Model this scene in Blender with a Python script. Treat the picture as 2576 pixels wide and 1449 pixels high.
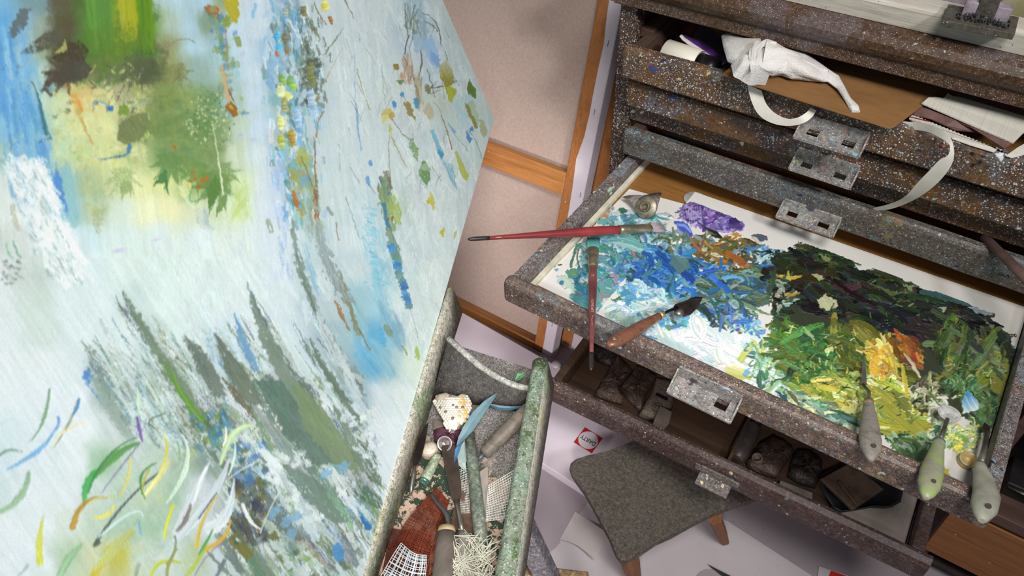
import bpy, bmesh, math, random
import numpy as np
from mathutils import Vector, Matrix

for o in list(bpy.data.objects): bpy.data.objects.remove(o)
random.seed(5)
SC = bpy.context.scene
COL = SC.collection

# ---------------------------------------------------------------- camera (phone photo, looking down at about 45 degrees)
CAM = np.array([0., 0., 1.5])
FPX, CX, CY = 1890.0, 1288.0, 724.5
ROT = np.array([[0.82208234, 0.56837099, -0.03369045], [0.3862035, -0.60012082, -0.70050115], [-0.41836287, 0.56285825, -0.71285559]])
cam_data = bpy.data.cameras.new('camera'); cam = bpy.data.objects.new('camera', cam_data); COL.objects.link(cam)
cam_data.sensor_width = 36; cam_data.lens = FPX / 2576 * 36; cam_data.clip_start = .02
cam_data.dof.use_dof = True; cam_data.dof.focus_distance = 1.12; cam_data.dof.aperture_fstop = 12
cam.matrix_world = Matrix(((ROT[0][0], -ROT[1][0], -ROT[2][0], CAM[0]), (ROT[0][1], -ROT[1][1], -ROT[2][1], CAM[1]), (ROT[0][2], -ROT[1][2], -ROT[2][2], CAM[2]), (0, 0, 0, 1)))
SC.camera = cam

# ---------------------------------------------------------------- world, ceiling lamp, added fill spots, exposure
w = bpy.data.worlds.new('studio'); SC.world = w; w.use_nodes = True
w.node_tree.nodes['Background'].inputs[0].default_value = (.86, .84, 1.0, 1); w.node_tree.nodes['Background'].inputs[1].default_value = .11
def lamp(name, kind, loc, target, energy, color, size, **kw):
    d = bpy.data.lights.new(name, kind); o = bpy.data.objects.new(name, d); COL.objects.link(o)
    d.energy = energy; d.color = color; o.location = loc
    o.rotation_euler = (Vector(target) - Vector(loc)).to_track_quat('-Z', 'Y').to_euler()
    if kind == 'AREA': d.size = size
    else: d.shadow_soft_size = size
    for k, v in kw.items(): setattr(d, k, v)
    return o
lamp('ceiling_lamp', 'AREA', (.40, -.12, 2.6), (-.05, .7, .5), 30, (1, .97, .93), .6)
lamp('floor_fill', 'SPOT', (.30, -.62, 1.70), (-.66, 1.0, .0), 44, (1, .955, .95), .10, spot_size=math.radians(44), spot_blend=1.0)  # added fill with no real source, brightens the floor and left side
lamp('linen_fill', 'SPOT', (-.05, -.75, .60), (-.95, 1.05, .20), 100, (1, .94, .94), .12, spot_size=math.radians(36), spot_blend=1.0)  # unseen fill added down low to lift the lower linen
lamp('painting_fill', 'SPOT', (1.15, -.10, 2.3), (-.86, 1.0, .62), 115, (.96, .985, 1.0), .14, spot_size=math.radians(46), spot_blend=1.0)  # made-up source, added to brighten the painting
SC.view_settings.view_transform = 'Standard'; SC.view_settings.look = 'None'; SC.view_settings.gamma = 1; SC.view_settings.use_curve_mapping = False
SC.view_settings.exposure = 0.30

# ---------------------------------------------------------------- measuring: a photo pixel's sight line meets a real plane
def ray(p):
    return ROT.T @ np.array([(p[0] - CX) / FPX, (p[1] - CY) / FPX, 1.])
def Z(px, py, z): d = ray((px, py)); return CAM + d * (z - CAM[2]) / d[2]
def Y(px, py, y): d = ray((px, py)); return CAM + d * (y - CAM[1]) / d[1]
def X(px, py, x): d = ray((px, py)); return CAM + d * (x - CAM[0]) / d[0]
def PL(px, py, q, n): d = ray((px, py)); q = np.array(q); n = np.array(n); return CAM + d * ((q - CAM) @ n) / (d @ n)
def project(P):
    q = (P - CAM) @ ROT.T; return q[:, 0] / q[:, 2] * FPX + CX, q[:, 1] / q[:, 2] * FPX + CY
def unit(v): v = np.array(v, float); return v / np.linalg.norm(v)
def lin(c):
    c = np.asarray(c, float); return np.where(c <= .04045, c / 12.92, ((c + .055) / 1.055) ** 2.4)
def rgb(c): r = lin(np.array(c) / 255); return (float(r[0]), float(r[1]), float(r[2]), 1)

# ---------------------------------------------------------------- mesh builder
class MB:
    def __init__(s): s.bm = bmesh.new()
    def vs(s, pts): return [s.bm.verts.new(tuple(float(t) for t in p)) for p in pts]
    def face(s, v, smooth=False):
        try: f = s.bm.faces.new(v); f.smooth = smooth; return f
        except ValueError: return None
    def box(s, x0, x1, y0, y1, z0, z1, bev=.0015, seg=2):
        return s.hexa([(x0, y0, z0), (x1, y0, z0), (x1, y1, z0), (x0, y1, z0), (x0, y0, z1), (x1, y0, z1), (x1, y1, z1), (x0, y1, z1)], bev, seg)
    def hexa(s, p, bev=.0015, seg=2):
        v = s.vs(p)
        fs = [s.face([v[i] for i in q]) for q in ((3, 2, 1, 0), (4, 5, 6, 7), (0, 1, 5, 4), (1, 2, 6, 5), (2, 3, 7, 6), (3, 0, 4, 7))]
        if bev:
            es = list({e for f in fs if f for e in f.edges}); bmesh.ops.bevel(s.bm, geom=es, offset=bev, segments=seg, profile=.5, affect='EDGES')
        return s
    def prism(s, pts, d, bev=0, smooth=False):
        """closed outline pts swept along vector d"""
        a = s.vs(pts); b = s.vs([np.array(p) + np.array(d) for p in pts]); n = len(pts)
        fs = [s.face(a[::-1]), s.face(b)] + [s.face([a[i], a[(i + 1) % n], b[(i + 1) % n], b[i]], smooth) for i in range(n)]
        if bev:
            es = list({e for f in fs[:2] if f for e in f.edges}); bmesh.ops.bevel(s.bm, geom=es, offset=bev, segments=2, profile=.5, affect='EDGES')
        return s
    def loft(s, rings, cap=True, smooth=True, closed=True):
        R = [s.vs(r) for r in rings]; n = len(R[0])
        for a, b in zip(R, R[1:]):
            for i in range(n if closed else n - 1): s.face([a[i], a[(i + 1) % n], b[(i + 1) % n], b[i]], smooth)
        if cap and closed: s.face(R[0][::-1], False); s.face(R[-1], False)
        return s
    def tube(s, pts, rad, seg=12, flat=None, up=(0, 0, 1), cap=True):
        """pts centre line; rad list or number; flat = height/width ratio of the section (1 = round)"""
        P = [np.array(p, float) for p in pts]; n = len(P)
        rad = [rad] * n if np.isscalar(rad) else rad; flat = [flat or 1] * n if flat is None or np.isscalar(flat) else flat
        rings = []
        for i in range(n):
            t = unit(P[min(i + 1, n - 1)] - P[max(i - 1, 0)]); sd = np.cross(t, up)
            if np.linalg.norm(sd) < 1e-4: sd = np.cross(t, (1, 0, 0))
            sd = unit(sd); u = np.cross(sd, t)
            rings.append([P[i] + sd * math.cos(a) * rad[i] + u * math.sin(a) * rad[i] * flat[i] for a in [2 * math.pi * k / seg for k in range(seg)]])
        return s.loft(rings, cap)
    def lathe(s, prof, c, ax=(0, 0, 1), seg=28, cap=True):
        ax = unit(ax); h = np.cross(ax, (1, 0, 0) if abs(ax[0]) < .8 else (0, 1, 0)); h = unit(h); g = np.cross(ax, h); c = np.array(c, float)
        rings = [[c + ax * z + (h * math.cos(2 * math.pi * k / seg) + g * math.sin(2 * math.pi * k / seg)) * max(r, 1e-5) for k in range(seg)] for r, z in prof]
        return s.loft(rings, cap)
    def ribbon(s, L, Rr, th=.0008, nrm=None):
        """strip between two edge lines, given thickness along nrm"""
        L = [np.array(p) for p in L]; Rr = [np.array(p) for p in Rr]; n = len(L); rings = []
        for i in range(n):
            t = L[min(i + 1, n - 1)] - L[max(i - 1, 0)]; a = unit(np.cross(t, Rr[i] - L[i])) if nrm is None else unit(nrm)
            rings.append([L[i], Rr[i], Rr[i] + a * th, L[i] + a * th])
        return s.loft(rings, True, False)
    def grid(s, F, nu, nv, smooth=True):
        V = [s.vs([F(i / (nu - 1), j / (nv - 1)) for i in range(nu)]) for j in range(nv)]
        for j in range(nv - 1):
            for i in range(nu - 1): s.face([V[j][i], V[j][i + 1], V[j + 1][i + 1], V[j + 1][i]], smooth)
        return s
    def sphere(s, c, r, sc=(1, 1, 1), seg=12):
        m = Matrix.Translation(tuple(float(t) for t in c)) @ Matrix.Diagonal((r * sc[0], r * sc[1], r * sc[2], 1))
        g = bmesh.ops.create_uvsphere(s.bm, u_segments=seg, v_segments=max(6, seg // 2 + 2), radius=1, matrix=m)
        for v in g['verts']:
            for f in v.link_faces: f.smooth = True
        return s
    def build(s, name, mat, parent=None, recalc=True):
        if recalc: bmesh.ops.recalc_face_normals(s.bm, faces=s.bm.faces[:])
        off = WLOC.get(parent.name) if parent else None
        if off is None:
            co = np.array([v.co[:] for v in s.bm.verts]); off = np.array([*(co.min(0) + co.max(0))[:2] / 2, co[:, 2].min()]); top = True
        else: top = False
        for v in s.bm.verts: v.co -= Vector(off)
        me = bpy.data.meshes.new(name); s.bm.to_mesh(me); s.bm.free()
        for m in (mat if isinstance(mat, list) else [mat]): me.materials.append(m)
        o = bpy.data.objects.new(name, me); COL.objects.link(o)
        if parent: o.parent = parent
        if top: o.location = off
        WLOC[o.name] = np.array(off)
        return o
WLOC = {}
def tag(o, label, cat, group=None):
    o['label'] = label; o['category'] = cat
    if group: o['group'] = group
    return o
def thing(name, label, cat, loc, group=None):
    o = bpy.data.objects.new(name, None); o.empty_display_size = .05; COL.objects.link(o)
    o.location = tuple(float(t) for t in loc); WLOC[o.name] = np.array(loc, float)
    return tag(o, label, cat, group)
def structure(o): o['kind'] = 'structure'; return o
def part(o, label): o['label'] = label; return o
def colour_mesh(name, V, F, C, mat, parent=None):
    off = WLOC[parent.name] if parent else V.mean(0)
    me = bpy.data.meshes.new(name); me.vertices.add(len(V)); me.vertices.foreach_set('co', (V - off).astype(np.float32).ravel())
    me.loops.add(F.size); me.loops.foreach_set('vertex_index', F.astype(np.int32).ravel())
    me.polygons.add(len(F)); me.polygons.foreach_set('loop_start', np.arange(0, F.size, 4, dtype=np.int32))
    me.polygons.foreach_set('use_smooth', np.ones(len(F), bool))
    me.update(calc_edges=True)
    a = me.color_attributes.new('Col', 'FLOAT_COLOR', 'POINT'); a.data.foreach_set('color', np.concatenate([C, np.ones((len(C), 1))], 1).astype(np.float32).ravel())
    me.materials.append(mat); o = bpy.data.objects.new(name, me); COL.objects.link(o)
    if parent: o.parent = parent
    else: o.location = off
    WLOC[o.name] = np.array(off); return o
def lettering(txt, origin, xa, ya, size, mat, parent, name='lettering', wid=None, lift=.0004):
    cu = bpy.data.curves.new('t', 'FONT'); cu.body = txt; cu.size = 1; cu.extrude = 0; cu.offset = .012
    o = bpy.data.objects.new('t', cu); COL.objects.link(o)
    dg = bpy.context.evaluated_depsgraph_get(); me = o.evaluated_get(dg).to_mesh()
    co = np.array([v.co[:] for v in me.vertices]); fs = [list(p.vertices) for p in me.polygons]
    o.evaluated_get(dg).to_mesh_clear(); bpy.data.objects.remove(o)
    mn, mx = co.min(0), co.max(0); k = size / (mx[1] - mn[1]); kx = (wid / (mx[0] - mn[0])) if wid else k
    xa = unit(xa); ya = unit(ya); n = unit(np.cross(xa, ya)); c = (mn + mx) / 2
    b = MB(); V = b.vs([np.array(origin) + xa * (p[0] - c[0]) * kx + ya * (p[1] - c[1]) * k + n * lift for p in co])
    for f in fs: b.face([V[i] for i in f])
    return b.build(name, mat, parent, recalc=False)

# ---------------------------------------------------------------- procedural materials
class Mat:
    def __init__(s, name, rough=.6, metal=0., spec=.4, seed=0.):
        s.m = bpy.data.materials.new(name); s.m.use_nodes = True; s.t = s.m.node_tree; s.n = s.t.nodes; s.b = s.n['Principled BSDF']
        s.b.inputs['Roughness'].default_value = rough; s.b.inputs['Metallic'].default_value = metal; s.b.inputs['Specular IOR Level'].default_value = spec
        tc = s.n.new('ShaderNodeTexCoord'); mp = s.n.new('ShaderNodeMapping'); s.t.links.new(tc.outputs['Object'], mp.inputs[0])
        mp.inputs['Location'].default_value = (seed * 1.7 + .13, seed * .9 + .31, seed * 2.3 + .07); s.v = mp.outputs[0]
    def link(s, a, b): s.t.links.new(a, b)
    def put(s, inp, v):
        if isinstance(v, tuple) and len(v) == 3: v = rgb(v)
        if hasattr(v, 'is_linked'): s.link(v, inp)
        else: inp.default_value = v
    def vec(s, sc, rot=(0, 0, 0)):
        mp = s.n.new('ShaderNodeMapping'); s.link(s.v, mp.inputs[0]); mp.inputs['Scale'].default_value = sc; mp.inputs['Rotation'].default_value = rot; return mp.outputs[0]
    def noise(s, scale, detail=3, rough=.55, v=None, dist=0):
        k = s.n.new('ShaderNodeTexNoise'); s.link(v or s.v, k.inputs['Vector']); k.inputs['Scale'].default_value = scale; k.inputs['Detail'].default_value = detail; k.inputs['Roughness'].default_value = rough; k.inputs['Distortion'].default_value = dist; return k.outputs[0]
    def voro(s, scale, v=None, warp=.0):
        k = s.n.new('ShaderNodeTexVoronoi'); k.inputs['Scale'].default_value = scale
        if warp:
            nz = s.n.new('ShaderNodeTexNoise'); s.link(v or s.v, nz.inputs['Vector']); nz.inputs['Scale'].default_value = scale * 1.6; nz.inputs['Detail'].default_value = 2
            mx = s.n.new('ShaderNodeVectorMath'); mx.operation = 'MULTIPLY_ADD'; s.link(nz.outputs['Color'], mx.inputs[0]); mx.inputs[1].default_value = (warp / scale,) * 3; s.link(v or s.v, mx.inputs[2]); s.link(mx.outputs[0], k.inputs['Vector'])
        else: s.link(v or s.v, k.inputs['Vector'])
        return k.outputs['Distance'], k.outputs['Color']
    def sep(s, c):
        k = s.n.new('ShaderNodeSeparateColor'); s.link(c, k.inputs[0]); return k.outputs
    def ramp(s, f, stops, const=False):
        k = s.n.new('ShaderNodeValToRGB'); s.link(f, k.inputs[0]); e = k.color_ramp.elements
        if const: k.color_ramp.interpolation = 'CONSTANT'
        while len(e) < len(stops): e.new(.5)
        for q, (p, c) in zip(e, stops): q.position = p; q.color = rgb(c)
        return k.outputs[0]
    def rng(s, f, a, b, c=0., d=1.):
        k = s.n.new('ShaderNodeMapRange'); s.put(k.inputs[0], f); k.inputs[1].default_value = a; k.inputs[2].default_value = b; k.inputs[3].default_value = c; k.inputs[4].default_value = d; return k.outputs[0]
    def math(s, op, a, b):
        k = s.n.new('ShaderNodeMath'); k.operation = op; s.put(k.inputs[0], a); s.put(k.inputs[1], b); return k.outputs[0]
    def mix(s, f, a, b, mode='MIX'):
        k = s.n.new('ShaderNodeMix'); k.data_type = 'RGBA'; k.blend_type = mode; s.put(k.inputs[0], f); s.put(k.inputs[6], a); s.put(k.inputs[7], b); return k.outputs[2]
    def color(s, c): s.put(s.b.inputs['Base Color'], c); return s
    def bump(s, h, dist=.001, strength=.5):
        k = s.n.new('ShaderNodeBump'); k.inputs['Distance'].default_value = dist; k.inputs['Strength'].default_value = strength; s.link(h, k.inputs['Height']); s.link(k.outputs[0], s.b.inputs['Normal']); return s
    def dots(s, c, scale, r, amount, cols, warp=.5, v=None, clump=None):
        d, q = s.voro(scale, v, warp); o = s.sep(q)
        rad = s.math('MULTIPLY', s.rng(o[2], 0, 1, .35, 1.), r)
        m = s.math('MULTIPLY', s.rng(s.math('SUBTRACT', rad, d), -.03, .05), s.math('LESS_THAN', o[1], amount))
        if clump: m = s.math('MULTIPLY', m, s.rng(s.noise(clump[0], 2), clump[1], clump[1] + .1))
        return s.mix(m, c, s.ramp(o[0], [(k / len(cols), cc) for k, cc in enumerate(cols)], True)), m
    def patch(s, c, scale, thr, col, alpha=1., v=None, soft=.04, detail=5):
        f = s.rng(s.noise(scale, detail, .62, v), thr, thr + soft, 0, alpha); return s.mix(f, c, col)
def plain(name, c, rough=.6, metal=0., var=.12, seed=0., spec=.4, sc=40, bump=0.):
    m = Mat(name, rough, metal, spec, seed); c = np.array(c, float)
    n = m.noise(sc, 4); m.color(m.ramp(n, [(.3, tuple(np.clip(c * (1 - var), 0, 255))), (.7, tuple(np.clip(c * (1 + var), 0, 255)))]))
    if bump: m.bump(m.noise(sc * 6, 4), .001, bump)
    return m.m
def spatter(name, base, dots=(), patches=(), rough=.6, seed=0., bump=.35, grain=None, spec=.35, scale=14, tone=1.):
    m = Mat(name, rough, 0, spec, seed)
    c = m.ramp(m.noise(scale, 6, .65), [(.25 + .5 * k / max(1, len(base) - 1), b) for k, b in enumerate(base)])
    if grain:
        g = m.noise(60, 4, .6, m.vec(grain)); c = m.mix(m.rng(g, .35, .65, 0, .5), c, tuple(np.array(base[0]) * .6))
    hs = None
    for p in patches: c = m.patch(c, *p)
    mo = m.noise(150, 7, .78); c = m.mix(m.rng(mo, .36, .52, .62, 0), c, tuple(np.array(base[0]) * .42)); c = m.mix(m.rng(mo, .53, .66, 0, .5), c, tuple(np.clip(np.array(base[-1]) * 1.55 + 14, 0, 255)))
    for d in dots:
        c, k = m.dots(c, *d); hs = k if hs is None else m.math('MAXIMUM', hs, k)
    m.color(m.mix(1., c, (int(255 * tone ** .4545),) * 3, 'MULTIPLY') if tone < 1 else c); h = m.noise(300, 4)
    if hs is not None: h = m.math('ADD', m.math('MULTIPLY', h, .35), hs)
    m.bump(h, .0012, bump); return m.m
def wood(name, cs, axis='x', rough=.5, seed=0., specks=None, sc=1., spec=.35):
    m = Mat(name, rough, 0, spec, seed); k = {'x': (1.2, 30, 30), 'y': (30, 1.2, 30), 'z': (30, 30, 1.2)}[axis]
    v = m.vec(tuple(t * sc for t in k)); f = m.noise(2.2, 5, .6, v, .4); g = m.noise(14, 3, .6, v)
    c = m.ramp(f, [(.28 + .44 * i / (len(cs) - 1), q) for i, q in enumerate(cs)])
    c = m.mix(m.rng(g, .45, .7, 0, .35), c, tuple(np.array(cs[0]) * .7)); c = m.patch(c, 9, .62, tuple(np.array(cs[0]) * .75), .35, None, .2)
    if specks:
        for d in specks: c, _ = m.dots(c, *d)
    m.color(c); m.bump(g, .0008, .25); return m.m
def vcol(name, rough=.45, bump=.25, spec=.35, sc=900, cov=None):
    m = Mat(name, rough, 0, spec); a = m.n.new('ShaderNodeVertexColor'); a.layer_name = 'Col'; m.color(a.outputs[0])
    m.bump(m.noise(sc, 3), .0006, bump); return m.m

CANVAS_K, PAINT_K = .87, .82
# ---------------------------------------------------------------- paint: a numpy painter whose strokes become vertex colours
class Paint:
    def __init__(s, x0, y0, x1, y1, seed=1, res=1.0):
        s.x0, s.y0, s.res = x0, y0, res
        s.W, s.H = int((x1 - x0) * res), int((y1 - y0) * res)
        s.rng = np.random.default_rng(seed)
        s.img = np.ones((s.H, s.W, 3), np.float32) * 0.9
        s.hgt = np.zeros((s.H, s.W), np.float32); s.mask = np.zeros((s.H, s.W), np.float32)
        s.tab = s.rng.random((256, 256)).astype(np.float32)
        s.X, s.Y = np.meshgrid((np.arange(s.W) + .5) / res + x0, (np.arange(s.H) + .5) / res + y0)
        s.X = s.X.astype(np.float32); s.Y = s.Y.astype(np.float32)
    def noise(s, u, v):
        iu = np.floor(u).astype(np.int32); iv = np.floor(v).astype(np.int32)
        fu = u - iu; fv = v - iv
        fu = fu * fu * (3 - 2 * fu); fv = fv * fv * (3 - 2 * fv)
        a = s.tab[iv & 255, iu & 255]; b = s.tab[iv & 255, (iu + 1) & 255]
        c = s.tab[(iv + 1) & 255, iu & 255]; d = s.tab[(iv + 1) & 255, (iu + 1) & 255]
        return (a * (1 - fu) + b * fu) * (1 - fv) + (c * (1 - fu) + d * fu) * fv
    def aniso(s, X, Y, ang, lu, lv, off=0.0, octv=2):
        ca, sa = math.cos(math.radians(ang)), math.sin(math.radians(ang))
        u = (X * ca + Y * sa); v = (-X * sa + Y * ca)
        r = 0; amp = 1; tot = 0
        for o in range(octv):
            r = r + amp * s.noise(u / lu * 2 ** o + off + 37.7 * o, v / lv * 2 ** o + off * 1.7 + 11.3 * o); tot += amp; amp *= .6
        return r / tot
    def base(s, pts, p=3.0):
        # smooth colour field through control points (coarse inverse-distance, then upsampled)
        st = 12
        ys = np.arange(0, s.H + st, st); xs = np.arange(0, s.W + st, st)
        GX, GY = np.meshgrid(xs / s.res + s.x0, ys / s.res + s.y0)
        num = np.zeros(GX.shape + (3,)); den = np.zeros(GX.shape)
        for x, y, c in pts:
            w = 1 / (((GX - x) ** 2 + (GY - y) ** 2) + 300.0) ** (p / 2)
            num += w[..., None] * np.array(c, float) / 255; den += w
        g = num / den[..., None]
        u = (s.X - s.x0) * s.res / st; v = (s.Y - s.y0) * s.res / st
        # wobble the lookup so colour borders are painterly
        u = u + (s.aniso(s.X, s.Y, 0, 46, 60, 3.1) - .5) * 2.2; v = v + (s.aniso(s.X, s.Y, 0, 60, 46, 8.1) - .5) * 2.2
        u = np.clip(u, 0, g.shape[1] - 1.001); v = np.clip(v, 0, g.shape[0] - 1.001)
        iu = u.astype(int); iv = v.astype(int); fu = (u - iu)[..., None]; fv = (v - iv)[..., None]
        s.img[:] = (g[iv, iu] * (1 - fu) + g[iv, iu + 1] * fu) * (1 - fv) + (g[iv + 1, iu] * (1 - fu) + g[iv + 1, iu + 1] * fu) * fv
    def box(s, xa, ya, xb, yb):
        i0 = max(0, int((xa - s.x0) * s.res)); i1 = min(s.W, int((xb - s.x0) * s.res) + 2)
        j0 = max(0, int((ya - s.y0) * s.res)); j1 = min(s.H, int((yb - s.y0) * s.res) + 2)
        return (slice(j0, j1), slice(i0, i1)) if i1 > i0 and j1 > j0 else None
    def lay(s, sl, a, col, h=0.0):
        a = a.astype(np.float32)
        s.img[sl] += (col - s.img[sl]) * a[..., None]
        s.mask[sl] = np.maximum(s.mask[sl], a)
        if h: s.hgt[sl] = np.maximum(s.hgt[sl] * (1 - .55 * a), h * a + s.hgt[sl] * (1 - .75 * a))
    def stroke(s, pts, w, col, alpha=1.0, dry=0.0, rough=.35, col2=None, soft=1.2, h=0.0, bristle=.10, grain=0.0):
        """pts polyline; w width or (w0,wmid,w1); col sRGB 0-255; dry 0..1 breaks the paint up along the stroke"""
        P = np.array(pts, float)
        if len(P) == 3:       # smooth quadratic
            t = np.linspace(0, 1, 9)[:, None]
            c = 2 * P[1] - .5 * (P[0] + P[2])
            P = (1 - t) ** 2 * P[0] + 2 * t * (1 - t) * c + t ** 2 * P[2]
        w0, wm, w1 = (w, w, w) if np.isscalar(w) else w
        m = max(w0, wm, w1) + 4
        sl = s.box(P[:, 0].min() - m, P[:, 1].min() - m, P[:, 0].max() + m, P[:, 1].max() + m)
        if sl is None: return
        X, Y = s.X[sl], s.Y[sl]
        best = np.full(X.shape, 1e9, np.float32); T = np.zeros_like(X); S = np.zeros_like(X)
        seg = np.diff(P, axis=0); ln = np.hypot(seg[:, 0], seg[:, 1]); tot = ln.sum() + 1e-6; acc = 0
        for k in range(len(seg)):
            dx, dy = seg[k] / (ln[k] + 1e-9)
            rx, ry = X - P[k, 0], Y - P[k, 1]
            t = np.clip(rx * dx + ry * dy, 0, ln[k])
            d = np.hypot(rx - t * dx, ry - t * dy)
            mk = d < best
            best = np.where(mk, d, best); T = np.where(mk, (acc + t) / tot, T); S = np.where(mk, -rx * dy + ry * dx, S)
            acc += ln[k]
        o = float(s.rng.random() * 90)
        wid = np.where(T < .5, w0 + (wm - w0) * T * 2, wm + (w1 - wm) * (T * 2 - 1)) * .5
        nz = s.noise(T * tot / 9 + o, S / 5 + o * 2)
        edge = wid * (1 + rough * (nz - .5) * 2) - best
        a = np.clip(edge / soft + .5, 0, 1)
        br = s.noise(S / 1.7 + o, T * tot / 70 + o * 3)
        if dry > 0:
            q = s.noise(S / 2.4 + o * 5, T * tot / 28 + o) * .65 + s.noise(X / 2.6 + o, Y / 2.6) * .35
            a = a * np.clip((q - dry) / .10 + .5, 0, 1)
        if grain > 0:
            a = a * np.clip((s.noise(X / 1.6 + o, Y / 1.6 + o) - grain) / .18 + .5, 0, 1)
        c = np.array(col, np.float32) / 255
        C = c if col2 is None else c + (np.array(col2, np.float32) / 255 - c) * (s.noise(S / 3.1 + o * 7, T * tot / 50) * .5 + T * .5)[..., None]
        C = C * (1 + bristle * 2 * (br - .5))[..., None]
        s.lay(sl, a * alpha, C, h * 1.0)
        if h: s.hgt[sl] += (a * h * .6 * (br - .5)).astype(np.float32)
    def blob(s, x, y, rx, ry, ang, col, alpha=1.0, rough=.35, soft=1.5, col2=None, h=0.0, grain=0.0, nsc=.45):
        r = max(rx, ry) * 1.5 + 3
        sl = s.box(x - r, y - r, x + r, y + r)
        if sl is None: return
        X, Y = s.X[sl], s.Y[sl]
        ca, sa = math.cos(math.radians(ang)), math.sin(math.radians(ang))
        u = ((X - x) * ca + (Y - y) * sa) / rx; v = (-(X - x) * sa + (Y - y) * ca) / ry
        o = float(s.rng.random() * 90); mn = min(rx, ry)
        nz = s.noise(X / (mn * nsc + 1) + o, Y / (mn * nsc + 1) + o) * .6 + s.noise(X / 3.1 + o, Y / 3.1) * .4
        d = 1 + rough * (nz - .5) * 2 - np.hypot(u, v)
        a = np.clip(d * mn / soft + .5, 0, 1)
        if grain > 0:
            a = a * np.clip((s.noise(X / 1.7 + o, Y / 1.7 + o * 2) - grain) / .18 + .5, 0, 1)
        c = np.array(col, np.float32) / 255
        br = s.noise(v * ry / 2.2 + o, u * rx / 22 + o)
        C = c if col2 is None else c + (np.array(col2, np.float32) / 255 - c) * np.clip(u * .5 + .5 + (br - .5), 0, 1)[..., None]
        C = C * (1 + .16 * (br - .5))[..., None]
        s.lay(sl, a * alpha, C, h)
        if h: s.hgt[sl] += (a * h * .5 * (br - .5)).astype(np.float32)
    def poly(s, pts, col, alpha=1.0, soft=1.2, rough=1.5, col2=None, dirv=None, h=0.0, dry=0.0, ang=60, grain=0.0):
        P = np.array(pts, float)
        sl = s.box(P[:, 0].min() - 5, P[:, 1].min() - 5, P[:, 0].max() + 5, P[:, 1].max() + 5)
        if sl is None: return
        X, Y = s.X[sl], s.Y[sl]; o = float(s.rng.random() * 90)
        if rough:
            X = X + (s.noise(s.X[sl] / 6 + o, s.Y[sl] / 6) - .5) * 2 * rough; Y = Y + (s.noise(s.X[sl] / 6, s.Y[sl] / 6 + o) - .5) * 2 * rough
        ins = np.zeros(X.shape, bool); dd = np.full(X.shape, 1e9, np.float32); n = len(P)
        for k in range(n):
            ax, ay = P[k]; bx, by = P[(k + 1) % n]
            if ay != by:
                cr = ((ay > Y) != (by > Y)) & (X < (bx - ax) * (Y - ay) / (by - ay) + ax)
                ins ^= cr
            L = math.hypot(bx - ax, by - ay) + 1e-9; dx, dy = (bx - ax) / L, (by - ay) / L
            t = np.clip((X - ax) * dx + (Y - ay) * dy, 0, L)
            dd = np.minimum(dd, np.hypot(X - ax - t * dx, Y - ay - t * dy))
        a = np.clip(np.where(ins, dd, -dd) / soft + .5, 0, 1)
        st = s.aniso(s.X[sl], s.Y[sl], ang, 40, 3.2, o)
        if dry > 0: a = a * np.clip((st * .7 + .3 * s.noise(s.X[sl] / 2.2 + o, s.Y[sl] / 2.2) - dry) / .1 + .5, 0, 1)
        if grain > 0: a = a * np.clip((s.noise(s.X[sl] / 1.7 + o, s.Y[sl] / 1.7 + o * 2) - grain) / .18 + .5, 0, 1)
        c = np.array(col, np.float32) / 255
        if col2 is not None:
            v0 = np.array(dirv[0], float); v1 = np.array(dirv[1], float); dv = v1 - v0
            t = np.clip(((s.X[sl] - v0[0]) * dv[0] + (s.Y[sl] - v0[1]) * dv[1]) / (dv @ dv) + (st - .5) * .5, 0, 1)
            c = c + (np.array(col2, np.float32) / 255 - c) * t[..., None]
        C = c * (1 + .14 * (st - .5))[..., None]
        s.lay(sl, a * alpha, C, h)
        if h: s.hgt[sl] += (a * h * .5 * (st - .5)).astype(np.float32)
    def inside(s, P, x, y):
        r = False; n = len(P)
        for k in range(n):
            ax, ay = P[k]; bx, by = P[(k + 1) % n]
            if (ay > y) != (by > y) and x < (bx - ax) * (y - ay) / (by - ay) + ax: r = not r
        return r
    def scatter(s, P, n, fn):
        P = np.array(P, float); lo = P.min(0); hi = P.max(0); k = 0; tries = 0
        while k < n and tries < n * 30:
            tries += 1
            x, y = lo + (hi - lo) * s.rng.random(2)
            if s.inside(P, x, y): fn(x, y); k += 1
    def pick(s, cols, jit=10):
        c = np.array(cols[int(s.rng.integers(len(cols)))], float)
        return np.clip(c + s.rng.normal(0, jit, 3) * .6 + s.rng.normal(0, jit) * .6, 3, 252)
    def sample(s, px, py):
        u = (px - s.x0) * s.res - .5; v = (py - s.y0) * s.res - .5
        # mirror past the borders
        u = np.abs(u); u = np.where(u > s.W - 1, 2 * (s.W - 1) - u, u); u = np.clip(u, 0, s.W - 1.01)
        v = np.abs(v); v = np.where(v > s.H - 1, 2 * (s.H - 1) - v, v); v = np.clip(v, 0, s.H - 1.01)
        iu = u.astype(int); iv = v.astype(int); fu = (u - iu); fv = (v - iv)
        def bl(A, fu, fv): return (A[iv, iu] * (1 - fu) + A[iv, iu + 1] * fu) * (1 - fv) + (A[iv + 1, iu] * (1 - fu) + A[iv + 1, iu + 1] * fu) * fv
        return np.clip(bl(s.img, fu[:, None], fv[:, None]), 0, 1), bl(s.hgt, fu, fv), bl(s.mask, fu, fv)
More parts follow.
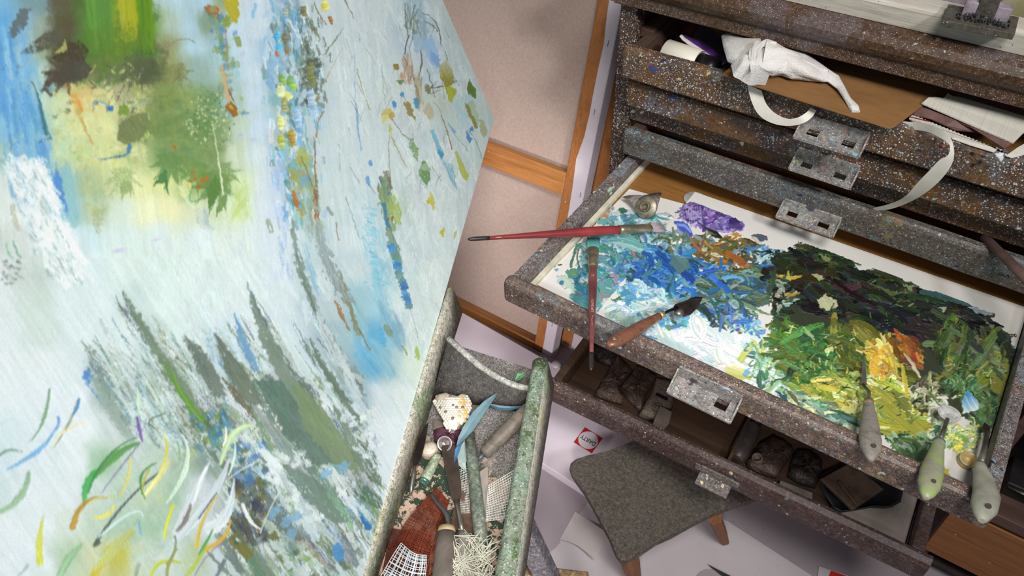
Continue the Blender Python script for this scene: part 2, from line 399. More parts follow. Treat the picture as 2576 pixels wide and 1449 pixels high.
def maple(p):
    def leaf(cx, cy, r, a0, lobes, col, gr=.15):
        q = []
        for k, (a, l) in enumerate(lobes):
            t = math.radians(a0 + a); q.append((cx + r * l * math.cos(t), cy + r * l * math.sin(t)))
        p.poly(q, col, .74, rough=1.5, grain=gr, soft=2)
    star = [(-95, .55), (-70, .35), (-55, 1.0), (-40, .45), (-22, 1.05), (-8, .5), (8, 1.2), (20, .5), (38, 1.05), (52, .45), (70, .95), (88, .4), (110, .6), (180, .35)]
    leaf(430, 405, 66, 95, star, (100, 138, 76)); leaf(545, 455, 78, 95, star, (98, 135, 72)); leaf(495, 425, 60, 80, star, (110, 142, 74)); leaf(310, 440, 62, 85, star, (158, 178, 120), .32); leaf(560, 425, 55, 60, star, (120, 148, 84), .25)
    leaf(345, 160, 70, 100, star, (92, 96, 72), .3); leaf(440, 175, 52, 60, star, (128, 132, 84), .3); leaf(170, 180, 66, 140, star, (78, 72, 60), .2)
def paint_canvas():
    p = Paint(0, 0, 1260, 1460, 7)
    G = {0: '0 120 175 215,90 120 150 160,150 95 90 70,200 85 105 55,250 95 140 55,310 150 165 30,350 135 160 30,395 175 195 205,450 178 203 222,520 170 200 220,560 150 165 120,600 200 212 230,660 205 216 232,720 150 175 200,780 200 212 220,870 205 213 220,960 203 210 217,1040 170 190 205,1100 196 206 210,1240 200 210 212',
     60: '0 100 165 215,50 130 175 205,100 150 165 155,160 90 80 55,230 90 135 60,320 150 165 40,370 95 140 40,420 175 190 180,480 178 205 228,520 130 150 130,600 198 214 230,660 210 219 234,720 150 175 195,780 200 210 220,900 205 212 219,1060 160 185 205,1120 190 203 208',
     120: '0 95 160 212,60 150 185 205,110 150 170 140,160 80 75 55,230 78 125 50,300 120 145 40,360 80 125 45,420 150 150 105,480 178 208 226,560 160 195 210,620 202 216 232,690 160 195 225,740 120 150 150,800 205 213 222,920 205 212 219,1070 170 190 215,1140 190 205 209',
     180: '0 105 168 226,70 120 175 215,110 185 205 190,170 85 78 55,250 110 115 80,300 120 125 85,370 80 90 62,430 150 152 90,490 150 175 170,560 165 195 205,640 204 217 234,700 125 165 205,760 165 180 185,860 208 215 222,1000 206 213 218,1080 185 200 218,1160 192 206 210',
     250: '0 100 160 220,60 110 170 220,105 195 215 195,160 205 215 175,200 225 190 120,260 225 215 150,310 190 190 140,360 150 155 100,420 120 140 75,480 140 160 95,530 110 145 100,580 175 195 185,640 200 214 232,700 140 180 180,780 190 205 215,900 208 216 222,1000 206 213 214,1100 190 200 190,1190 195 208 210',
     320: '0 140 190 225,60 105 165 218,110 150 190 190,150 205 220 180,210 222 222 165,270 226 222 160,320 120 128 85,370 115 135 70,440 115 140 80,510 100 140 85,560 135 160 115,600 195 210 195,660 200 214 236,720 160 180 170,780 195 208 215,880 210 217 223,980 205 212 216,1100 195 206 205,1200 195 210 212',
     390: '0 170 200 195,60 150 190 215,105 95 155 212,150 195 218 190,200 200 212 150,280 222 224 158,350 190 200 140,410 120 150 95,470 115 150 90,540 125 150 95,590 205 215 190,650 212 222 228,700 200 212 238,740 165 180 140,800 205 215 222,920 208 217 223,1060 205 213 218,1180 200 213 213',
     460: '0 215 222 222,60 235 240 242,110 170 200 215,140 120 175 215,180 160 195 190,230 180 192 140,290 215 220 165,350 232 230 175,410 228 226 160,470 165 190 120,530 125 155 95,560 165 185 130,610 215 228 180,660 215 222 230,710 195 208 235,760 160 170 140,820 205 216 223,960 210 219 224,1100 206 214 218',
     530: '0 220 225 225,50 235 238 240,110 240 244 246,155 140 190 220,190 165 200 205,240 190 200 165,300 220 232 220,370 238 236 195,430 240 234 185,490 220 222 190,550 205 215 180,600 222 232 205,660 215 222 232,710 200 212 238,760 175 185 165,830 205 216 222,930 190 212 225,1000 190 205 190,1080 214 222 225',
     600: '0 205 212 210,50 215 220 222,110 240 243 247,170 228 238 244,230 205 224 234,300 218 232 232,400 220 231 234,500 222 232 236,600 222 229 225,690 212 220 232,740 205 218 225,800 190 204 210,870 212 221 226,930 165 205 222,1010 195 212 215,1080 220 228 230',
     680: '0 225 229 236,60 205 212 212,110 200 212 208,170 222 233 240,250 220 232 238,300 222 234 232,400 218 232 230,500 220 232 232,600 222 230 232,700 214 222 232,760 195 210 215,830 195 206 214,900 205 216 222,950 150 200 220,1020 200 216 222,1090 224 232 232',
     760: '0 226 233 238,100 206 219 214,160 220 232 236,260 221 232 238,330 205 220 222,420 220 232 232,520 218 231 232,620 220 229 232,720 212 221 230,780 185 200 210,840 185 198 206,900 160 195 208,960 165 205 222,1030 220 229 230,1100 226 234 233',
     840: '0 228 234 241,100 210 222 220,200 220 231 236,300 220 230 236,380 190 205 205,450 212 224 226,560 200 216 228,650 205 215 225,740 205 216 228,820 165 185 195,880 160 188 198,940 105 175 215,990 150 192 212,1050 222 232 228',
     920: '0 230 235 242,100 229 234 240,180 222 230 236,240 190 208 220,320 205 219 224,400 180 198 190,460 165 178 165,540 175 195 215,620 150 172 175,700 165 178 178,780 200 212 225,860 160 178 185,930 115 175 208,990 170 198 205,1040 225 232 222',
     1000: '0 229 235 243,100 227 233 242,200 226 232 240,270 175 190 190,330 195 210 212,400 185 202 195,470 165 178 160,540 140 155 140,600 135 150 140,680 130 155 148,740 165 180 175,820 200 210 220,890 165 188 200,960 215 222 230,1020 228 233 236',
     1080: '0 215 230 240,100 220 230 240,200 230 235 243,290 205 212 216,340 180 195 190,410 175 192 180,480 150 170 155,550 105 150 170,620 145 160 150,690 180 190 190,760 145 160 140,820 125 145 130,890 195 205 215,960 226 231 240,1000 230 235 243',
     1160: '0 212 226 236,80 222 230 239,200 228 234 242,260 160 195 165,330 195 208 205,400 190 205 195,470 155 175 155,530 130 150 145,590 165 175 175,660 150 165 160,730 190 200 208,800 150 165 155,870 125 145 135,930 218 226 238,980 228 234 243',
     1240: '0 205 222 226,80 226 232 241,180 226 232 240,240 200 215 210,310 190 208 195,380 190 206 180,440 165 192 170,500 205 212 222,560 190 200 200,620 95 95 100,680 150 168 165,750 180 192 195,820 155 170 165,880 150 172 165,940 226 232 242',
     1320: '0 226 232 241,100 226 232 240,170 215 225 220,240 195 210 195,310 175 200 180,390 165 195 172,450 190 204 200,520 206 213 224,590 110 105 100,650 150 165 155,720 175 188 195,790 175 190 195,850 195 206 212,910 226 232 243',
     1400: '0 224 231 240,100 224 231 240,170 180 205 180,230 205 212 180,290 195 190 90,350 200 214 200,420 205 216 220,490 185 200 165,560 202 210 226,620 205 215 222,690 160 180 165,750 145 165 130,810 175 190 185,870 200 212 222,930 226 232 243'}
    pts = []
    for y, row in G.items():
        for q in row.split(','):
            v = [int(t) for t in q.split()]; pts.append((v[0], y, v[1:]))
    p.base(pts, 4.0)
    # overall brush streaks: near vertical above, leaning lower down
    ang = np.clip(82 - (p.Y - 500) * .035, 52, 84)
    n1 = np.where(p.Y < 650, p.aniso(p.X, p.Y, 82, 120, 7, 1.3, 3), p.aniso(p.X, p.Y, 58, 120, 7, 4.3, 3))
    n2 = p.aniso(p.X, p.Y, 70, 5, 3, 2.2, 2)
    p.img *= (1 + .10 * (n1 - .5) + .05 * (n2 - .5))[..., None]
    S, B, O = p.stroke, p.blob, p.poly
    rnd = p.rng
    W = (236, 240, 243)
    # ---- right part: grey-white scumbles
    def scum(x, y):
        L = 20 + 60 * rnd.random(); a = math.radians(75 + rnd.normal(0, 12))
        S([(x, y), (x + L * math.cos(a), y + L * math.sin(a))], 8 + 16 * rnd.random(), p.pick([(222, 230, 233), (208, 217, 221), (198, 208, 213), (230, 236, 238), (212, 222, 230)], 4), .38, dry=.46)
    p.scatter([(820, 0), (1110, 0), (1235, 300), (1060, 900), (900, 700), (830, 300)], 420, scum)
    p.scatter([(560, 550), (700, 500), (830, 700), (840, 850), (500, 800), (300, 620)], 130, scum)
    p.scatter([(1000, 350), (1215, 330), (1150, 640), (1060, 900), (960, 780)], 160, lambda x, y: S([(x, y), (x + rnd.normal(0, 10), y + 14 + 22 * rnd.random())], 9 + 14 * rnd.random(), p.pick([(238, 243, 244), (226, 235, 237), (214, 224, 228)], 4), .42, dry=.47))
    # ---- top-left: dark foliage mass with spray grain
    for k in range(900):
        t = rnd.random(); x = 90 + 330 * rnd.random(); y = 215 * rnd.random() ** .8
        if x > 390 - (y - 130) * .1 and y < 110: continue
        c = (88, 84, 60) if x < 190 else ((80, 88, 62) if x > 345 and y > 80 else (78, 118, 52))
        if 120 < x < 420 and y < 215 - max(0, 150 - x) * .5: B(x, y, 5 + 9 * rnd.random(), 4 + 7 * rnd.random(), 90 * rnd.random(), p.pick([c], 8), .22, grain=.35, rough=.6)
    for k in range(60):
        x = 215 + 60 * rnd.random(); S([(x, -5), (x + 10, 60 + 80 * rnd.random())], 10, p.pick([(95, 145, 62), (80, 130, 55), (105, 150, 60)], 6), .30, dry=.3)
        x = 300 + 38 * rnd.random(); S([(x, -5), (x + 8, 40 + 70 * rnd.random())], 9, p.pick([(165, 170, 30), (175, 170, 60), (150, 165, 25)], 6), .35, dry=.3)
        x = 345 + 35 * rnd.random(); S([(x, -5), (x + 6, 50 + 80 * rnd.random())], 8, p.pick([(110, 145, 30), (85, 130, 35)], 6), .35, dry=.3)
    B(285, 120, 60, 70, 80, (96, 122, 42), .5, grain=.35, rough=.5, soft=20)
    # dark leaves
    O([(22, 100), (30, 55), (52, 20), (80, 20), (68, 60), (40, 92)], (95, 102, 102), .85, rough=5)
    O([(52, 136), (75, 110), (110, 85), (160, 70), (165, 90), (130, 118), (85, 136)], (88, 88, 72), .95, soft=2, grain=.25)
    O([(128, 145), (165, 110), (200, 100), (225, 125), (205, 170), (170, 165), (140, 155)], (72, 64, 52), .9, grain=.25)
    O([(98, 238), (120, 190), (165, 165), (210, 150), (235, 175), (205, 205), (175, 200), (140, 222), (128, 245), (118, 232)], (80, 74, 68), .9, rough=4, grain=.15)
    O([(118, 222), (135, 205), (142, 225), (128, 235)], (120, 160, 175), .9)
    O([(150, 120), (165, 103), (168, 125), (140, 138)], (185, 185, 105), .8, rough=3)
    B(120, 185, 8, 6, 0, (85, 85, 80)); B(46, 168, 6, 6, 0, (110, 120, 125))
    S([(0, 175), (22, 170), (42, 185)], 4, (110, 140, 165), .6); S([(10, 232), (40, 226), (66, 232)], 3, (120, 165, 195), .6)
    S([(80, 205), (95, 240), (115, 335)], (4, 8, 12), (55, 105, 125), .85); S([(95, 240), (110, 300), (130, 350)], 5, (60, 120, 140), .7)
    S([(90, 366), (108, 352), (132, 350)], (2, 5, 3), (60, 115, 150), .8); S([(0, 382), (50, 345), (105, 315)], 3, (190, 200, 180), .8)
    for k in range(90):  # blue vertical band
        t = rnd.random(); x = -5 + 95 * rnd.random() + 0; y = 60 + 420 * t; x += max(0, (y - 120)) * .17 * rnd.random()
        S([(x, y), (x + 14, y + 50 + 60 * rnd.random())], 7 + 8 * rnd.random(), p.pick([(85, 155, 215), (105, 170, 222), (130, 185, 226), (165, 205, 228), (75, 140, 205)], 6), .45, dry=.4)
    O([(135, 455), (142, 400), (150, 440), (165, 500), (175, 545), (160, 520), (145, 490)], (80, 135, 210), .8, rough=4)
    O([(150, 395), (178, 420), (200, 560), (182, 580), (160, 480)], (140, 190, 200), .6, rough=4)
    # white knifed patch, lower left
    for k in range(170):
        y = 390 + 300 * rnd.random(); x = 25 + 0.42 * (y - 390) + 95 * (rnd.random() - .25)
        S([(x, y), (x + 10 + 10 * rnd.random(), y + 16 + 20 * rnd.random())], 8 + 14 * rnd.random(), p.pick([(244, 246, 249), (236, 240, 244)], 3), .7, dry=.42)
    for k in range(120):
        y = 380 + 320 * rnd.random(); x = 10 + 0.40 * (y - 390) + 95 * (rnd.random() - .25)
        S([(x, y), (x + 8, y + 14)], 3 + 5 * rnd.random(), p.pick([(150, 178, 182), (175, 196, 196), (190, 208, 214)], 6), .6, dry=.4, rough=.8)
    S([(30, 520), (40, 560), (45, 575)], 14, (185, 180, 160), .6); S([(70, 480), (40, 535), (0, 590)], 4, (205, 215, 205), .7)
    S([(16, 615), (24, 640), (30, 648)], 5, (130, 185, 140), .8); S([(32, 605), (40, 625), (50, 648)], 5, (125, 180, 140), .8)
    for k in range(30): B(5 + 50 * rnd.random(), 655 + 60 * rnd.random(), 5, 2.5, 20, p.pick([(120, 125, 120), (150, 160, 150), (100, 105, 110)], 8), .6, rough=.9)
    # yellow/olive ground under the leaves
    O([(165, 212), (178, 205), (190, 235), (210, 275), (203, 288), (188, 262), (174, 240)], (215, 150, 70), .85, rough=3)
    S([(190, 235), (203, 300), (235, 362)], (12, 8, 4), (220, 165, 70), .7); S([(205, 290), (218, 330), (232, 362)], (2, 5, 3), (190, 160, 90), .7)
    for x, y in ((176, 258), (170, 280), (138, 296)): B(x, y, 5, 7, 30, (85, 105, 80), .8, rough=.7)
    for k in range(420):
        x = 130 + 250 * rnd.random(); y = 210 + 220 * rnd.random()
        B(x, y, 3 + 10 * rnd.random(), 3 + 6 * rnd.random(), 90 * rnd.random(), p.pick([(226, 222, 155), (205, 212, 150), (190, 205, 165), (215, 208, 110), (165, 175, 115), (225, 228, 175)], 8), .4, grain=.4)
    for k in range(60):
        x = 230 + 130 * rnd.random(); y = 165 + 110 * rnd.random()
        S([(x, y), (x + rnd.normal(0, 12), y + rnd.normal(4, 12))], 2 + 4 * rnd.random(), p.pick([(120, 120, 90), (95, 95, 80), (190, 180, 120), (150, 140, 90), (205, 205, 180)], 8), .75, dry=.2)
    O([(285, 215), (312, 205), (345, 245), (300, 265), (286, 255)], (165, 160, 125), .7, grain=.3, rough=3)
    for a in (((290, 262), (300, 240), (312, 215)), ((306, 205), (320, 192), (340, 178)), ((330, 183), (345, 180), (362, 183))): S(a, 4, (95, 95, 82), .8, dry=.2)
    S([(235, 272), (238, 253), (270, 265)], 4, (130, 160, 185), .9); B(278, 272, 8, 8, 0, (60, 120, 195)); B(310, 278, 14, 13, 0, (120, 150, 60), .9, rough=.4)
    S([(372, 258), (350, 262), (330, 275)], 5, (150, 185, 170), .6)
    S([(250, 402), (290, 395), (312, 394), ], (2, 5, 6), (70, 125, 165), .9); S([(310, 394), (322, 385), (327, 366)], (6, 9, 10), (75, 130, 180), .95)
    # big grey-green leaf and spray
    O([(292, 352), (300, 315), (330, 290), (370, 282), (375, 320), (350, 355), (315, 365)], (118, 128, 82), .95, soft=2, grain=.12)
    for k in range(1500):
        x = 360 + 230 * rnd.random(); y = 150 + 330 * rnd.random()
        e = ((x - 470 - (y - 320) * .22) / 112) ** 2 + ((y - 320) / 165) ** 2
        if e > .25 + .75 * rnd.random(): continue
        B(x, y, 4 + 8 * rnd.random(), 3 + 7 * rnd.random(), 0, p.pick([(115, 140, 78), (100, 135, 80), (130, 150, 90), (150, 160, 100), (95, 125, 85), (160, 165, 90)], 8), .22, grain=.38)
    for k in range(160):
        t = rnd.random() * 6.28; q = rnd.random() ** .6; x = 530 + 62 * q * math.cos(t); y = 300 + 70 * q * math.sin(t)
        B(x, y, 2.5, 2,0, p.pick([(215, 220, 165), (80, 110, 75)], 6), .7)
    S([(432, 112), (455, 98), (490, 106)], (2, 4, 2), (120, 130, 115), .8)
    O([(440, 200), (455, 165), (450, 205), (470, 180), (462, 195)], (100, 95, 70), .7, rough=3)
    # maple-like leaf and pointed leaves
    O([(395, 395), (430, 405), (470, 400), (540, 400), (590, 415), (575, 470), (555, 490), (552, 520), (545, 548), (536, 500), (522, 530), (523, 480), (508, 465), (490, 455), (470, 440), (440, 440), (425, 490), (418, 450), (382, 470), (392, 430)], (98, 135, 72), .0, rough=3, grain=.15)
    maple(p)
    O([(383, 470), (400, 440), (420, 425), (424, 470), (425, 492), (412, 462)], (80, 130, 75), .95, rough=2)
    O([(524, 528), (522, 470), (545, 440), (560, 470), (540, 510)], (95, 135, 70), 1, rough=2); O([(542, 550), (548, 505), (575, 480), (568, 515)], (120, 150, 90), .95, rough=2)
    O([(300, 470), (312, 450), (330, 460), (330, 500), (322, 480), (308, 500)], (150, 170, 110), .85, rough=2, grain=.2)
    for x, y in ((440, 372), (488, 435), (492, 450), (510, 455), (482, 458), (520, 448), (500, 470)): B(x, y, 6, 5, 30, (190, 105, 35), .85, rough=.7)
    S([(535, 318), (548, 390), (562, 490)], (2, 4, 5), (205, 218, 180), .95)
    S([(452, 470), (470, 500), (490, 520)], 10, (210, 225, 185), .8, dry=.3); S([(483, 480), (478, 500), (492, 505)], 4, (90, 180, 120), .8)
    O([(460, 450), (480, 460), (472, 500), (450, 490)], (228, 228, 160), .7, rough=4)
    S([(500, 530), (510, 560), (530, 575)], 20, (190, 200, 195), .7, dry=.35); O([(510, 520), (520, 530), (528, 570), (515, 560)], (165, 185, 195), .7)
    for k in range(40): S([(575 + 55 * rnd.random(), 455 + 55 * rnd.random()), (580 + 55 * rnd.random(), 520 + 40 * rnd.random())], 10, p.pick([(190, 208, 115), (205, 220, 155), (215, 228, 190)], 5), .3, dry=.4)
    O([(230, 520), (260, 520), (250, 590), (238, 575)], (165, 170, 110), .55, rough=8, grain=.3)
    for k in range(40): B(200 + 110 * rnd.random(), 440 + 90 * rnd.random(), 8, 6, 0, p.pick([(165, 190, 150), (150, 180, 160), (190, 200, 150)], 8), .35, grain=.4)
    # ---- column at x~560 (top)
    O([(518, 12), (545, 15), (552, 30), (548, 52), (530, 45), (520, 30)], (175, 95, 55), .95, rough=4)
    O([(560, 0), (600, 0), (602, 40), (596, 62), (580, 50), (568, 20)], (185, 170, 40), .95, rough=4)
    for k in range(70):
        y = 20 + 270 * rnd.random(); x = 535 + .2 * y + rnd.normal(0, 16)
        B(x, y, 4 + 6 * rnd.random(), 4 + 9 * rnd.random(), 0, p.pick([(95, 150, 130), (120, 170, 190), (150, 190, 205), (130, 140, 70), (165, 175, 110), (70, 130, 170)], 10), .55, rough=.8)
    S([(568, 60), (570, 120), (572, 160)], 3, (160, 120, 90), .8); S([(555, 165), (568, 210), (575, 262)], (6, 14, 8), (205, 165, 120), .85, dry=.15); S([(575, 225), (582, 245), (592, 258)], 3, (150, 70, 60), .8)
    O([(568, 265), (578, 255), (598, 270), (600, 290), (586, 294), (575, 282)], (155, 105, 40), .98, rough=3); B(582, 270, 6, 4, 40, (185, 150, 60))
    for x, y in ((598, 105), (572, 50), (568, 58)): B(x, y, 9, 14, -15, (130, 150, 70), .8, rough=.4)
    for x, y in ((605, 340), (636, 352), (610, 135)): B(x, y, 7, 6, 0, (190, 185, 225), .6)
    # ---- vine column x~720
    cx = lambda y: 715 + (0.03 * y if y < 300 else 9 + (y - 300) * .13)
    for k in range(520):
        y = 560 * rnd.random(); x = cx(y) + rnd.normal(8, 30)
        S([(x, y), (x + rnd.normal(2, 4), y + 8 + 22 * rnd.random())], 4 + 9 * rnd.random(), p.pick([(95, 165, 215), (125, 180, 225), (165, 200, 230), (120, 135, 110), (150, 175, 185), (195, 210, 225), (100, 125, 120), (130, 190, 205), (235, 240, 245)], 9), .6, dry=.3)
    for k in range(120):
        y = 40 + 200 * rnd.random(); x = 760 + .12 * y + rnd.normal(0, 18)
        S([(x, y), (x + 3, y + 18)], 9, p.pick([(240, 244, 248), (90, 105, 95), (215, 225, 235), (120, 130, 110)], 6), .6, dry=.45)
    for k in range(80):
        y = 150 + 120 * rnd.random(); x = 785 + rnd.normal(0, 10); B(x, y, 5, 7, 70, p.pick([(95, 105, 90), (75, 90, 85), (130, 140, 120)], 8), .6, rough=.9)
    for x, y, a, b, c in ((718, 95, 8, 16, (110, 100, 80)), (722, 125, 9, 14, (120, 105, 80)), (697, 90, 8, 13, (60, 150, 215)), (700, 118, 8, 10, (70, 155, 215)), (697, 135, 5, 10, (170, 100, 60)), (765, 30, 8, 16, (110, 105, 70)), (712, 200, 10, 14, (120, 150, 70)), (732, 203, 10, 13, (100, 150, 80)), (738, 220, 8, 10, (130, 165, 60)), (706, 230, 10, 18, (205, 215, 150)), (725, 240, 10, 12, (220, 215, 110)), (714, 255, 9, 8, (150, 140, 60)), (716, 272, 11, 16, (150, 150, 110)), (706, 310, 10, 17, (210, 200, 120)), (735, 348, 10, 21, (160, 130, 50)), (708, 355, 10, 18, (165, 170, 70)), (790, 245, 8, 12, (175, 140, 70)), (832, 50, 5, 11, (150, 95, 45)), (818, 15, 10, 14, (205, 185, 80)), (718, 30, 8, 14, (140, 150, 140)), (783, 190, 10, 30, (110, 115, 70)), (750, 300, 10, 25, (140, 165, 200)), (785, 260, 12, 40, (150, 175, 215))):
        B(x, y, a, b, -8, c, .9, rough=.5, col2=tuple(min(255, int(v * 1.25) + 12) for v in c))
    for k in range(26): B(725 + 60 * rnd.random(), 390 + 90 * rnd.random(), 8 + 12 * rnd.random(), 8 + 10 * rnd.random(), 40, p.pick([(190, 175, 90), (170, 165, 80), (150, 170, 130), (120, 170, 200), (160, 185, 170)], 8), .6, rough=.8)
    O([(733, 482), (750, 478), (757, 510), (748, 530), (738, 510)], (180, 115, 55), .9, rough=5); S([(752, 525), (765, 550), (780, 580)], 10, (185, 160, 75), .8, dry=.3)
    S([(793, 480), (797, 540), (808, 582)], (9, 12, 6), (170, 105, 50), .9, dry=.12); S([(798, 480), (800, 540)], 6, (110, 90, 60), .6, dry=.3)
    S([(790, 345), (792, 410), (795, 470)], (3, 5, 4), (150, 110, 80), .8, dry=.2); S([(758, 395), (775, 440), (785, 470)], 4, (140, 125, 80), .8, dry=.2); S([(815, 280), (800, 310), (797, 345)], 4, (150, 115, 70), .7, dry=.2)
    for k in range(60):
        y = 470 + 120 * rnd.random(); x = 765 + .25 * (y - 470) + rnd.normal(0, 14)
        S([(x, y), (x + 5, y + 18)], 8, p.pick([(150, 185, 200), (165, 190, 195), (150, 165, 130), (185, 200, 195)], 8), .6, dry=.35)
    for k in range(60):  # pale violet-blue veil to the left of the column
        y = 360 + 320 * rnd.random(); x = 695 + .08 * (y - 400) + rnd.normal(0, 9); S([(x, y), (x + 2, y + 25)], 6, p.pick([(170, 190, 235), (190, 205, 235), (150, 180, 230)], 5), .5, dry=.45)
    # ---- fine twigs, scratches right of the column
    for a, w, c in ((((865, 0), (878, 20), (892, 45)), 3, (135, 125, 105)), (((812, 138), (830, 118), (865, 70)), (4, 3, 1), (120, 130, 95)), (((810, 222), (838, 165), (870, 105)), (3, 2, 1), (205, 175, 145)), (((892, 120), (893, 200), (894, 260)), 2, (150, 185, 220)), (((894, 260), (902, 330), (908, 380)), (3, 5, 3), (125, 175, 220)), (((897, 172), (912, 225), (930, 275)), 2.5, (165, 165, 130)), (((985, 290), (1000, 320), (1030, 352)), 2.5, (130, 120, 115)), (((985, 345), (1005, 385), (1025, 420)), 3.5, (180, 165, 120)), (((980, 340), (978, 390), (985, 460)), 2, (160, 145, 120)), (((1085, 220), (1120, 215), (1150, 203)), 2.5, (110, 95, 80)), (((1100, 205), (1075, 235), (1110, 225)), 2, (105, 95, 80)), (((1120, 130), (1135, 180), (1155, 215)), 2.5, (110, 150, 150)), (((1058, 115), (1060, 160), (1055, 195)), 3, (110, 90, 75)), (((1075, 175), (1085, 210), (1095, 245)), 2, (110, 105, 100)), (((1033, 165), (1035, 190), (1030, 205)), 3, (105, 85, 70)), (((1030, 90), (1022, 110), (1018, 135)), 3, (90, 80, 75)), (((1060, 35), (1095, 55), (1110, 115)), 2.5, (110, 115, 110)), (((1050, 52), (1085, 62), (1100, 80)), 2.5, (95, 95, 95)), (((1072, 88), (1045, 90), (1030, 130)), 2, (120, 135, 150)), (((1022, 70), (1030, 50), (1050, 45)), 2, (110, 120, 120)), (((1110, 290), (1125, 330), (1138, 375)), 3, (150, 130, 95)), (((1128, 310), (1150, 345), (1180, 380)), 1.5, (150, 160, 160)), (((1180, 330), (1200, 360), (1210, 400)), 1.5, (120, 130, 115)), (((870, 495), (885, 540), (905, 600)), 2, (150, 155, 150)), (((845, 560), (850, 600), (858, 600)), 2.5, (160, 140, 120)), (((790, 5), (800, 30), (820, 60)), 3, (140, 120, 80)), (((960, 165), (965, 230), (970, 260)), 1.5, (150, 160, 165)), (((1000, 180), (1010, 260), (1000, 300)), 1.5, (170, 175, 175))):
        S(a, w, c, .85, dry=.12, soft=1)
    for k in range(90):
        x = 850 + 350 * rnd.random(); y = 30 + 420 * rnd.random(); a = math.radians(rnd.choice([70, 95, 60, 110]) + rnd.normal(0, 8)); L = 15 + 45 * rnd.random()
        if x > 1110 + y * .37: continue
        S([(x, y), (x + L * math.cos(a), y + L * math.sin(a))], 1.4, p.pick([(150, 160, 165), (238, 242, 244), (135, 130, 120), (180, 190, 200)], 6), .7)
    for k in range(26): S([(1010 + 25 * rnd.random(), 130 + 40 * rnd.random()), (1015 + 30 * rnd.random(), 190 + 25 * rnd.random())], 3, p.pick([(165, 130, 105), (190, 160, 140), (130, 115, 95), (215, 200, 190)], 8), .6, dry=.3)
    for k in range(24): S([(1040 + 20 * rnd.random(), 180 + 40 * rnd.random()), (1048 + 20 * rnd.random(), 250 + 30 * rnd.random())], 3.5, p.pick([(150, 130, 90), (165, 150, 115), (200, 200, 190)], 8), .6, dry=.3)
    # blue block top right, dabs and lozenges
    for k in range(40): S([(1030 + 30 * rnd.random(), 5 + 60 * rnd.random()), (1045 + 30 * rnd.random(), 70 + 60 * rnd.random())], 14, p.pick([(150, 180, 205), (165, 190, 215), (140, 165, 180), (185, 200, 215)], 6), .45, dry=.35)
    O([(1065, 110), (1085, 90), (1100, 120), (1105, 170), (1095, 175), (1075, 140)], (150, 185, 222), .85, rough=4); O([(1080, 130), (1104, 140), (1108, 168), (1088, 160)], (120, 160, 210), .8, rough=4)
    for k in range(30): S([(1015 + 45 * rnd.random(), 5 + 60 * rnd.random()), (1020 + 45 * rnd.random(), 40 + 60 * rnd.random())], 3, p.pick([(100, 115, 95), (130, 145, 140), (205, 214, 220)], 8), .6, dry=.3)
    O([(1102, 172), (1122, 145), (1138, 175), (1142, 205), (1125, 225), (1110, 200)], (150, 140, 60), .95, rough=2, dry=.25, ang=75, col2=(190, 195, 165), dirv=((1120, 200), (1118, 150)))
    O([(1118, 215), (1150, 225), (1138, 258), (1130, 255)], (165, 175, 50), .95, rough=2, dry=.15, ang=75)
    O([(1174, 228), (1180, 197), (1197, 225), (1196, 248), (1180, 238)], (90, 125, 55), .97, rough=1.5)
    O([(1140, 262), (1150, 235), (1185, 235), (1195, 255), (1165, 330), (1150, 300)], (170, 200, 215), .7, dry=.4, ang=62); O([(1168, 262), (1190, 250), (1205, 290), (1200, 325), (1180, 300)], (165, 185, 150), .8, dry=.35, ang=62)
    O([(1170, 262), (1178, 265), (1203, 320), (1198, 326), (1180, 292)], (140, 130, 60), .85, rough=2)
    O([(1203, 300), (1215, 305), (1228, 330), (1216, 348), (1208, 330)], (175, 175, 130), .8, rough=2, dry=.2)
    O([(1173, 348), (1176, 328), (1182, 345), (1190, 350), (1180, 360)], (85, 135, 205), .95, rough=2); B(1187, 325, 5, 8, 0, (90, 140, 205), .95); O([(1130, 310), (1148, 330), (1140, 335)], (120, 160, 210), .8)
    O([(1082, 330), (1090, 322), (1100, 350), (1118, 385), (1112, 402), (1100, 380)], (120, 180, 205), .85, dry=.3, ang=60); O([(1100, 375), (1118, 388), (1110, 405)], (70, 150, 190), .9, rough=2)
    O([(1142, 385), (1152, 362), (1185, 410), (1176, 458), (1160, 435)], (190, 205, 215), .7, dry=.3, ang=60); O([(1142, 380), (1148, 378), (1178, 440), (1176, 458), (1160, 440)], (180, 185, 70), .85, dry=.12, ang=60)
    for k in range(7): S([(1112 + k * 4, 402 + k * 2), (1135 + k * 2.5, 455 + k * 4)], 1.8, (120, 175, 205), .75)
    O([(1028, 362), (1035, 348), (1052, 372), (1052, 410), (1040, 395)], (125, 155, 100), .85, grain=.3, rough=2); O([(1050, 430), (1065, 402), (1082, 425), (1078, 470), (1062, 455)], (110, 150, 90), .92, rough=3, grain=.15); O([(1055, 420), (1080, 405), (1090, 440)], (190, 210, 200), .5, rough=4)
    O([(1072, 508), (1085, 478), (1096, 500), (1092, 530), (1080, 512)], (205, 195, 95), .9, rough=3, dry=.2); B(1078, 506, 4, 8, 10, (215, 185, 40))
    O([(1108, 585), (1116, 568), (1118, 595), (1110, 598)], (205, 195, 60), .95, rough=2); B(1145, 650 - 60, 3, 12, 20, (180, 180, 90), .7)
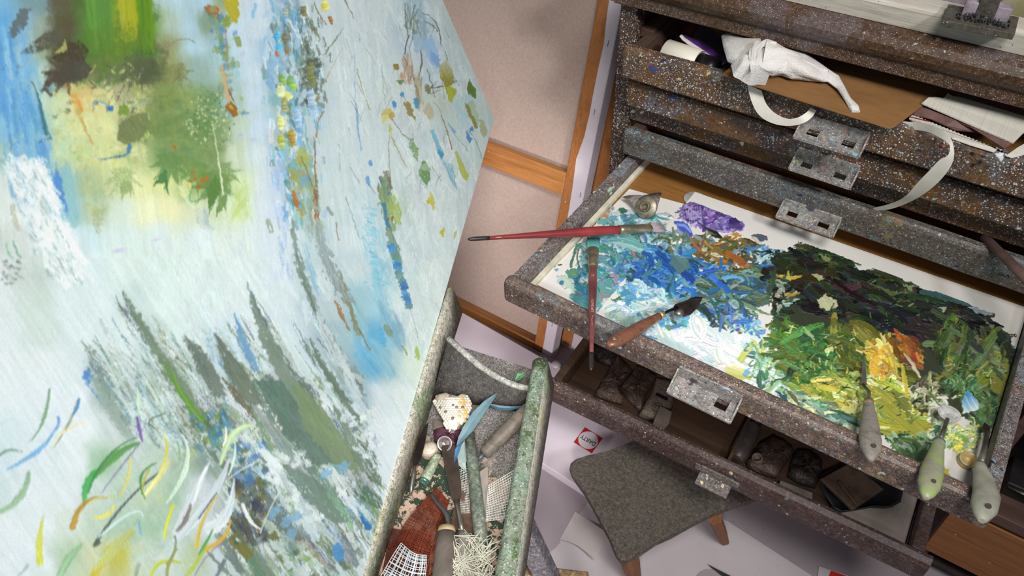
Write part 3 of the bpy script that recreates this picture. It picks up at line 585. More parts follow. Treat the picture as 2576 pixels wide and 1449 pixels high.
    for x, y, a, b, c in ((997, 168, 6, 10, (145, 120, 50)), (1012, 238, 5, 5, (70, 150, 195)), (1006, 205, 9, 9, (110, 140, 90)), (1012, 190, 6, 9, (190, 150, 120)), (992, 262, 5, 10, (80, 145, 205)), (1046, 258, 6, 13, (70, 145, 185)), (975, 285, 12, 14, (205, 190, 110)), (968, 300, 9, 10, (215, 205, 130)), (985, 295, 8, 9, (195, 160, 80)), (981, 325, 5, 11, (200, 190, 110)), (932, 410, 5, 7, (110, 160, 215)), (927, 455, 5, 14, (110, 160, 210)), (1075, 225, 7, 12, (130, 130, 80)), (1047, 255, 5, 8, (80, 150, 185))):
        B(x, y, a, b, -12, c, .92, rough=.55)
    O([(1014, 262), (1028, 250), (1042, 285), (1047, 305), (1030, 290)], (150, 130, 75), .9, rough=3, dry=.15, ang=70)
    O([(1063, 280), (1080, 255), (1095, 290), (1080, 300)], (190, 170, 130), .7, dry=.35, ang=65)
    # ---- central stream: reeds running down to the right
    for k in range(36):
        x = 968 + rnd.normal(0, 8); y = 430 + 60 * rnd.random(); S([(x, y), (x + 6, y + 26)], 5, p.pick([(80, 125, 150), (60, 110, 160), (120, 120, 90), (150, 140, 110)], 8), .75, dry=.3)
    for a, w, c in ((((965, 450), (972, 520), (985, 575)), (12, 30, 20), (140, 165, 120)), (((978, 575), (992, 620), (1005, 660)), (18, 22, 16), (125, 150, 130)), (((985, 500), (995, 535), (1005, 560)), (16, 28, 10), (165, 185, 110)), (((965, 515), (970, 545), (980, 570)), 10, (70, 125, 170))):
        S(a, w, c, .85, dry=.2, rough=.6)
    B(988, 550, 4, 8, 0, (170, 120, 50)); B(985, 520, 8, 8, 0, (170, 180, 90), .7)
    for k in range(17):
        t = k / 16; B(985 + 45 * t, 622 + 150 * t, 9 - 3 * t, 10, 70, p.pick([(70, 130, 190), (85, 150, 205), (110, 150, 150), (60, 115, 175)], 8), .9, rough=.6)
    S([(1030, 775), (1045, 820), (1050, 850)], 1.5, (120, 130, 130), .6)
    for k in range(90):
        y = 520 + 200 * rnd.random(); x = 928 + .10 * (y - 560) + rnd.normal(0, 9); S([(x, y), (x + 10, y + 4)], 4, p.pick([(120, 190, 220), (140, 205, 228), (160, 212, 230)], 6), .6, dry=.3)
    for a, w, c in ((((945, 680), (955, 740), (985, 830)), (14, 28, 30), (140, 195, 215)), (((955, 760), (985, 830), (1010, 880)), (10, 34, 10), (130, 175, 205)), (((985, 780), (1005, 820), (1018, 870)), (4, 14, 4), (115, 160, 190)), (((905, 830), (920, 880), (950, 920)), (30, 60, 40), (105, 178, 220)), (((890, 770), (900, 800), (905, 840)), (20, 40, 50), (150, 192, 205)), (((935, 870), (960, 900), (985, 940)), (40, 46, 20), (135, 185, 210))):
        S(a, w, c, .6, dry=.12, soft=8)
    B(962, 850, 8, 22, -15, (95, 175, 220), .9, rough=.5); B(975, 830, 8, 20, -30, (130, 140, 90), .6); S([(1010, 870), (1018, 880), (1024, 895)], 4, (160, 150, 90), .8)
    O([(1046, 868), (1055, 880), (1052, 905), (1044, 900)], (165, 195, 80), .8, rough=3)
    reeds = [(((736, 560), (752, 660), (790, 760)), (8, 20, 16), (140, 158, 150)), (((790, 760), (830, 860), (900, 950)), (14, 26, 20), (150, 165, 160)), (((800, 560), (825, 660), (880, 760)), (10, 34, 26), (160, 172, 175)), (((855, 720), (885, 790), (930, 880)), (3, 5, 3), (150, 140, 100)), (((846, 760), (862, 800), (880, 830)), (8, 10, 4), (175, 120, 70)), (((858, 690), (872, 740), (900, 840)), (3, 10, 14), (150, 150, 120)), (((780, 850), (815, 930), (880, 1010)), (2, 8, 12), (110, 125, 110)), (((745, 640), (770, 720), (800, 800)), (5, 10, 6), (120, 140, 125)), (((765, 610), (785, 690), (800, 740)), (8, 18, 8), (165, 200, 225)), (((310, 735), (335, 795), (390, 880)), (4, 14, 18), (105, 125, 125)), (((390, 880), (450, 970), (530, 1080)), (18, 20, 14), (115, 140, 80)), (((335, 790), (400, 870), (440, 930)), (6, 16, 10), (150, 165, 150)), (((622, 712), (640, 760), (670, 830)), (2, 9, 14), (100, 125, 145)), (((655, 800), (690, 890), (760, 980)), (10, 24, 26), (140, 145, 130)), (((668, 830), (720, 940), (800, 1060)), (14, 34, 40), (125, 145, 130)), (((590, 790), (612, 850), (650, 930)), (3, 10, 12), (110, 165, 205)), (((545, 840), (580, 900), (640, 970)), (8, 24, 26), (120, 130, 110)), (((465, 850), (505, 910), (560, 980)), (8, 26, 24), (110, 122, 112)), (((530, 830), (560, 880), (590, 920)), (4, 8, 10), (150, 195, 230)), (((840, 870), (880, 930), (920, 1000)), (8, 16, 6), (130, 140, 140)), (((800, 790), (850, 900), (915, 960)), (10, 30, 8), (205, 215, 222)), (((455, 990), (480, 1030), (520, 1080)), (10, 14, 8), (95, 150, 50)), (((420, 915), (455, 985), (490, 1040)), (6, 12, 10), (110, 140, 60)), (((850, 1080), (900, 1150), (925, 1200)), (4, 10, 4), (125, 135, 120))]
    # body of the reed bed: many streaks, denser downwards
    bed = [(300, 770), (480, 860), (640, 780), (830, 850), (900, 960), (930, 1100), (960, 1330), (820, 1449), (560, 1449), (560, 1180), (430, 1080), (300, 1080), (215, 930)]
    cols = [(110, 130, 110), (135, 155, 145), (95, 120, 110), (150, 165, 160), (185, 198, 200), (205, 215, 222), (120, 145, 160), (90, 105, 100), (140, 150, 115), (165, 180, 170), (110, 150, 175), (225, 232, 238), (120, 130, 85)]
    def reed(x, y):
        if rnd.random() > .25 + (y - 780) / 420: return
        L = 40 + 90 * rnd.random(); a = math.radians(57 + rnd.normal(0, 4)); w = 4 + 15 * rnd.random() ** 2
        S([(x - L * .5 * math.cos(a), y - L * .5 * math.sin(a)), (x + 1, y), (x + L * .5 * math.cos(a), y + L * .5 * math.sin(a))], (w * .4, w, w * .5), p.pick(cols, 9), .50 + .3 * rnd.random(), dry=.36 + .16 * rnd.random(), soft=2.2)
    p.scatter(bed, 1350, reed)
    for r in reeds: S(r[0], r[1], r[2], .85, dry=.27, rough=.7, soft=3, col2=tuple(int(v * .86) for v in r[2]))
    lower = [(520, 1000), (700, 930), (860, 1030), (930, 1200), (950, 1300), (860, 1400), (720, 1449), (560, 1449), (600, 1250), (520, 1120)]
    def knif(x, y):
        L = 60 + 110 * rnd.random(); a = math.radians(55 + rnd.normal(0, 5)); w = 10 + 26 * rnd.random()
        S([(x - L * .5 * math.cos(a), y - L * .5 * math.sin(a)), (x + L * .5 * math.cos(a), y + L * .5 * math.sin(a))], (w * .3, w, w * .6), p.pick([(105, 128, 112), (130, 150, 120), (150, 165, 130), (110, 120, 118), (165, 175, 178), (205, 214, 222), (225, 231, 238), (120, 150, 165), (95, 115, 95), (215, 222, 230)], 8), .75, dry=.30, rough=.5)
    p.scatter(lower, 230, knif)
    def wh(x, y):
        L = 20 + 60 * rnd.random(); a = math.radians(56 + rnd.normal(0, 8)); w = 14 + 30 * rnd.random()
        S([(x, y), (x + L * math.cos(a), y + L * math.sin(a))], (w * .5, w, w * .6), p.pick([(230, 236, 240), (205, 217, 220), (190, 206, 210), (215, 228, 230)], 4), .55, dry=.48, rough=.8)
    p.scatter([(260, 800), (640, 760), (900, 960), (960, 1300), (900, 1449), (700, 1449), (560, 1150), (280, 1080)], 240, wh)
    for a, w, c in ((((640, 960), (700, 1060), (790, 1180)), (14, 40, 26), (98, 122, 108)), (((720, 960), (790, 1050), (870, 1150)), (14, 44, 30), (128, 148, 108)), (((640, 1020), (720, 1130), (800, 1230)), (10, 26, 20), (140, 148, 145)), (((840, 1020), (880, 1100), (910, 1180)), (6, 22, 10), (112, 128, 112)), (((770, 1170), (830, 1240), (880, 1310)), (10, 30, 12), (105, 130, 118)), (((820, 1250), (860, 1290), (885, 1330)), (16, 22, 10), (135, 175, 140)), (((560, 950), (600, 1000), (636, 1050)), (4, 12, 6), (112, 96, 78)), (((650, 970), (680, 1020), (710, 1080)), (4, 12, 6), (215, 205, 200)), (((600, 1230), (660, 1300), (720, 1370)), (8, 16, 8), (150, 165, 150)), (((700, 1180), (760, 1270), (830, 1350)), (8, 20, 10), (165, 178, 180)), (((700, 1290), (760, 1360), (830, 1430)), (5, 14, 6), (155, 140, 125)), (((560, 1130), (620, 1180), (680, 1250)), (5, 14, 8), (140, 170, 190))):
        S(a, tuple(1.3 * q for q in w), c, .85, dry=.3, rough=.4, col2=tuple(min(255, int(v * 1.18)) for v in c))
    for x, y in ((680, 1190), (760, 1160), (710, 1150), (640, 1180), (930, 1120), (950, 1080), (900, 1040), (820, 1020), (740, 1250), (870, 1230), (800, 1300)):
        for k in range(9): B(x + rnd.normal(0, 18), y + rnd.normal(0, 18), 4 + 9 * rnd.random(), 3 + 6 * rnd.random(), 55, p.pick([(236, 240, 245), (222, 228, 236)], 4), .7, rough=.9)
    for q, c, d_ in (([(575, 845), (600, 870), (645, 945), (600, 905)], (205, 222, 238), .15), ([(500, 875), (530, 900), (575, 985), (545, 960)], (200, 216, 222), .25), ([(700, 800), (760, 900), (830, 1010), (770, 960), (715, 870)], (212, 224, 228), .3), ([(830, 840), (880, 930), (930, 1040), (880, 990)], (205, 217, 222), .3),
                     ([(310, 733), (332, 762), (400, 868), (470, 968), (545, 1092), (515, 1090), (440, 972), (350, 832)], (112, 130, 108), .28), ([(462, 848), (502, 868), (545, 932), (570, 995), (538, 1000), (498, 930)], (100, 112, 102), .24), ([(538, 836), (582, 888), (634, 960), (668, 1025), (618, 1012), (566, 930)], (104, 114, 98), .24), ([(622, 713), (650, 778), (694, 868), (744, 960), (806, 1055), (738, 1012), (688, 930), (652, 850)], (118, 135, 120), .26), ([(588, 786), (618, 850), (654, 930), (638, 940), (598, 860)], (104, 152, 192), .32), ([(640, 955), (705, 955), (786, 1060), (856, 1165), (796, 1172), (716, 1090)], (88, 114, 102), .22), ([(730, 955), (795, 1000), (884, 1130), (905, 1195), (836, 1160), (766, 1080)], (122, 142, 106), .24), ([(780, 852), (834, 940), (904, 1050), (920, 1088), (860, 1012), (808, 930)], (100, 120, 104), .26), ([(220, 940), (262, 960), (320, 1060), (345, 1115), (300, 1080), (250, 1010)], (140, 160, 152), .35), ([(560, 1160), (640, 1200), (720, 1290), (780, 1380), (700, 1330), (620, 1260)], (96, 108, 108), .34), ([(700, 1160), (790, 1200), (880, 1310), (840, 1320), (760, 1250)], (110, 132, 122), .32)):
        O(q, c, .88, soft=5, rough=5, dry=d_, ang=58, col2=tuple(int(v * .88 + 20) for v in c), dirv=(q[0], q[len(q) // 2 + 1]))
    S([(418, 915), (455, 985), (535, 1085)], (5, 15, 8), (98, 146, 58), .95, dry=.08); S([(430, 925), (470, 1010), (520, 1070)], (2, 5, 3), (120, 165, 75), .8)
    # teal / ultramarine knife marks, dark pool
    for k in range(60): B(480 + 110 * rnd.random(), 1040 + 90 * rnd.random(), 4 + 10 * rnd.random(), 3 + 6 * rnd.random(), 60, p.pick([(60, 120, 160), (85, 145, 185), (120, 135, 60), (150, 190, 210), (90, 110, 90)], 9), .65, rough=.8)
    for k in range(90): B(585 + 85 * rnd.random(), 1210 + 160 * rnd.random(), 4 + 14 * rnd.random(), 3 + 9 * rnd.random(), 60, p.pick([(70, 65, 72), (85, 85, 90), (95, 95, 60), (130, 110, 50), (55, 70, 85), (110, 130, 130)], 9), .6, rough=.8)
    for k in range(40): B(590 + 80 * rnd.random(), 1110 + 110 * rnd.random(), 5 + 9 * rnd.random(), 3 + 6 * rnd.random(), 50, p.pick([(80, 130, 190), (60, 110, 185), (120, 160, 190), (90, 100, 70)], 9), .6, rough=.8)
    for k in range(7): S([(600 + k * 13, 1160 + k * 9), (618 + k * 13, 1185 + k * 9), (610 + k * 13, 1215 + k * 9)], 3, (100, 120, 110), .6)
    B(852, 1388, 14, 24, -10, (85, 145, 205), .97, rough=.25); O([(905, 1300), (915, 1300), (935, 1330), (925, 1335), (910, 1318)], (55, 115, 185), .95, rough=4); S([(900, 1285), (915, 1300), (932, 1325)], 6, (70, 130, 180), .7, dry=.25)
    for x, y in ((905, 1265), (925, 1275), (935, 1290), (880, 1285)): B(x, y, 8, 4, 40, (120, 160, 195), .8, rough=.7)
    for x, y in ((720, 1310), (735, 1340), (690, 1290), (745, 1300), (820, 1190), (865, 1175)): B(x, y, 12, 16, 40, (125, 175, 215), .7, rough=.6)
    B(690, 1350, 14, 12, 0, (110, 110, 70), .85, rough=.6); O([(575, 1350), (600, 1330), (590, 1370), (615, 1360), (640, 1400), (620, 1410), (580, 1370)], (120, 115, 60), .85, rough=5)
    for k in range(40): B(700 + 110 * rnd.random(), 1370 + 80 * rnd.random(), 4 + 12 * rnd.random(), 3 + 7 * rnd.random(), 55, p.pick([(110, 140, 90), (150, 180, 120), (80, 110, 85), (170, 195, 170), (205, 214, 220)], 9), .6, rough=.8)
    for x, y in ((880, 1410), (875, 1390)): B(x, y, 7, 12, 20, (150, 150, 165), .6, rough=.8)
    O([(208, 935), (222, 928), (235, 945), (225, 965), (212, 955)], (75, 135, 205), .85, rough=4); S([(215, 960), (245, 1000), (262, 1020)], (3, 5, 2), (90, 140, 200), .7)
    S([(228, 950), (290, 1050), (340, 1120)], (10, 34, 14), (160, 178, 172), .7, dry=.25); S([(330, 900), (380, 980), (420, 1060)], (6, 10, 8), (205, 222, 215), .7, dry=.2)
    # broken edges: a small irregular drag of the wet paint
    wx = (p.noise(p.X / 11, p.Y / 11 + 5) - .5) * 3.4 + (p.noise(p.X / 3.2 + 9, p.Y / 3.2) - .5) * 2.2
    wy = (p.noise(p.X / 11 + 31, p.Y / 11) - .5) * 4 + (p.noise(p.X / 3.2, p.Y / 3.2 + 77) - .5) * 2.4
    ix = np.clip(p.X + wx, 0, p.W - 1).astype(int); iy = np.clip(p.Y + wy, 0, p.H - 1).astype(int)
    p.img = p.img[iy, ix]
    # ---- grasses, lower left
    gr = [(((125, 978), (108, 1060), (75, 1110)), (5, 9, 3), (125, 165, 125)), (((198, 1005), (170, 1070), (130, 1130)), (6, 6, 2), (130, 150, 120)), (((198, 1005), (194, 1025), (186, 1040)), 8, (85, 135, 195)), (((140, 1075), (100, 1130), (20, 1180)), (3, 14, 5), (120, 175, 220)), (((146, 1050), (147, 1065), (140, 1080)), 7, (110, 150, 215)), (((215, 1062), (170, 1080), (130, 1120)), (3, 6, 3), (230, 210, 160)), (((0, 1145), (25, 1132), (55, 1138)), (7, 7, 3), (125, 155, 135)), (((72, 1190), (50, 1250), (0, 1288)), (12, 18, 12), (145, 178, 145)), (((110, 1298), (100, 1350), (100, 1415)), (3, 16, 18), (205, 208, 75)), (((345, 975), (350, 1020), (346, 1050)), (3, 8, 5), (185, 215, 185)), (((345, 1050), (352, 1085), (358, 1110)), (6, 10, 5), (115, 85, 165)), (((350, 1115), (300, 1140), (235, 1200)), (8, 22, 14), (95, 150, 85)), (((240, 1190), (218, 1220), (212, 1270)), (16, 20, 8), (75, 165, 90)), (((345, 1100), (270, 1150), (222, 1240)), (3, 5, 4), (60, 130, 70)), (((400, 1190), (320, 1260), (245, 1360)), (6, 6, 9), (88, 98, 100)), (((245, 1360), (238, 1372), (250, 1365)), 9, (80, 88, 85)), (((348, 1120), (300, 1180), (255, 1240)), (3, 5, 3), (130, 120, 165)), (((328, 1150), (322, 1200), (300, 1250)), (4, 8, 3), (220, 205, 95)), (((270, 1252), (215, 1265), (182, 1325)), (5, 12, 16), (180, 140, 60)), (((290, 1250), (250, 1252), (225, 1265)), 5, (200, 195, 130)), (((235, 1300), (265, 1298), (290, 1270)), (6, 10, 5), (222, 208, 90)), (((412, 1098), (420, 1130), (405, 1185)), (4, 8, 6), (215, 208, 80)), (((425, 1160), (400, 1200), (360, 1250)), (8, 16, 6), (222, 215, 140)), (((392, 1165), (355, 1200), (365, 1255)), (4, 7, 4), (75, 140, 70)), (((375, 1180), (362, 1210), (360, 1230)), 5, (190, 170, 70)), (((460, 1095), (470, 1170), (420, 1265)), (3, 14, 4), (205, 222, 205)), (((445, 1110), (452, 1140), (448, 1175)), 4, (130, 170, 130)), (((435, 1272), (422, 1310), (412, 1352)), (8, 8, 6), (205, 205, 50)), (((525, 1165), (490, 1240), (440, 1340)), (6, 26, 12), (200, 208, 216)), (((520, 1175), (500, 1220), (490, 1260)), 6, (228, 232, 238)), (((480, 1270), (465, 1310), (445, 1335)), (6, 14, 6), (130, 118, 118)), (((575, 1160), (520, 1270), (440, 1360)), (6, 30, 14), (198, 206, 216)), (((545, 1240), (510, 1290), (500, 1305)), 4, (90, 105, 125)), (((640, 1072), (590, 1090), (555, 1165)), (6, 20, 8), (195, 215, 170)), (((567, 1075), (568, 1100), (560, 1120)), (3, 6, 4), (225, 232, 215)), (((590, 1110), (590, 1150), (575, 1195)), (3, 7, 4), (205, 222, 205)), (((590, 1205), (570, 1290), (530, 1330)), (3, 22, 34), (208, 214, 222)), (((548, 1245), (510, 1310), (495, 1375)), (4, 9, 10), (200, 175, 75)), (((580, 1310), (560, 1355), (515, 1382)), (5, 11, 12), (205, 165, 55)), (((535, 1330), (505, 1395), (470, 1449)), (4, 10, 8), (175, 185, 70)), (((535, 1335), (515, 1370), (500, 1395)), (4, 7, 4), (70, 150, 100)), (((455, 1415), (405, 1415), (380, 1449)), (6, 12, 9), (185, 195, 75)), (((560, 1365), (520, 1400), (490, 1449)), 3, (150, 125, 185)), (((565, 1410), (550, 1440), (545, 1449)), 9, (105, 115, 125)), (((610, 1270), (630, 1310), (655, 1330)), (10, 10, 4), (232, 236, 240)), (((655, 1340), (680, 1280), (705, 1235)), 3, (200, 215, 210)), (((575, 1205), (610, 1180), (650, 1160)), 3, (205, 215, 220)), (((205, 1370), (170, 1410), (150, 1449)), (8, 22, 16), (150, 190, 150)), (((275, 1395), (255, 1420), (235, 1449)), (16, 20, 24), (195, 180, 60)), (((330, 1340), (280, 1390), (240, 1430)), (18, 26, 12), (190, 195, 120)), (((70, 1420), (60, 1435), (45, 1449)), 6, (165, 175, 190)), (((360, 1300), (330, 1290), (250, 1350)), (4, 8, 4), (190, 215, 220)), (((340, 1460), (345, 1430), (350, 1420)), 10, (150, 165, 150)), (((440, 1350), (440, 1380), (420, 1420)), 5, (130, 140, 120)), (((0, 1068), (15, 1058), (32, 1055)), 3, (190, 195, 205), ), (((350, 1310), (352, 1330), (355, 1345)), 6, (110, 160, 190)), (((445, 1380), (425, 1420), (420, 1449)), (5, 9, 8), (150, 155, 90)), (((395, 1080), (375, 1060), (415, 1040)), 4, (90, 115, 100))]
    for k in range(150):
        x = 210 + 300 * rnd.random(); y = 1130 + 300 * rnd.random()
        if x < 330 - (y - 1130) * .35: continue
        B(x, y, 6 + 14 * rnd.random(), 4 + 8 * rnd.random(), -50, p.pick([(160, 190, 165), (185, 208, 195), (205, 216, 215), (150, 180, 150), (200, 210, 150)], 8), .35, grain=.45)
    for g in gr: S(g[0], g[1], g[2], .92, dry=.05, rough=.2, col2=tuple(min(255, int(v * 1.12)) for v in g[2]), soft=2)
    B(98, 604 - 0, 12, 5, -15, (215, 195, 235), .5); B(300, 630, 16, 5, -12, (205, 180, 232), .6, soft=4); B(390, 604, 10, 4, -10, (212, 190, 236), .6, soft=4)
    L = p.img.mean(2, keepdims=True)
    p.img = np.clip(L + (p.img - L) * .95, 0, 1) * np.array([1.005, 1.03, 1.015], np.float32)
    p.img += (np.array([.0, .012, .006], np.float32)) * L
    # fine canvas tooth
    p.img *= (1 + .035 * (p.noise(p.X / 1.3, p.Y / 1.3) - .5))[..., None]
    p.img = np.clip(p.img, .01, .985)
    return p
def paint_palette():
    p = Paint(1290, 465, 2590, 1270, 11)
    p.img[:] = np.array([208, 205, 200], np.float32) / 255
    S, B, O = p.stroke, p.blob, p.poly; rnd = p.rng
    split = lambda x, y: (x - 1748) * 306 + (y - 484) * 248      # < 0: on the left sheet
    def field(P, n, cols, w=(5, 16), L=(14, 46), ang=None, jit=10, dry=.18, h=1.0, al=.95, side=0, curve=6):
        def f(x, y):
            if side and split(x, y) * side < 0: return
            a = math.radians(rnd.random() * 180 if ang is None else ang[int(rnd.integers(len(ang)))] + rnd.normal(0, 12))
            l = (L[0] + (L[1] - L[0]) * rnd.random()) * (1 if rnd.random() < .7 else 1.6); ww = w[0] + (w[1] - w[0]) * rnd.random()
            dx, dy = math.cos(a) * l / 2, math.sin(a) * l / 2 * .8
            c = p.pick(cols, jit)
            S([(x - dx, y - dy), (x + rnd.normal(0, curve), y + rnd.normal(0, curve)), (x + dx, y + dy)], (ww * .6, ww, ww * .5), c, al, dry=dry + .12 * rnd.random(), rough=.40, h=h * (.5 + rnd.random()), bristle=.2, col2=p.pick([c], jit * 1.6))
        p.scatter(P, int(n * 1.35), f)
    def flecks(P, n, cols, side=0):
        def f(x, y):
            if side and split(x, y) * side < 0: return
            a = rnd.random() * 3.14; l = 5 + 16 * rnd.random()
            S([(x, y), (x + l * math.cos(a), y + l * math.sin(a) * .8)], 1.2 + 2.6 * rnd.random(), p.pick(cols, 10), .9, h=1.3)
        p.scatter(P, int(n * .9), f)
    # ---------------- left sheet: teal and turquoise
    L = [(1470, 625), (1530, 545), (1560, 530), (1600, 545), (1690, 540), (1500, 785), (1450, 740), (1430, 700)]
    O([(1590, 560), (1640, 555), (1680, 560), (1640, 620), (1560, 640), (1540, 600), (1545, 560)], (178, 176, 178), .8, rough=6)
    O([(1536, 545), (1565, 520), (1605, 535), (1600, 560), (1560, 575), (1530, 570)], (190, 205, 205), .9, rough=6, h=.6)
    B(1530, 520, 16, 6, 20, (110, 165, 165), .9, rough=.6); O([(1510, 545), (1525, 515), (1540, 525), (1528, 550)], (170, 100, 55), .7, rough=3)
    field(L, 150, [(70, 150, 165), (110, 175, 178), (60, 135, 180), (140, 190, 195), (80, 150, 135), (95, 140, 150), (175, 205, 208), (55, 120, 160)], (6, 17), (20, 60), [20, 40, 60, -20], side=-1)
    field([(1500, 700), (1560, 640), (1640, 620), (1560, 720), (1510, 775), (1460, 720)], 60, [(55, 130, 165), (75, 150, 175), (60, 125, 120), (120, 130, 140), (150, 140, 148), (90, 160, 150)], (5, 14), (14, 45), side=-1)
    S([(1535, 604), (1575, 606), (1640, 632)], (18, 30, 12), (118, 178, 176), 1, col2=(95, 165, 165), h=1, dry=.05); S([(1545, 610), (1590, 622), (1630, 640)], (8, 14, 6), (150, 195, 190), .9, h=1, dry=.1)
    O([(1500, 560), (1512, 548), (1535, 552), (1520, 565)], (100, 175, 175), .9, h=.5); B(1566, 529, 10, 8, 10, (45, 105, 80), .95, h=.5)
    B(1441, 686, 15, 12, 10, (88, 150, 112), .97, rough=.35, h=.8); O([(1402, 706), (1412, 690), (1440, 702), (1460, 720), (1450, 735), (1425, 726)], (190, 215, 195), .9, rough=4, h=.7)
    B(1412, 710, 5, 6, 0, (45, 115, 150), .9); B(1450, 712, 6, 6, 0, (50, 120, 165)); S([(1445, 752), (1470, 748), (1500, 760)], 12, (70, 150, 170), .95, h=.6, dry=.15); S([(1440, 745), (1480, 770), (1510, 780)], 16, (85, 160, 165), .95, h=.6, dry=.2)
    S([(1450, 720), (1475, 735), (1490, 745)], 14, (40, 130, 165), .9, h=.8, dry=.1); O([(1490, 720), (1530, 700), (1555, 730), (1520, 780), (1495, 775)], (95, 165, 160), .85, rough=4, h=.5)
    S([(1385, 674), (1400, 666), (1412, 664)], 3, (40, 40, 38), .9, dry=.2); S([(1450, 620), (1440, 650), (1436, 668)], (8, 5, 8), (60, 110, 85), .9, dry=.2); B(1456, 617, 10, 7, 0, (75, 130, 115), .9, rough=.6); S([(1455, 625), (1452, 650), (1458, 668)], 3, (50, 80, 60), .9, dry=.2)
    B(1400, 676, 5, 4, 0, (120, 170, 205)); B(1376, 672, 3.5, 3.5, 0, (60, 130, 170)); B(1485, 615, 7, 3, 0, (25, 25, 25))
    S([(1545, 680), (1558, 655), (1568, 648)], 6, (70, 140, 185), .95, h=1); S([(1550, 690), (1560, 670), (1590, 690)], 7, (60, 135, 190), .95, h=1); S([(1518, 672), (1530, 680), (1545, 672)], 6, (80, 160, 200), .9, h=1)
    flecks(L, 70, [(200, 220, 220), (50, 110, 140), (60, 90, 70), (150, 195, 200), (160, 150, 155)], side=-1)
    O([(1500, 742), (1515, 735), (1540, 742), (1530, 748), (1508, 752)], (150, 138, 142), .8, rough=2); O([(1515, 750), (1540, 748), (1530, 770), (1512, 775)], (208, 206, 206), .95, rough=3)
    # ---------------- right sheet
    O([(1748, 484), (1500, 790), (1470, 830), (1560, 900), (2576, 1300), (2600, 700), (1900, 530)], (214, 211, 205), 1, rough=0)
    m0 = p.mask.copy()
    O([(1748, 484), (1500, 790), (1470, 830), (1560, 900), (2576, 1300), (2600, 700), (1900, 530)], (214, 211, 205), 1, rough=0)
    keep = (p.X - 1748) * 306 + (p.Y - 484) * 248 > 0
    p.mask[keep] = 0; p.hgt[keep] = 0; p.left = ~keep
    # violet, ultramarine, darks
    O([(1705, 540), (1712, 520), (1740, 508), (1775, 515), (1800, 530), (1830, 545), (1868, 560), (1872, 580), (1850, 585), (1820, 575), (1800, 590), (1775, 575), (1745, 572), (1725, 555)], (112, 92, 160), .97, rough=5, h=1.0, ang=75, dry=.1)
    field([(1715, 525), (1760, 512), (1830, 545), (1860, 565), (1810, 580), (1750, 568)], 60, [(120, 95, 170), (150, 130, 190), (90, 65, 145), (170, 160, 205), (75, 55, 120)], (4, 12), (14, 40), [75, 30, -30], side=1)
    for k in range(9): S([(1712 + k * 6, 520 + rnd.normal(0, 3)), (1716 + k * 6, 560 + rnd.normal(0, 5))], 2, (165, 155, 195), .7, dry=.2)
    B(1848, 558, 12, 10, 20, (60, 40, 105), .95, h=1.4); B(1858, 570, 10, 7, 40, (85, 60, 125), .9, h=1)
    S([(1702, 560), (1720, 575), (1735, 590)], (12, 26, 16), (75, 105, 205), 1, col2=(60, 60, 175), h=1.5, dry=.06); S([(1705, 565), (1725, 572), (1736, 582)], 7, (130, 165, 225), .8, h=1)
    S([(1775, 575), (1790, 585), (1815, 600)], (4, 15, 8), (30, 38, 32), 1, h=1.4); S([(1776, 578), (1790, 588), (1800, 592)], 4, (80, 100, 60), .8); S([(1750, 555), (1765, 568), (1785, 578)], 3, (60, 50, 90), .9, h=1)
    O([(1815, 592), (1845, 585), (1868, 592), (1860, 612), (1830, 615)], (225, 220, 190), .95, rough=4, h=.8); B(1852, 592, 12, 6, 15, (190, 120, 40), .9, rough=.6, h=1); B(1830, 597, 9, 5, 30, (170, 100, 30), .8, rough=.6)
    O([(1889, 592), (1905, 588), (1930, 592), (1930, 605), (1912, 606), (1900, 602)], (72, 85, 100), .95, rough=2, h=.7, dry=.12, ang=90)
    # olive / ochre knife marks
    A = [(1738, 600), (1790, 590), (1870, 610), (1930, 620), (1960, 650), (1950, 690), (1850, 690), (1770, 660), (1735, 640)]
    field(A, 120, [(85, 95, 60), (110, 105, 55), (130, 100, 50), (165, 110, 45), (95, 80, 45), (190, 195, 165), (70, 90, 80), (120, 150, 160), (60, 65, 40)], (5, 15), (14, 50), [25, 45, -25], side=1)
    S([(1830, 640), (1850, 650), (1866, 662)], 17, (170, 95, 35), .97, h=1.4, col2=(140, 80, 35), dry=.05); S([(1735, 600), (1748, 618), (1760, 630)], 9, (150, 110, 75), .9, h=1)
    field([(1880, 610), (1960, 635), (1985, 655), (1960, 690), (1900, 660)], 34, [(60, 120, 175), (95, 140, 175), (170, 195, 200), (50, 70, 80), (205, 210, 205)], (5, 13), (14, 40), side=1)
    O([(1935, 650), (1945, 635), (1970, 640), (1962, 658), (1945, 662)], (150, 185, 210), .95, rough=3, h=.8)
    # sap-green squares by the split line
    O([(1660, 590), (1680, 585), (1700, 592), (1715, 610), (1690, 620), (1665, 612)], (90, 115, 95), .95, rough=3, h=.8); O([(1672, 606), (1690, 600), (1696, 615), (1680, 620)], (205, 208, 160), .95, rough=2, h=.8)
    field([(1650, 610), (1670, 585), (1720, 590), (1740, 630), (1700, 660), (1660, 640)], 40, [(85, 110, 75), (110, 135, 80), (70, 100, 95), (130, 165, 165), (210, 210, 195), (90, 150, 175)], (4, 11), (12, 34), side=1)
    # blues
    Bl = [(1600, 660), (1640, 625), (1690, 640), (1760, 660), (1850, 690), (1940, 680), (1930, 740), (1860, 790), (1760, 790), (1680, 770), (1610, 730), (1580, 700)]
    field(Bl, 260, [(35, 105, 175), (25, 85, 160), (60, 130, 190), (55, 115, 150), (85, 150, 190), (45, 80, 95), (120, 175, 205), (70, 110, 110), (30, 95, 185)], (6, 18), (16, 56), [25, 50, -30, 100], side=1, h=1.5)
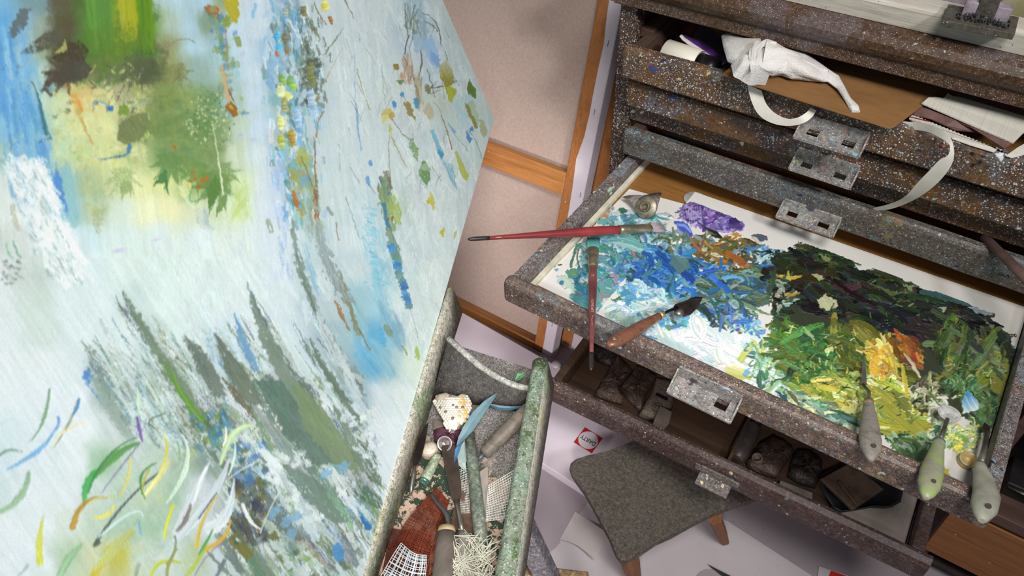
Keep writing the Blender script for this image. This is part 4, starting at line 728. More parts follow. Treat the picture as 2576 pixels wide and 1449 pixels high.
    field([(1790, 680), (1930, 680), (1960, 720), (1900, 800), (1790, 800), (1740, 740)], 120, [(55, 85, 95), (70, 90, 80), (80, 100, 70), (45, 70, 75), (100, 115, 95), (130, 150, 140), (40, 95, 140)], (5, 14), (16, 50), [20, 40, -30], side=1)
    for x, y in ((1655, 640), (1690, 655), (1670, 665), (1720, 690), (1790, 700), (1810, 715), (1730, 730)): S([(x, y), (x + 12, y + 8), (x + 20, y + 18)], 16, p.pick([(20, 90, 185), (35, 115, 205), (25, 75, 150)], 8), .97, h=2, dry=.1)
    O([(1690, 640), (1730, 650), (1735, 680), (1705, 690), (1685, 665)], (85, 120, 112), .9, rough=4, h=.7); S([(1738, 720), (1780, 745), (1810, 770)], 3, (120, 185, 220), .95, h=1.5); S([(1820, 700), (1850, 698), (1868, 706)], 9, (90, 165, 215), .95, h=1)
    # pale blue apron
    Pb = [(1560, 740), (1600, 720), (1680, 760), (1760, 790), (1790, 820), (1700, 850), (1620, 850), (1590, 800), (1545, 790)]
    field(Pb, 170, [(130, 185, 210), (165, 205, 220), (100, 165, 205), (195, 218, 222), (85, 150, 195), (205, 222, 220), (120, 175, 180)], (7, 20), (20, 60), [20, 40, -35, 70], side=1)
    field([(1540, 790), (1600, 800), (1620, 850), (1570, 850)], 20, [(150, 185, 170), (130, 165, 160), (175, 200, 190)], (5, 14), (14, 40), side=1)
    O([(1515, 790), (1535, 782), (1590, 800), (1585, 815), (1540, 808)], (160, 190, 175), .8, rough=5, dry=.2, grain=.2); O([(1560, 735), (1580, 728), (1600, 750), (1580, 770)], (70, 145, 180), .8, rough=4)
    for k in range(8): S([(1537 + 4 * k, 752 + 3 * math.sin(k)), (1541 + 4 * k, 754)], 3, (70, 130, 50), .9)
    # darks at the blue/white border, white lead
    Wh = [(1640, 850), (1760, 820), (1830, 840), (1900, 850), (1950, 900), (1960, 960), (1900, 970), (1800, 930), (1720, 890)]
    O([(1625, 835), (1700, 830), (1790, 815), (1850, 835), (1930, 850), (1975, 900), (2000, 980), (1960, 990), (1860, 955), (1760, 920), (1690, 880)], (212, 225, 222), .97, rough=6, h=1.2, ang=40)
    field(Wh, 26, [(222, 230, 228), (212, 226, 222), (226, 232, 232), (206, 222, 224), (218, 222, 226)], (18, 40), (30, 80), [20, 80, 40], dry=.1, side=1)
    O([(1640, 845), (1690, 850), (1745, 880), (1740, 910), (1680, 880)], (188, 218, 215), .85, rough=6, h=.6)
    field([(1760, 770), (1850, 760), (1900, 800), (1860, 830), (1800, 815), (1760, 800)], 60, [(60, 90, 95), (80, 105, 100), (100, 130, 140), (50, 70, 70), (55, 110, 175), (130, 160, 155)], (4, 12), (14, 44), [20, 50, 80], side=1)
    S([(1765, 770), (1775, 785), (1785, 800)], 14, (40, 60, 62), .9, dry=.25, h=1); field([(1820, 800), (1880, 795), (1920, 830), (1870, 840)], 18, [(60, 125, 190), (110, 165, 205), (190, 205, 190)], (5, 12), (14, 34), side=1)
    for x, y, c in ((1690, 800, (130, 110, 80)), (1712, 792, (210, 205, 190)), (1658, 770, (215, 214, 205)), (1700, 758, (200, 175, 125)), (1695, 812, (60, 100, 60)), (1680, 825, (110, 150, 80))): B(x, y, 8, 5, 30, c, .9, rough=.6, h=.8)
    # lemon smear, small greens in the white
    O([(1820, 925), (1850, 918), (1882, 935), (1890, 958), (1860, 955), (1825, 945)], (205, 205, 85), .97, rough=3, h=.9, dry=.12, ang=20, col2=(222, 222, 170), dirv=((1850, 950), (1850, 920)))
    S([(1862, 905), (1875, 890), (1885, 880)], (16, 20, 10), (185, 195, 90), .9, dry=.15, h=.8); S([(1905, 905), (1900, 935), (1885, 950)], 6, (110, 160, 90), .95, h=.8); B(1878, 940, 9, 12, 20, (110, 170, 210), .9, rough=.5)
    field([(1880, 860), (1960, 870), (1990, 930), (2020, 1000), (1940, 990), (1900, 940)], 90, [(110, 155, 110), (150, 185, 150), (205, 215, 200), (85, 135, 85), (170, 200, 195), (195, 205, 120), (70, 110, 100)], (5, 14), (14, 46), [20, 60, 110], side=1)
    B(1855, 830, 6, 4, 0, (110, 80, 170)); B(1860, 838, 5, 4, 0, (90, 130, 70)); S([(1925, 870), (1945, 866), (1965, 872)], 12, (75, 120, 90), .9, h=.8)
    # ---------------- the big dark green mass
    M = [(1965, 660), (1985, 628), (2020, 618), (2080, 625), (2110, 655), (2150, 690), (2215, 682), (2290, 720), (2325, 745), (2400, 750), (2455, 775), (2520, 830), (2545, 890), (2548, 960), (2530, 1010), (2520, 1080), (2470, 1080), (2440, 1060), (2400, 1040), (2330, 1060), (2340, 1140), (2270, 1140), (2215, 1095), (2150, 1090), (2060, 1040), (2000, 990), (1980, 920), (1945, 820), (1935, 740), (1950, 700)]
    O(M, (44, 52, 36), .97, rough=9, h=1.2, dry=.08)
    up = [(1965, 660), (2020, 620), (2080, 628), (2150, 690), (2230, 690), (2330, 750), (2470, 790), (2530, 860), (2540, 930), (2480, 900), (2400, 860), (2280, 850), (2150, 800), (2040, 780), (1950, 720)]
    field(up, 330, [(30, 35, 28), (26, 30, 26), (36, 42, 29), (40, 48, 31), (32, 42, 33), (50, 58, 36), (24, 26, 24)], (9, 28), (30, 96), [20, 30, 45, 10], side=1, h=1.5)
    field([(2040, 840), (2120, 830), (2200, 860), (2200, 1000), (2100, 1020), (2000, 960), (1960, 880), (1960, 820)], 190, [(50, 95, 45), (62, 110, 52), (75, 95, 35), (40, 75, 40), (90, 130, 70), (95, 100, 35), (66, 104, 48)], (9, 28), (30, 90), [20, 45, 60, -20], side=1, h=1.4)
    field([(2100, 810), (2260, 850), (2300, 960), (2200, 1010), (2120, 960)], 110, [(95, 100, 35), (80, 88, 32), (115, 112, 38), (65, 78, 34), (130, 125, 40)], (8, 22), (24, 70), [20, 40, 70], side=1, h=1.2)
    field([(2100, 960), (2260, 960), (2350, 1050), (2320, 1080), (2200, 1080), (2060, 1040), (2010, 990)], 150, [(150, 148, 45), (170, 165, 55), (130, 135, 45), (195, 190, 90), (105, 120, 45), (205, 205, 140), (120, 145, 60)], (10, 30), (34, 96), [15, 35, 60], side=1, h=1.3)
    S([(2180, 1050), (2240, 1075), (2340, 1070)], (30, 50, 30), (150, 148, 38), .95, col2=(140, 138, 34), h=1.4, dry=.05, bristle=.25); S([(2200, 990), (2250, 1030), (2310, 1080)], (30, 60, 40), (140, 140, 42), .9, h=1.3, dry=.08); S([(2245, 985), (2275, 1020), (2290, 1060)], (10, 30, 14), (100, 108, 48), .9, h=1, dry=.1)
    field([(2370, 830), (2480, 850), (2530, 930), (2520, 1020), (2450, 1040), (2370, 980)], 170, [(55, 75, 35), (80, 95, 38), (105, 112, 40), (45, 62, 38), (70, 90, 60), (85, 105, 72), (40, 55, 34), (60, 85, 45)], (9, 30), (30, 96), [100, 70, 120, 30], side=1, h=1.3)
    S([(2515, 840), (2542, 900), (2545, 960)], (16, 24, 12), (38, 44, 32), .97, h=1.2, dry=.05); S([(2540, 960), (2535, 985), (2520, 1000)], 22, (44, 52, 40), .95, h=1); O([(2488, 962), (2510, 945), (2530, 965), (2520, 1000), (2490, 985)], (110, 110, 42), .95, rough=3, h=1, dry=.1)
    field([(2380, 960), (2430, 940), (2470, 990), (2440, 1000)], 34, [(55, 100, 50), (45, 85, 48), (80, 120, 70), (120, 150, 110)], (5, 14), (14, 44), side=1)
    field([(2480, 1000), (2530, 1010), (2520, 1080), (2480, 1090), (2450, 1060), (2460, 1020)], 60, [(55, 85, 50), (65, 95, 58), (80, 110, 70), (45, 70, 45)], (6, 18), (20, 50), [80, 110, 60], side=1)
    # teal-black edges
    S([(2320, 735), (2380, 748), (2440, 770)], (14, 24, 8), (52, 85, 85), .95, h=.8, dry=.12); O([(2430, 775), (2475, 770), (2500, 790), (2470, 795)], (165, 185, 195), .7, rough=3)
    for a in ((2527, 838), (2538, 850), (2533, 858), (2545, 870), (2548, 895), (2546, 910), (2551, 925)): B(a[0], a[1], 7, 3, 20, (50, 75, 80), .8, rough=.8)
    # light scrapes in the dark
    for P, c in (([(2055, 755), (2075, 742), (2105, 758), (2108, 772), (2080, 785), (2060, 772)], (185, 185, 140)), ([(2040, 690), (2055, 688), (2075, 705), (2060, 708)], (170, 172, 115)), ([(2055, 640), (2085, 648), (2088, 662), (2070, 655)], (125, 130, 80)), ([(2070, 880), (2105, 868), (2095, 885), (2075, 892)], (200, 205, 140)), ([(2020, 820), (2050, 850), (2048, 862), (2025, 840)], (150, 180, 120)), ([(2090, 945), (2120, 960), (2150, 975), (2130, 980)], (185, 185, 90)), ([(2110, 1030), (2165, 1010), (2180, 1025), (2140, 1045)], (205, 200, 120)), ([(2265, 715), (2300, 722), (2290, 735)], (110, 140, 85)), ([(2180, 710), (2240, 735), (2300, 738), (2240, 745)], (75, 95, 45)), ([(2465, 800), (2500, 820), (2495, 830)], (110, 115, 90)), ([(2500, 925), (2530, 935), (2520, 945)], (120, 140, 110)), ([(2355, 775), (2380, 770), (2375, 785)], (160, 165, 140))):
        O(P, c, .92, rough=3, h=.8, dry=.15)
    flecks(up, 80, [(70, 90, 50), (110, 130, 80), (20, 22, 20), (85, 110, 60), (55, 75, 55)], side=1)
    flecks([(1980, 820), (2150, 820), (2350, 1060), (2100, 1050), (1990, 960)], 240, [(200, 205, 140), (60, 115, 50), (35, 60, 35), (180, 175, 60), (130, 160, 90)], side=1)
    flecks([(2380, 900), (2520, 880), (2520, 1040), (2400, 1000)], 90, [(120, 125, 60), (170, 175, 120), (35, 45, 30), (90, 120, 70)], side=1)
    # yellows and orange
    field([(2180, 870), (2240, 860), (2260, 930), (2200, 960)], 50, [(205, 172, 44), (215, 190, 80), (190, 150, 35), (222, 205, 130), (180, 160, 56)], (6, 16), (14, 44), [70, 100, 45], side=1, h=2.2)
    field([(2240, 850), (2300, 860), (2320, 920), (2270, 920)], 44, [(135, 75, 30), (160, 90, 30), (110, 65, 30), (180, 120, 40), (95, 60, 30)], (5, 14), (14, 46), [60, 40], side=1, h=1.8)
    for x, y in ((2205, 905), (2215, 890), (2200, 920), (2222, 880), (2195, 935)): B(x, y, 9, 7, 60, (218, 170, 34), .97, rough=.6, h=2.4)
    S([(2275, 895), (2295, 920), (2312, 950)], (6, 12, 5), (150, 140, 90), .95, h=2, col2=(210, 205, 180)); S([(2268, 920), (2275, 960), (2280, 1000)], (8, 12, 6), (180, 165, 50), .9, h=1.2)
    B(2330, 950, 6, 5, 0, (60, 120, 170)); B(2352, 975, 9, 7, 0, (190, 170, 110), .9, rough=.6, h=1); field([(2290, 960), (2340, 955), (2370, 1010), (2330, 1050), (2300, 1020)], 50, [(70, 75, 50), (120, 120, 85), (190, 195, 165), (50, 55, 40), (150, 150, 120)], (4, 12), (14, 40), side=1)
    field([(1935, 700), (1985, 690), (2000, 760), (1960, 800), (1935, 760)], 44, [(25, 30, 34), (40, 55, 50), (190, 165, 55), (60, 85, 60), (150, 165, 150)], (5, 14), (12, 40), side=1, h=1.6)
    # lower lobe, the blue dab, spare patches
    O([(2230, 1095), (2290, 1090), (2345, 1130), (2335, 1150), (2300, 1165), (2250, 1140)], (62, 92, 58), .95, rough=8, h=1, dry=.1); field([(2240, 1095), (2330, 1110), (2330, 1150), (2270, 1140)], 50, [(60, 95, 55), (80, 115, 75), (45, 75, 45), (130, 155, 120)], (6, 18), (20, 54), [40, 60, 30], side=1)
    O([(2300, 1140), (2345, 1125), (2350, 1160), (2310, 1165), (2270, 1150)], (48, 70, 46), .9, rough=8, h=.9)
    O([(2418, 1010), (2432, 982), (2462, 1010), (2460, 1030), (2420, 1042)], (60, 130, 180), .97, rough=2, h=1, col2=(190, 205, 200), dirv=((2430, 990), (2440, 1040)))
    field([(2340, 1000), (2400, 1000), (2400, 1060), (2345, 1070)], 60, [(190, 195, 170), (130, 145, 105), (205, 208, 195), (100, 120, 80)], (4, 12), (12, 36), side=1); O([(2380, 1000), (2415, 1005), (2415, 1050), (2390, 1040)], (48, 50, 32), .9, rough=4, h=1)
    field([(2370, 1080), (2450, 1070), (2460, 1110), (2420, 1150), (2370, 1110)], 60, [(190, 195, 130), (170, 190, 130), (120, 150, 75), (215, 205, 90), (150, 175, 140)], (4, 12), (12, 36), side=1); B(2410, 1125, 10, 7, 0, (215, 200, 50), .95, rough=.6, h=1); field([(2335, 1085), (2375, 1080), (2370, 1110), (2340, 1115)], 24, [(80, 130, 70), (60, 105, 65), (190, 205, 190)], (4, 10), (12, 30), side=1)
    O([(2315, 1165), (2345, 1140), (2385, 1180), (2405, 1235), (2395, 1260), (2370, 1230), (2335, 1210), (2312, 1195)], (165, 155, 40), .93, rough=6, h=.7, dry=.08)
    field([(2000, 985), (2100, 1020), (2200, 1080), (2160, 1100), (2060, 1060), (1990, 1015)], 60, [(110, 150, 130), (85, 120, 100), (200, 205, 150), (150, 175, 150), (60, 95, 80)], (5, 14), (20, 56), [20, 30], side=1); S([(2100, 1048), (2150, 1060), (2200, 1085)], 10, (85, 125, 120), .9, h=.8, dry=.15); O([(2120, 1065), (2200, 1090), (2210, 1120), (2160, 1105)], (200, 205, 180), .8, rough=5)
    S([(1950, 985), (1965, 995), (1985, 1020)], (3, 12, 3), (45, 85, 95), .95, h=.9); S([(1975, 980), (1995, 1000), (2010, 1020)], (4, 12, 3), (90, 85, 65), .9, h=.9); S([(1960, 960), (1940, 975), (1925, 985)], 8, (140, 185, 140), .9, h=.7)
    for k in range(40):
        x = 1960 + 560 * rnd.random(); y = 1080 + 130 * rnd.random()
        if y > 1000 + (x - 1960) * .48: continue
        B(x, y, 2, 1.4, 30, (90, 95, 80), .8)
    w = p.noise(p.X / 4, p.Y / 4)
    ix = np.clip(np.arange(p.W)[None, :] + (w - .5) * 2.4, 0, p.W - 1).astype(int); iy = np.clip(np.arange(p.H)[:, None] + (p.noise(p.X / 4 + 50, p.Y / 4) - .5) * 2.4, 0, p.H - 1).astype(int)
    p.img = np.clip(p.img[iy, ix], .01, .98); p.mask = p.mask[iy, ix]; p.hgt = p.hgt[iy, ix]
    return p
# ---------------------------------------------------------------- materials
WHT = [(236, 230, 226), (200, 192, 188), (246, 244, 240), (150, 140, 135)]
MIXD = [(205, 205, 200), (120, 165, 175), (170, 150, 120), (215, 200, 150), (95, 80, 125), (60, 60, 70), (190, 110, 80), (150, 175, 150)]
M_post = spatter('spattered_post', [(58, 40, 34), (84, 58, 42), (76, 60, 54)], [(320, .46, .85, WHT), (1000, .4, .5, [(30, 24, 22), (200, 190, 184)]), (70, .26, .12, [(205, 210, 205), (150, 185, 190), (220, 205, 170)])], [(12, .60, (120, 108, 104), .5)], .6, 1, tone=0.7)
M_beam = spatter('spattered_beam', [(78, 56, 42), (104, 74, 48), (96, 78, 74)], [(640, .36, .55, WHT, .5, None, (9, .42)), (160, .3, .2, MIXD), (46, .22, .16, [(190, 200, 205), (215, 180, 80), (150, 160, 160)])], [(10, .55, (122, 106, 106), .75)], .42, 2, .3, tone=0.5)
M_front = spatter('spattered_front', [(74, 58, 48), (122, 84, 46), (92, 74, 66), (70, 64, 64)], [(340, .46, .7, WHT, .5, None, (7, .40)), (900, .4, .4, [(34, 28, 28), (190, 184, 178)]), (150, .32, .3, MIXD), (42, .30, .4, [(225, 230, 230), (50, 40, 80), (140, 200, 200), (220, 196, 120), (60, 80, 150), (40, 36, 40)], 1.6), (24, .2, .3, [(225, 225, 220), (90, 40, 96), (36, 34, 40)], 1.8)], [(13, .60, (112, 108, 108), .8), (22, .66, (120, 82, 48), .8), (30, .70, (70, 52, 80), .7), (26, .71, (150, 180, 175), .7)], .5, 3, tone=0.7)
M_frontg = spatter('grey_spattered_front', [(80, 70, 64), (116, 108, 98), (92, 82, 78)], [(340, .47, .85, [(200, 200, 196), (160, 160, 156), (120, 140, 145), (60, 56, 54)]), (950, .42, .6, [(40, 36, 36), (196, 192, 186)]), (120, .30, .25, MIXD), (36, .28, .35, [(36, 32, 34), (215, 196, 130), (60, 50, 94), (205, 225, 225), (80, 150, 160)], 1.6), (22, .2, .3, [(226, 226, 220), (60, 36, 70), (120, 180, 186)], 1.8)], [(11, .58, (118, 128, 132), .7), (16, .63, (152, 132, 92), .75), (24, .68, (104, 70, 62), .6), (20, .72, (48, 44, 48), .7)], .5, 4, .45, tone=0.6)
M_pdf = spatter('palette_drawer_front_paint', [(82, 70, 64), (106, 92, 86), (122, 92, 72)], [(460, .44, .6, [(196, 196, 190), (150, 150, 148), (60, 54, 52), (180, 160, 130)], .5, None, (5, .38)), (950, .42, .5, [(40, 36, 36), (186, 182, 176)]), (130, .30, .3, MIXD), (34, .2, .25, [(40, 36, 40), (205, 150, 70), (150, 70, 60), (190, 200, 200)], 1.2)], [(9, .56, (112, 122, 126), .65), (14, .60, (146, 128, 88), .7), (18, .62, (108, 72, 58), .6), (24, .69, (58, 54, 60), .6)], .42, 5, .45, tone=0.9)
M_rail = spatter('drawer_rail_paint', [(88, 78, 76), (116, 104, 100), (100, 96, 100)], [(520, .46, .85, [(205, 205, 205), (150, 150, 160), (40, 34, 40), (175, 165, 150)], .8), (140, .34, .3, MIXD), (30, .3, .35, [(205, 220, 205), (60, 50, 80), (190, 215, 200), (40, 34, 40)], 1.6)], [(12, .56, (140, 146, 152), .6), (17, .66, (62, 50, 76), .7)], .5, 6, .6, tone=0.85)
M_handle = spatter('spattered_metal', [(104, 98, 96), (140, 134, 128), (112, 106, 106)], [(380, .42, .6, [(205, 205, 205), (60, 56, 58), (150, 160, 165)]), (110, .32, .35, MIXD), (50, .26, .25, [(190, 210, 140), (110, 175, 190), (200, 150, 165), (225, 225, 225)], 1.6), (28, .34, .45, [(150, 176, 130), (150, 170, 180), (70, 64, 80), (170, 130, 140)], 1.6)], [(16, .60, (140, 146, 140), .7)], .4, 7, .4, None, .5)
M_slotdark = plain('slot_shadow_wood', (58, 46, 40), .7)
M_lowd = spatter('low_drawer_paint', [(84, 64, 60), (104, 82, 76), (92, 78, 76)], [(600, .36, .35, WHT, .8, None, (6, .5)), (150, .30, .22, [(214, 196, 150), (205, 205, 205), (120, 150, 170), (160, 120, 80)]), (60, .30, .22, [(222, 204, 156), (214, 200, 160), (150, 170, 175)], .4, None, (5, .52))], [(10, .60, (118, 104, 100), .6), (30, .72, (140, 80, 44), .6)], .5, 8, .3, (1, 24, 24), tone=0.7)
M_board = wood('drawer_bottom_wood', [(118, 80, 38), (142, 98, 50), (130, 88, 44)], 'x', .5, 9, [(220, .12, .25, [(214, 205, 190), (196, 180, 160)])], 1.3)
M_darkwood = wood('dark_drawer_wood', [(60, 44, 36), (78, 58, 46), (70, 52, 42)], 'y', .7, 10)
M_strip = plain('cream_edging_strip', (196, 190, 168), .6, 0, .1, 11)
M_paper = Mat('white_palette_paper', .55, 0, .3, 12); _c, _k = M_paper.dots(M_paper.ramp(M_paper.noise(9, 3), [(.3, (206, 203, 197)), (.7, (213, 210, 204))]), 300, .17, .4, [(110, 108, 104), (70, 66, 64), (150, 160, 170)], .6, None, (7, .52)); M_paper = M_paper.color(_c).m
M_paint = vcol('thick_oil_paint', .36, .35, .45, 700)
M_canvas = vcol('oil_on_canvas', .5, .5, .3, 1300)
M_cedge = plain('canvas_tack_edge', (214, 218, 214), .7, 0, .06)
_m = Mat('raw_linen', .85, 0, .2, 14); _a = _m.noise(6, 2, .5, _m.vec((160, 40, 14))); _b = _m.noise(6, 3, .6, _m.vec((18, 20, 90)))
_c = _m.mix(_m.rng(_m.math('ADD', _a, _m.math('MULTIPLY', _b, .6)), .55, 1.05), (162, 142, 131), (184, 164, 152)); _c, _ = _m.dots(_c, 120, .10, .35, [(90, 74, 68), (220, 208, 200)]); _m.color(_c); _m.bump(_a, .0008, .4); M_linen = _m.m
M_pine = wood('stretcher_pine', [(150, 96, 50), (186, 126, 70), (168, 110, 60)], 'x', .5, 15, [(60, .10, .2, [(150, 150, 146), (225, 215, 205)])])
M_pinez = wood('stretcher_pine_upright', [(140, 88, 46), (172, 112, 62), (156, 98, 54)], 'z', .5, 16, [(60, .10, .2, [(150, 150, 146), (225, 215, 205), (130, 70, 70)])])
_m = Mat('primed_canvas_fold', .7, 0, .2, 17); _c, _ = _m.dots(_m.ramp(_m.noise(12, 3), [(.3, (196, 186, 194)), (.7, (210, 202, 208))]), 110, .13, .3, [(96, 84, 92), (150, 130, 145)], .5); M_fold = _m.color(_c).m
M_staple = plain('staple_steel', (70, 66, 70), .35, .8)
M_greyedge = plain('grey_edge', (128, 118, 124), .8)
def speck(name, c, seed, n=.3, cols=((80, 84, 60), (70, 64, 70), (120, 130, 70)), sc=70, r=.11):
    m = Mat(name, .62, 0, .3, seed); c = np.array(c, float)
    q = m.ramp(m.noise(5, 3), [(.3, tuple(c * .965)), (.7, tuple(np.clip(c * 1.03, 0, 255)))])
    q, _ = m.dots(q, sc, r, n, list(cols), .3); q, _ = m.dots(q, 330, .15, .35, [(120, 112, 118), (150, 144, 146), (96, 84, 96)], .3, None, (6, .5)); m.color(q); return m.m
M_box = speck('white_carton_board', (232, 220, 230), 18); M_sheetB = speck('grey_card', (158, 146, 152), 19, .4); M_sheetC = speck('pale_card', (190, 182, 180), 20, .4); M_floorp = speck('white_floor_sheet', (188, 180, 184), 21, .3)
M_floor = speck('studio_floor_paint', (150, 140, 146), 22, .4); M_wall = plain('plaster', (196, 190, 184), .85, 0, .04, 23, .2, 6)
M_red = plain('label_red', (196, 40, 40), .5, 0, .03); M_black = plain('print_black', (22, 20, 22), .5, 0, .05); M_white = plain('label_white', (226, 220, 224), .5, 0, .03)
M_stool = spatter('stool_grime', [(90, 82, 74), (118, 110, 100), (102, 92, 84)], [(420, .46, .6, [(166, 158, 144), (58, 50, 46), (134, 120, 108), (180, 170, 150)], 1.8), (900, .4, .4, [(60, 54, 50), (150, 142, 130)]), (60, .16, .25, [(190, 176, 160), (40, 36, 34), (150, 120, 110)], .6)], [(14, .6, (122, 110, 106), .6)], .75, 24, .5, tone=0.55)
M_leg = wood('stool_leg_wood', [(112, 72, 44), (142, 96, 62)], 'z', .55, 25)
M_tray = spatter('tray_grime', [(148, 140, 128), (186, 182, 164), (160, 150, 142)], [(520, .48, .9, [(226, 222, 212), (74, 68, 62), (190, 180, 168), (112, 104, 96)], 1.), (150, .24, .12, MIXD)], [(11, .55, (182, 178, 112), .6), (14, .57, (104, 146, 92), .6), (9, .64, (130, 116, 140), .5)], .7, 26, .5)
M_trayg = spatter('tray_green_crust', [(104, 108, 96), (132, 142, 122), (96, 112, 100)], [(420, .5, .7, [(190, 200, 186), (80, 92, 76), (140, 160, 130), (200, 200, 190)], 1.4)], [(20, .55, (124, 150, 130), .75), (24, .55, (70, 96, 40), .85), (34, .62, (92, 112, 22), .95), (12, .64, (84, 100, 112), .7)], .35, 27, .9, None, .5)
M_endb = spatter('tray_end_speckle', [(88, 84, 80), (104, 100, 96), (96, 92, 90)], [(800, .46, .9, [(170, 166, 160), (44, 40, 40), (140, 136, 130)], .6), (120, .28, .3, [(170, 100, 70), (90, 130, 150), (190, 150, 90), (110, 140, 90), (60, 80, 120)], 1.4, None, (8, .45))], [(14, .66, (112, 122, 130), .6)], .7, 28, .4, tone=0.45)
_m = Mat('peeling_tray_floor', .7, 0, .3, 29); _f = _m.noise(42, 5, .7); _c = _m.mix(_m.rng(_f, .50, .53), (44, 60, 46), (180, 154, 134)); _tc = _m.n.new('ShaderNodeTexCoord'); _sx = _m.n.new('ShaderNodeSeparateXYZ'); _m.link(_tc.outputs['Object'], _sx.inputs[0]); _gv = _m.ramp(_m.noise(600, 3), [(.4, (84, 80, 78)), (.6, (142, 136, 130))]); _c = _m.mix(_m.rng(_m.math('ADD', _sx.outputs[1], _m.math('MULTIPLY', _m.noise(34, 3), .08)), .07, .085), _c, _gv); _c = _m.patch(_c, 14, .58, (112, 106, 100), .9, None, .06); _c = _m.patch(_c, 20, .66, (64, 96, 66), .9); _c, _ = _m.dots(_c, 500, .3, .4, [(205, 190, 180), (50, 48, 46)]); _m.color(_c); _m.bump(_f, .0015, .6); M_trayfl = _m.m
# ---------------------------------------------------------------- the room
b = MB(); b.box(-2.6, 1.6, -1.2, 2.1, -.05, 0, 0); structure(b.build('floor', M_floor))
b = MB(); b.box(-2.6, 1.6, 2.0, 2.1, 0, 2.7, 0); structure(b.build('wall_back', M_wall))
b = MB(); b.box(-2.7, -2.6, -1.2, 2.1, 0, 2.7, 0); structure(b.build('wall_left', M_wall))

# floor sheets and boxes
def slab(pts, z0, th, bev=.0008): b = MB(); b.prism([(p[0], p[1], z0) for p in pts], (0, 0, th), bev); return b
o = slab([(-.75, .30), (.52, .36), (.56, .80), (-.1, .86), (-.72, .8)], .001, .002, 0).build('floor_sheet', M_floorp); tag(o, 'large white paint-dotted sheet spread over the floor beneath the stool', 'paper')
t = thing('flat_carton', 'flat white carton with red and white square printed mark lying left of the stool', 'box', (-.5, .84, .003))
f0, f1 = Z(1362, 1164, .034), Z(1452, 1222, .034); fd = unit(f1 - f0)
fl = f0 - fd * .55; fr = f0 + fd * .26
b = MB(); bk = np.array([-.01, .245, 0]); b.prism([(*fl[:2], .004), (*fr[:2], .004), *[(*(q + bk)[:2], .004) for q in (fr, fl)]], (0, 0, .03), .002); b.build('carton_body', M_box, t)
q = [Z(*p, .0342) for p in ((1443, 1112.5), (1471.5, 1075), (1516, 1102.5), (1488.5, 1140.5))]
cen = sum(q) / 4; b = MB(); b.prism(q, (0, 0, .0004)); b.build('red_square', M_red, t)
xa = unit(q[3] - q[0]); ya = unit(q[1] - q[0]); r = np.linalg.norm(q[1] - q[0]) * .47
b = MB(); b.prism([cen + xa * r * math.cos(a) + ya * r * math.sin(a) + np.array([0, 0, .0004]) for a in np.linspace(0, 2 * math.pi, 48)[:-1]], (0, 0, .0003)); b.build('white_disc', M_white, t)
lettering('DARTY', cen + np.array([0, 0, .0008]) + ya * -.001, -xa, -ya, .0115, M_black, t, wid=.0385)
o = slab([Z(*p, .012)[:2] for p in ((1300, 1165), (1362, 1166), (1420, 1200), (1474, 1232), (1480, 1262), (1455, 1290), (1429, 1325), (1408, 1356), (1409, 1363), (1398, 1376), (1384, 1387), (1366, 1395), (1345, 1396), (1300, 1380), (1270, 1330))], .008, .002).build('card_scrap', M_sheetB); tag(o, 'grey card with a rounded cut end lying beside the easel tray below the carton', 'card')
b = MB()
A0, A1, B0, B1 = (1447, 1287), (1408, 1357), (1535, 1345), (1495, 1408)
def curl(u, v):
    px = (A0[0] * (1 - u) + B0[0] * u) * (1 - v) + (A1[0] * (1 - u) + B1[0] * u) * v; py = (A0[1] * (1 - u) + B0[1] * u) * (1 - v) + (A1[1] * (1 - u) + B1[1] * u) * v - 10 * math.sin(u * 3.1) * v
    return Z(px, py, .012 + .028 * u * u * (1 - .3 * v))
b.grid(curl, 14, 8); tag(b.build('curled_card', M_sheetC), 'small pale card curling up beside the left corner of the stool', 'card')
gc = Z(1794, 1478, .006); gr = np.linalg.norm(Z(1794, 1433, .006) - gc)
o = slab([(gc + gr * np.array([math.cos(a), math.sin(a), 0]))[:2] for a in np.linspace(0, 2 * math.pi, 41)[:-1]], .003, .004).build('grey_disc', M_sheetB); tag(o, 'grey round lid on the white floor sheet at the bottom edge of the photo', 'lid')
b = MB(); b.prism([Z(*p, .010) for p in ((1780, 1420), (1835, 1448), (1890, 1480), (1860, 1480), (1812, 1446))], (0, 0, .001)); tag(b.build('craft_knife', plain('blade_grey', (84, 90, 86), .35, .7)), 'thin pointed grey knife resting over the grey round lid', 'knife')
b = MB(); b.prism([Z(*p, .0035) for p in ((2090, 1436), (2080, 1462), (2150, 1490), (2128, 1450))], (0, 0, .002), .0003)
t = thing('printed_flap', 'white carton flap with dark red corner print near the low drawer at bottom edge', 'card', Z(2110, 1450, .003)); b.build('red_corner', M_red, t)
b = MB(); b.prism([Z(*p, .0032) for p in ((2060, 1425), (2050, 1500), (2230, 1560), (2200, 1470))], (0, 0, .0012)); b.build('flap', M_floorp, t)

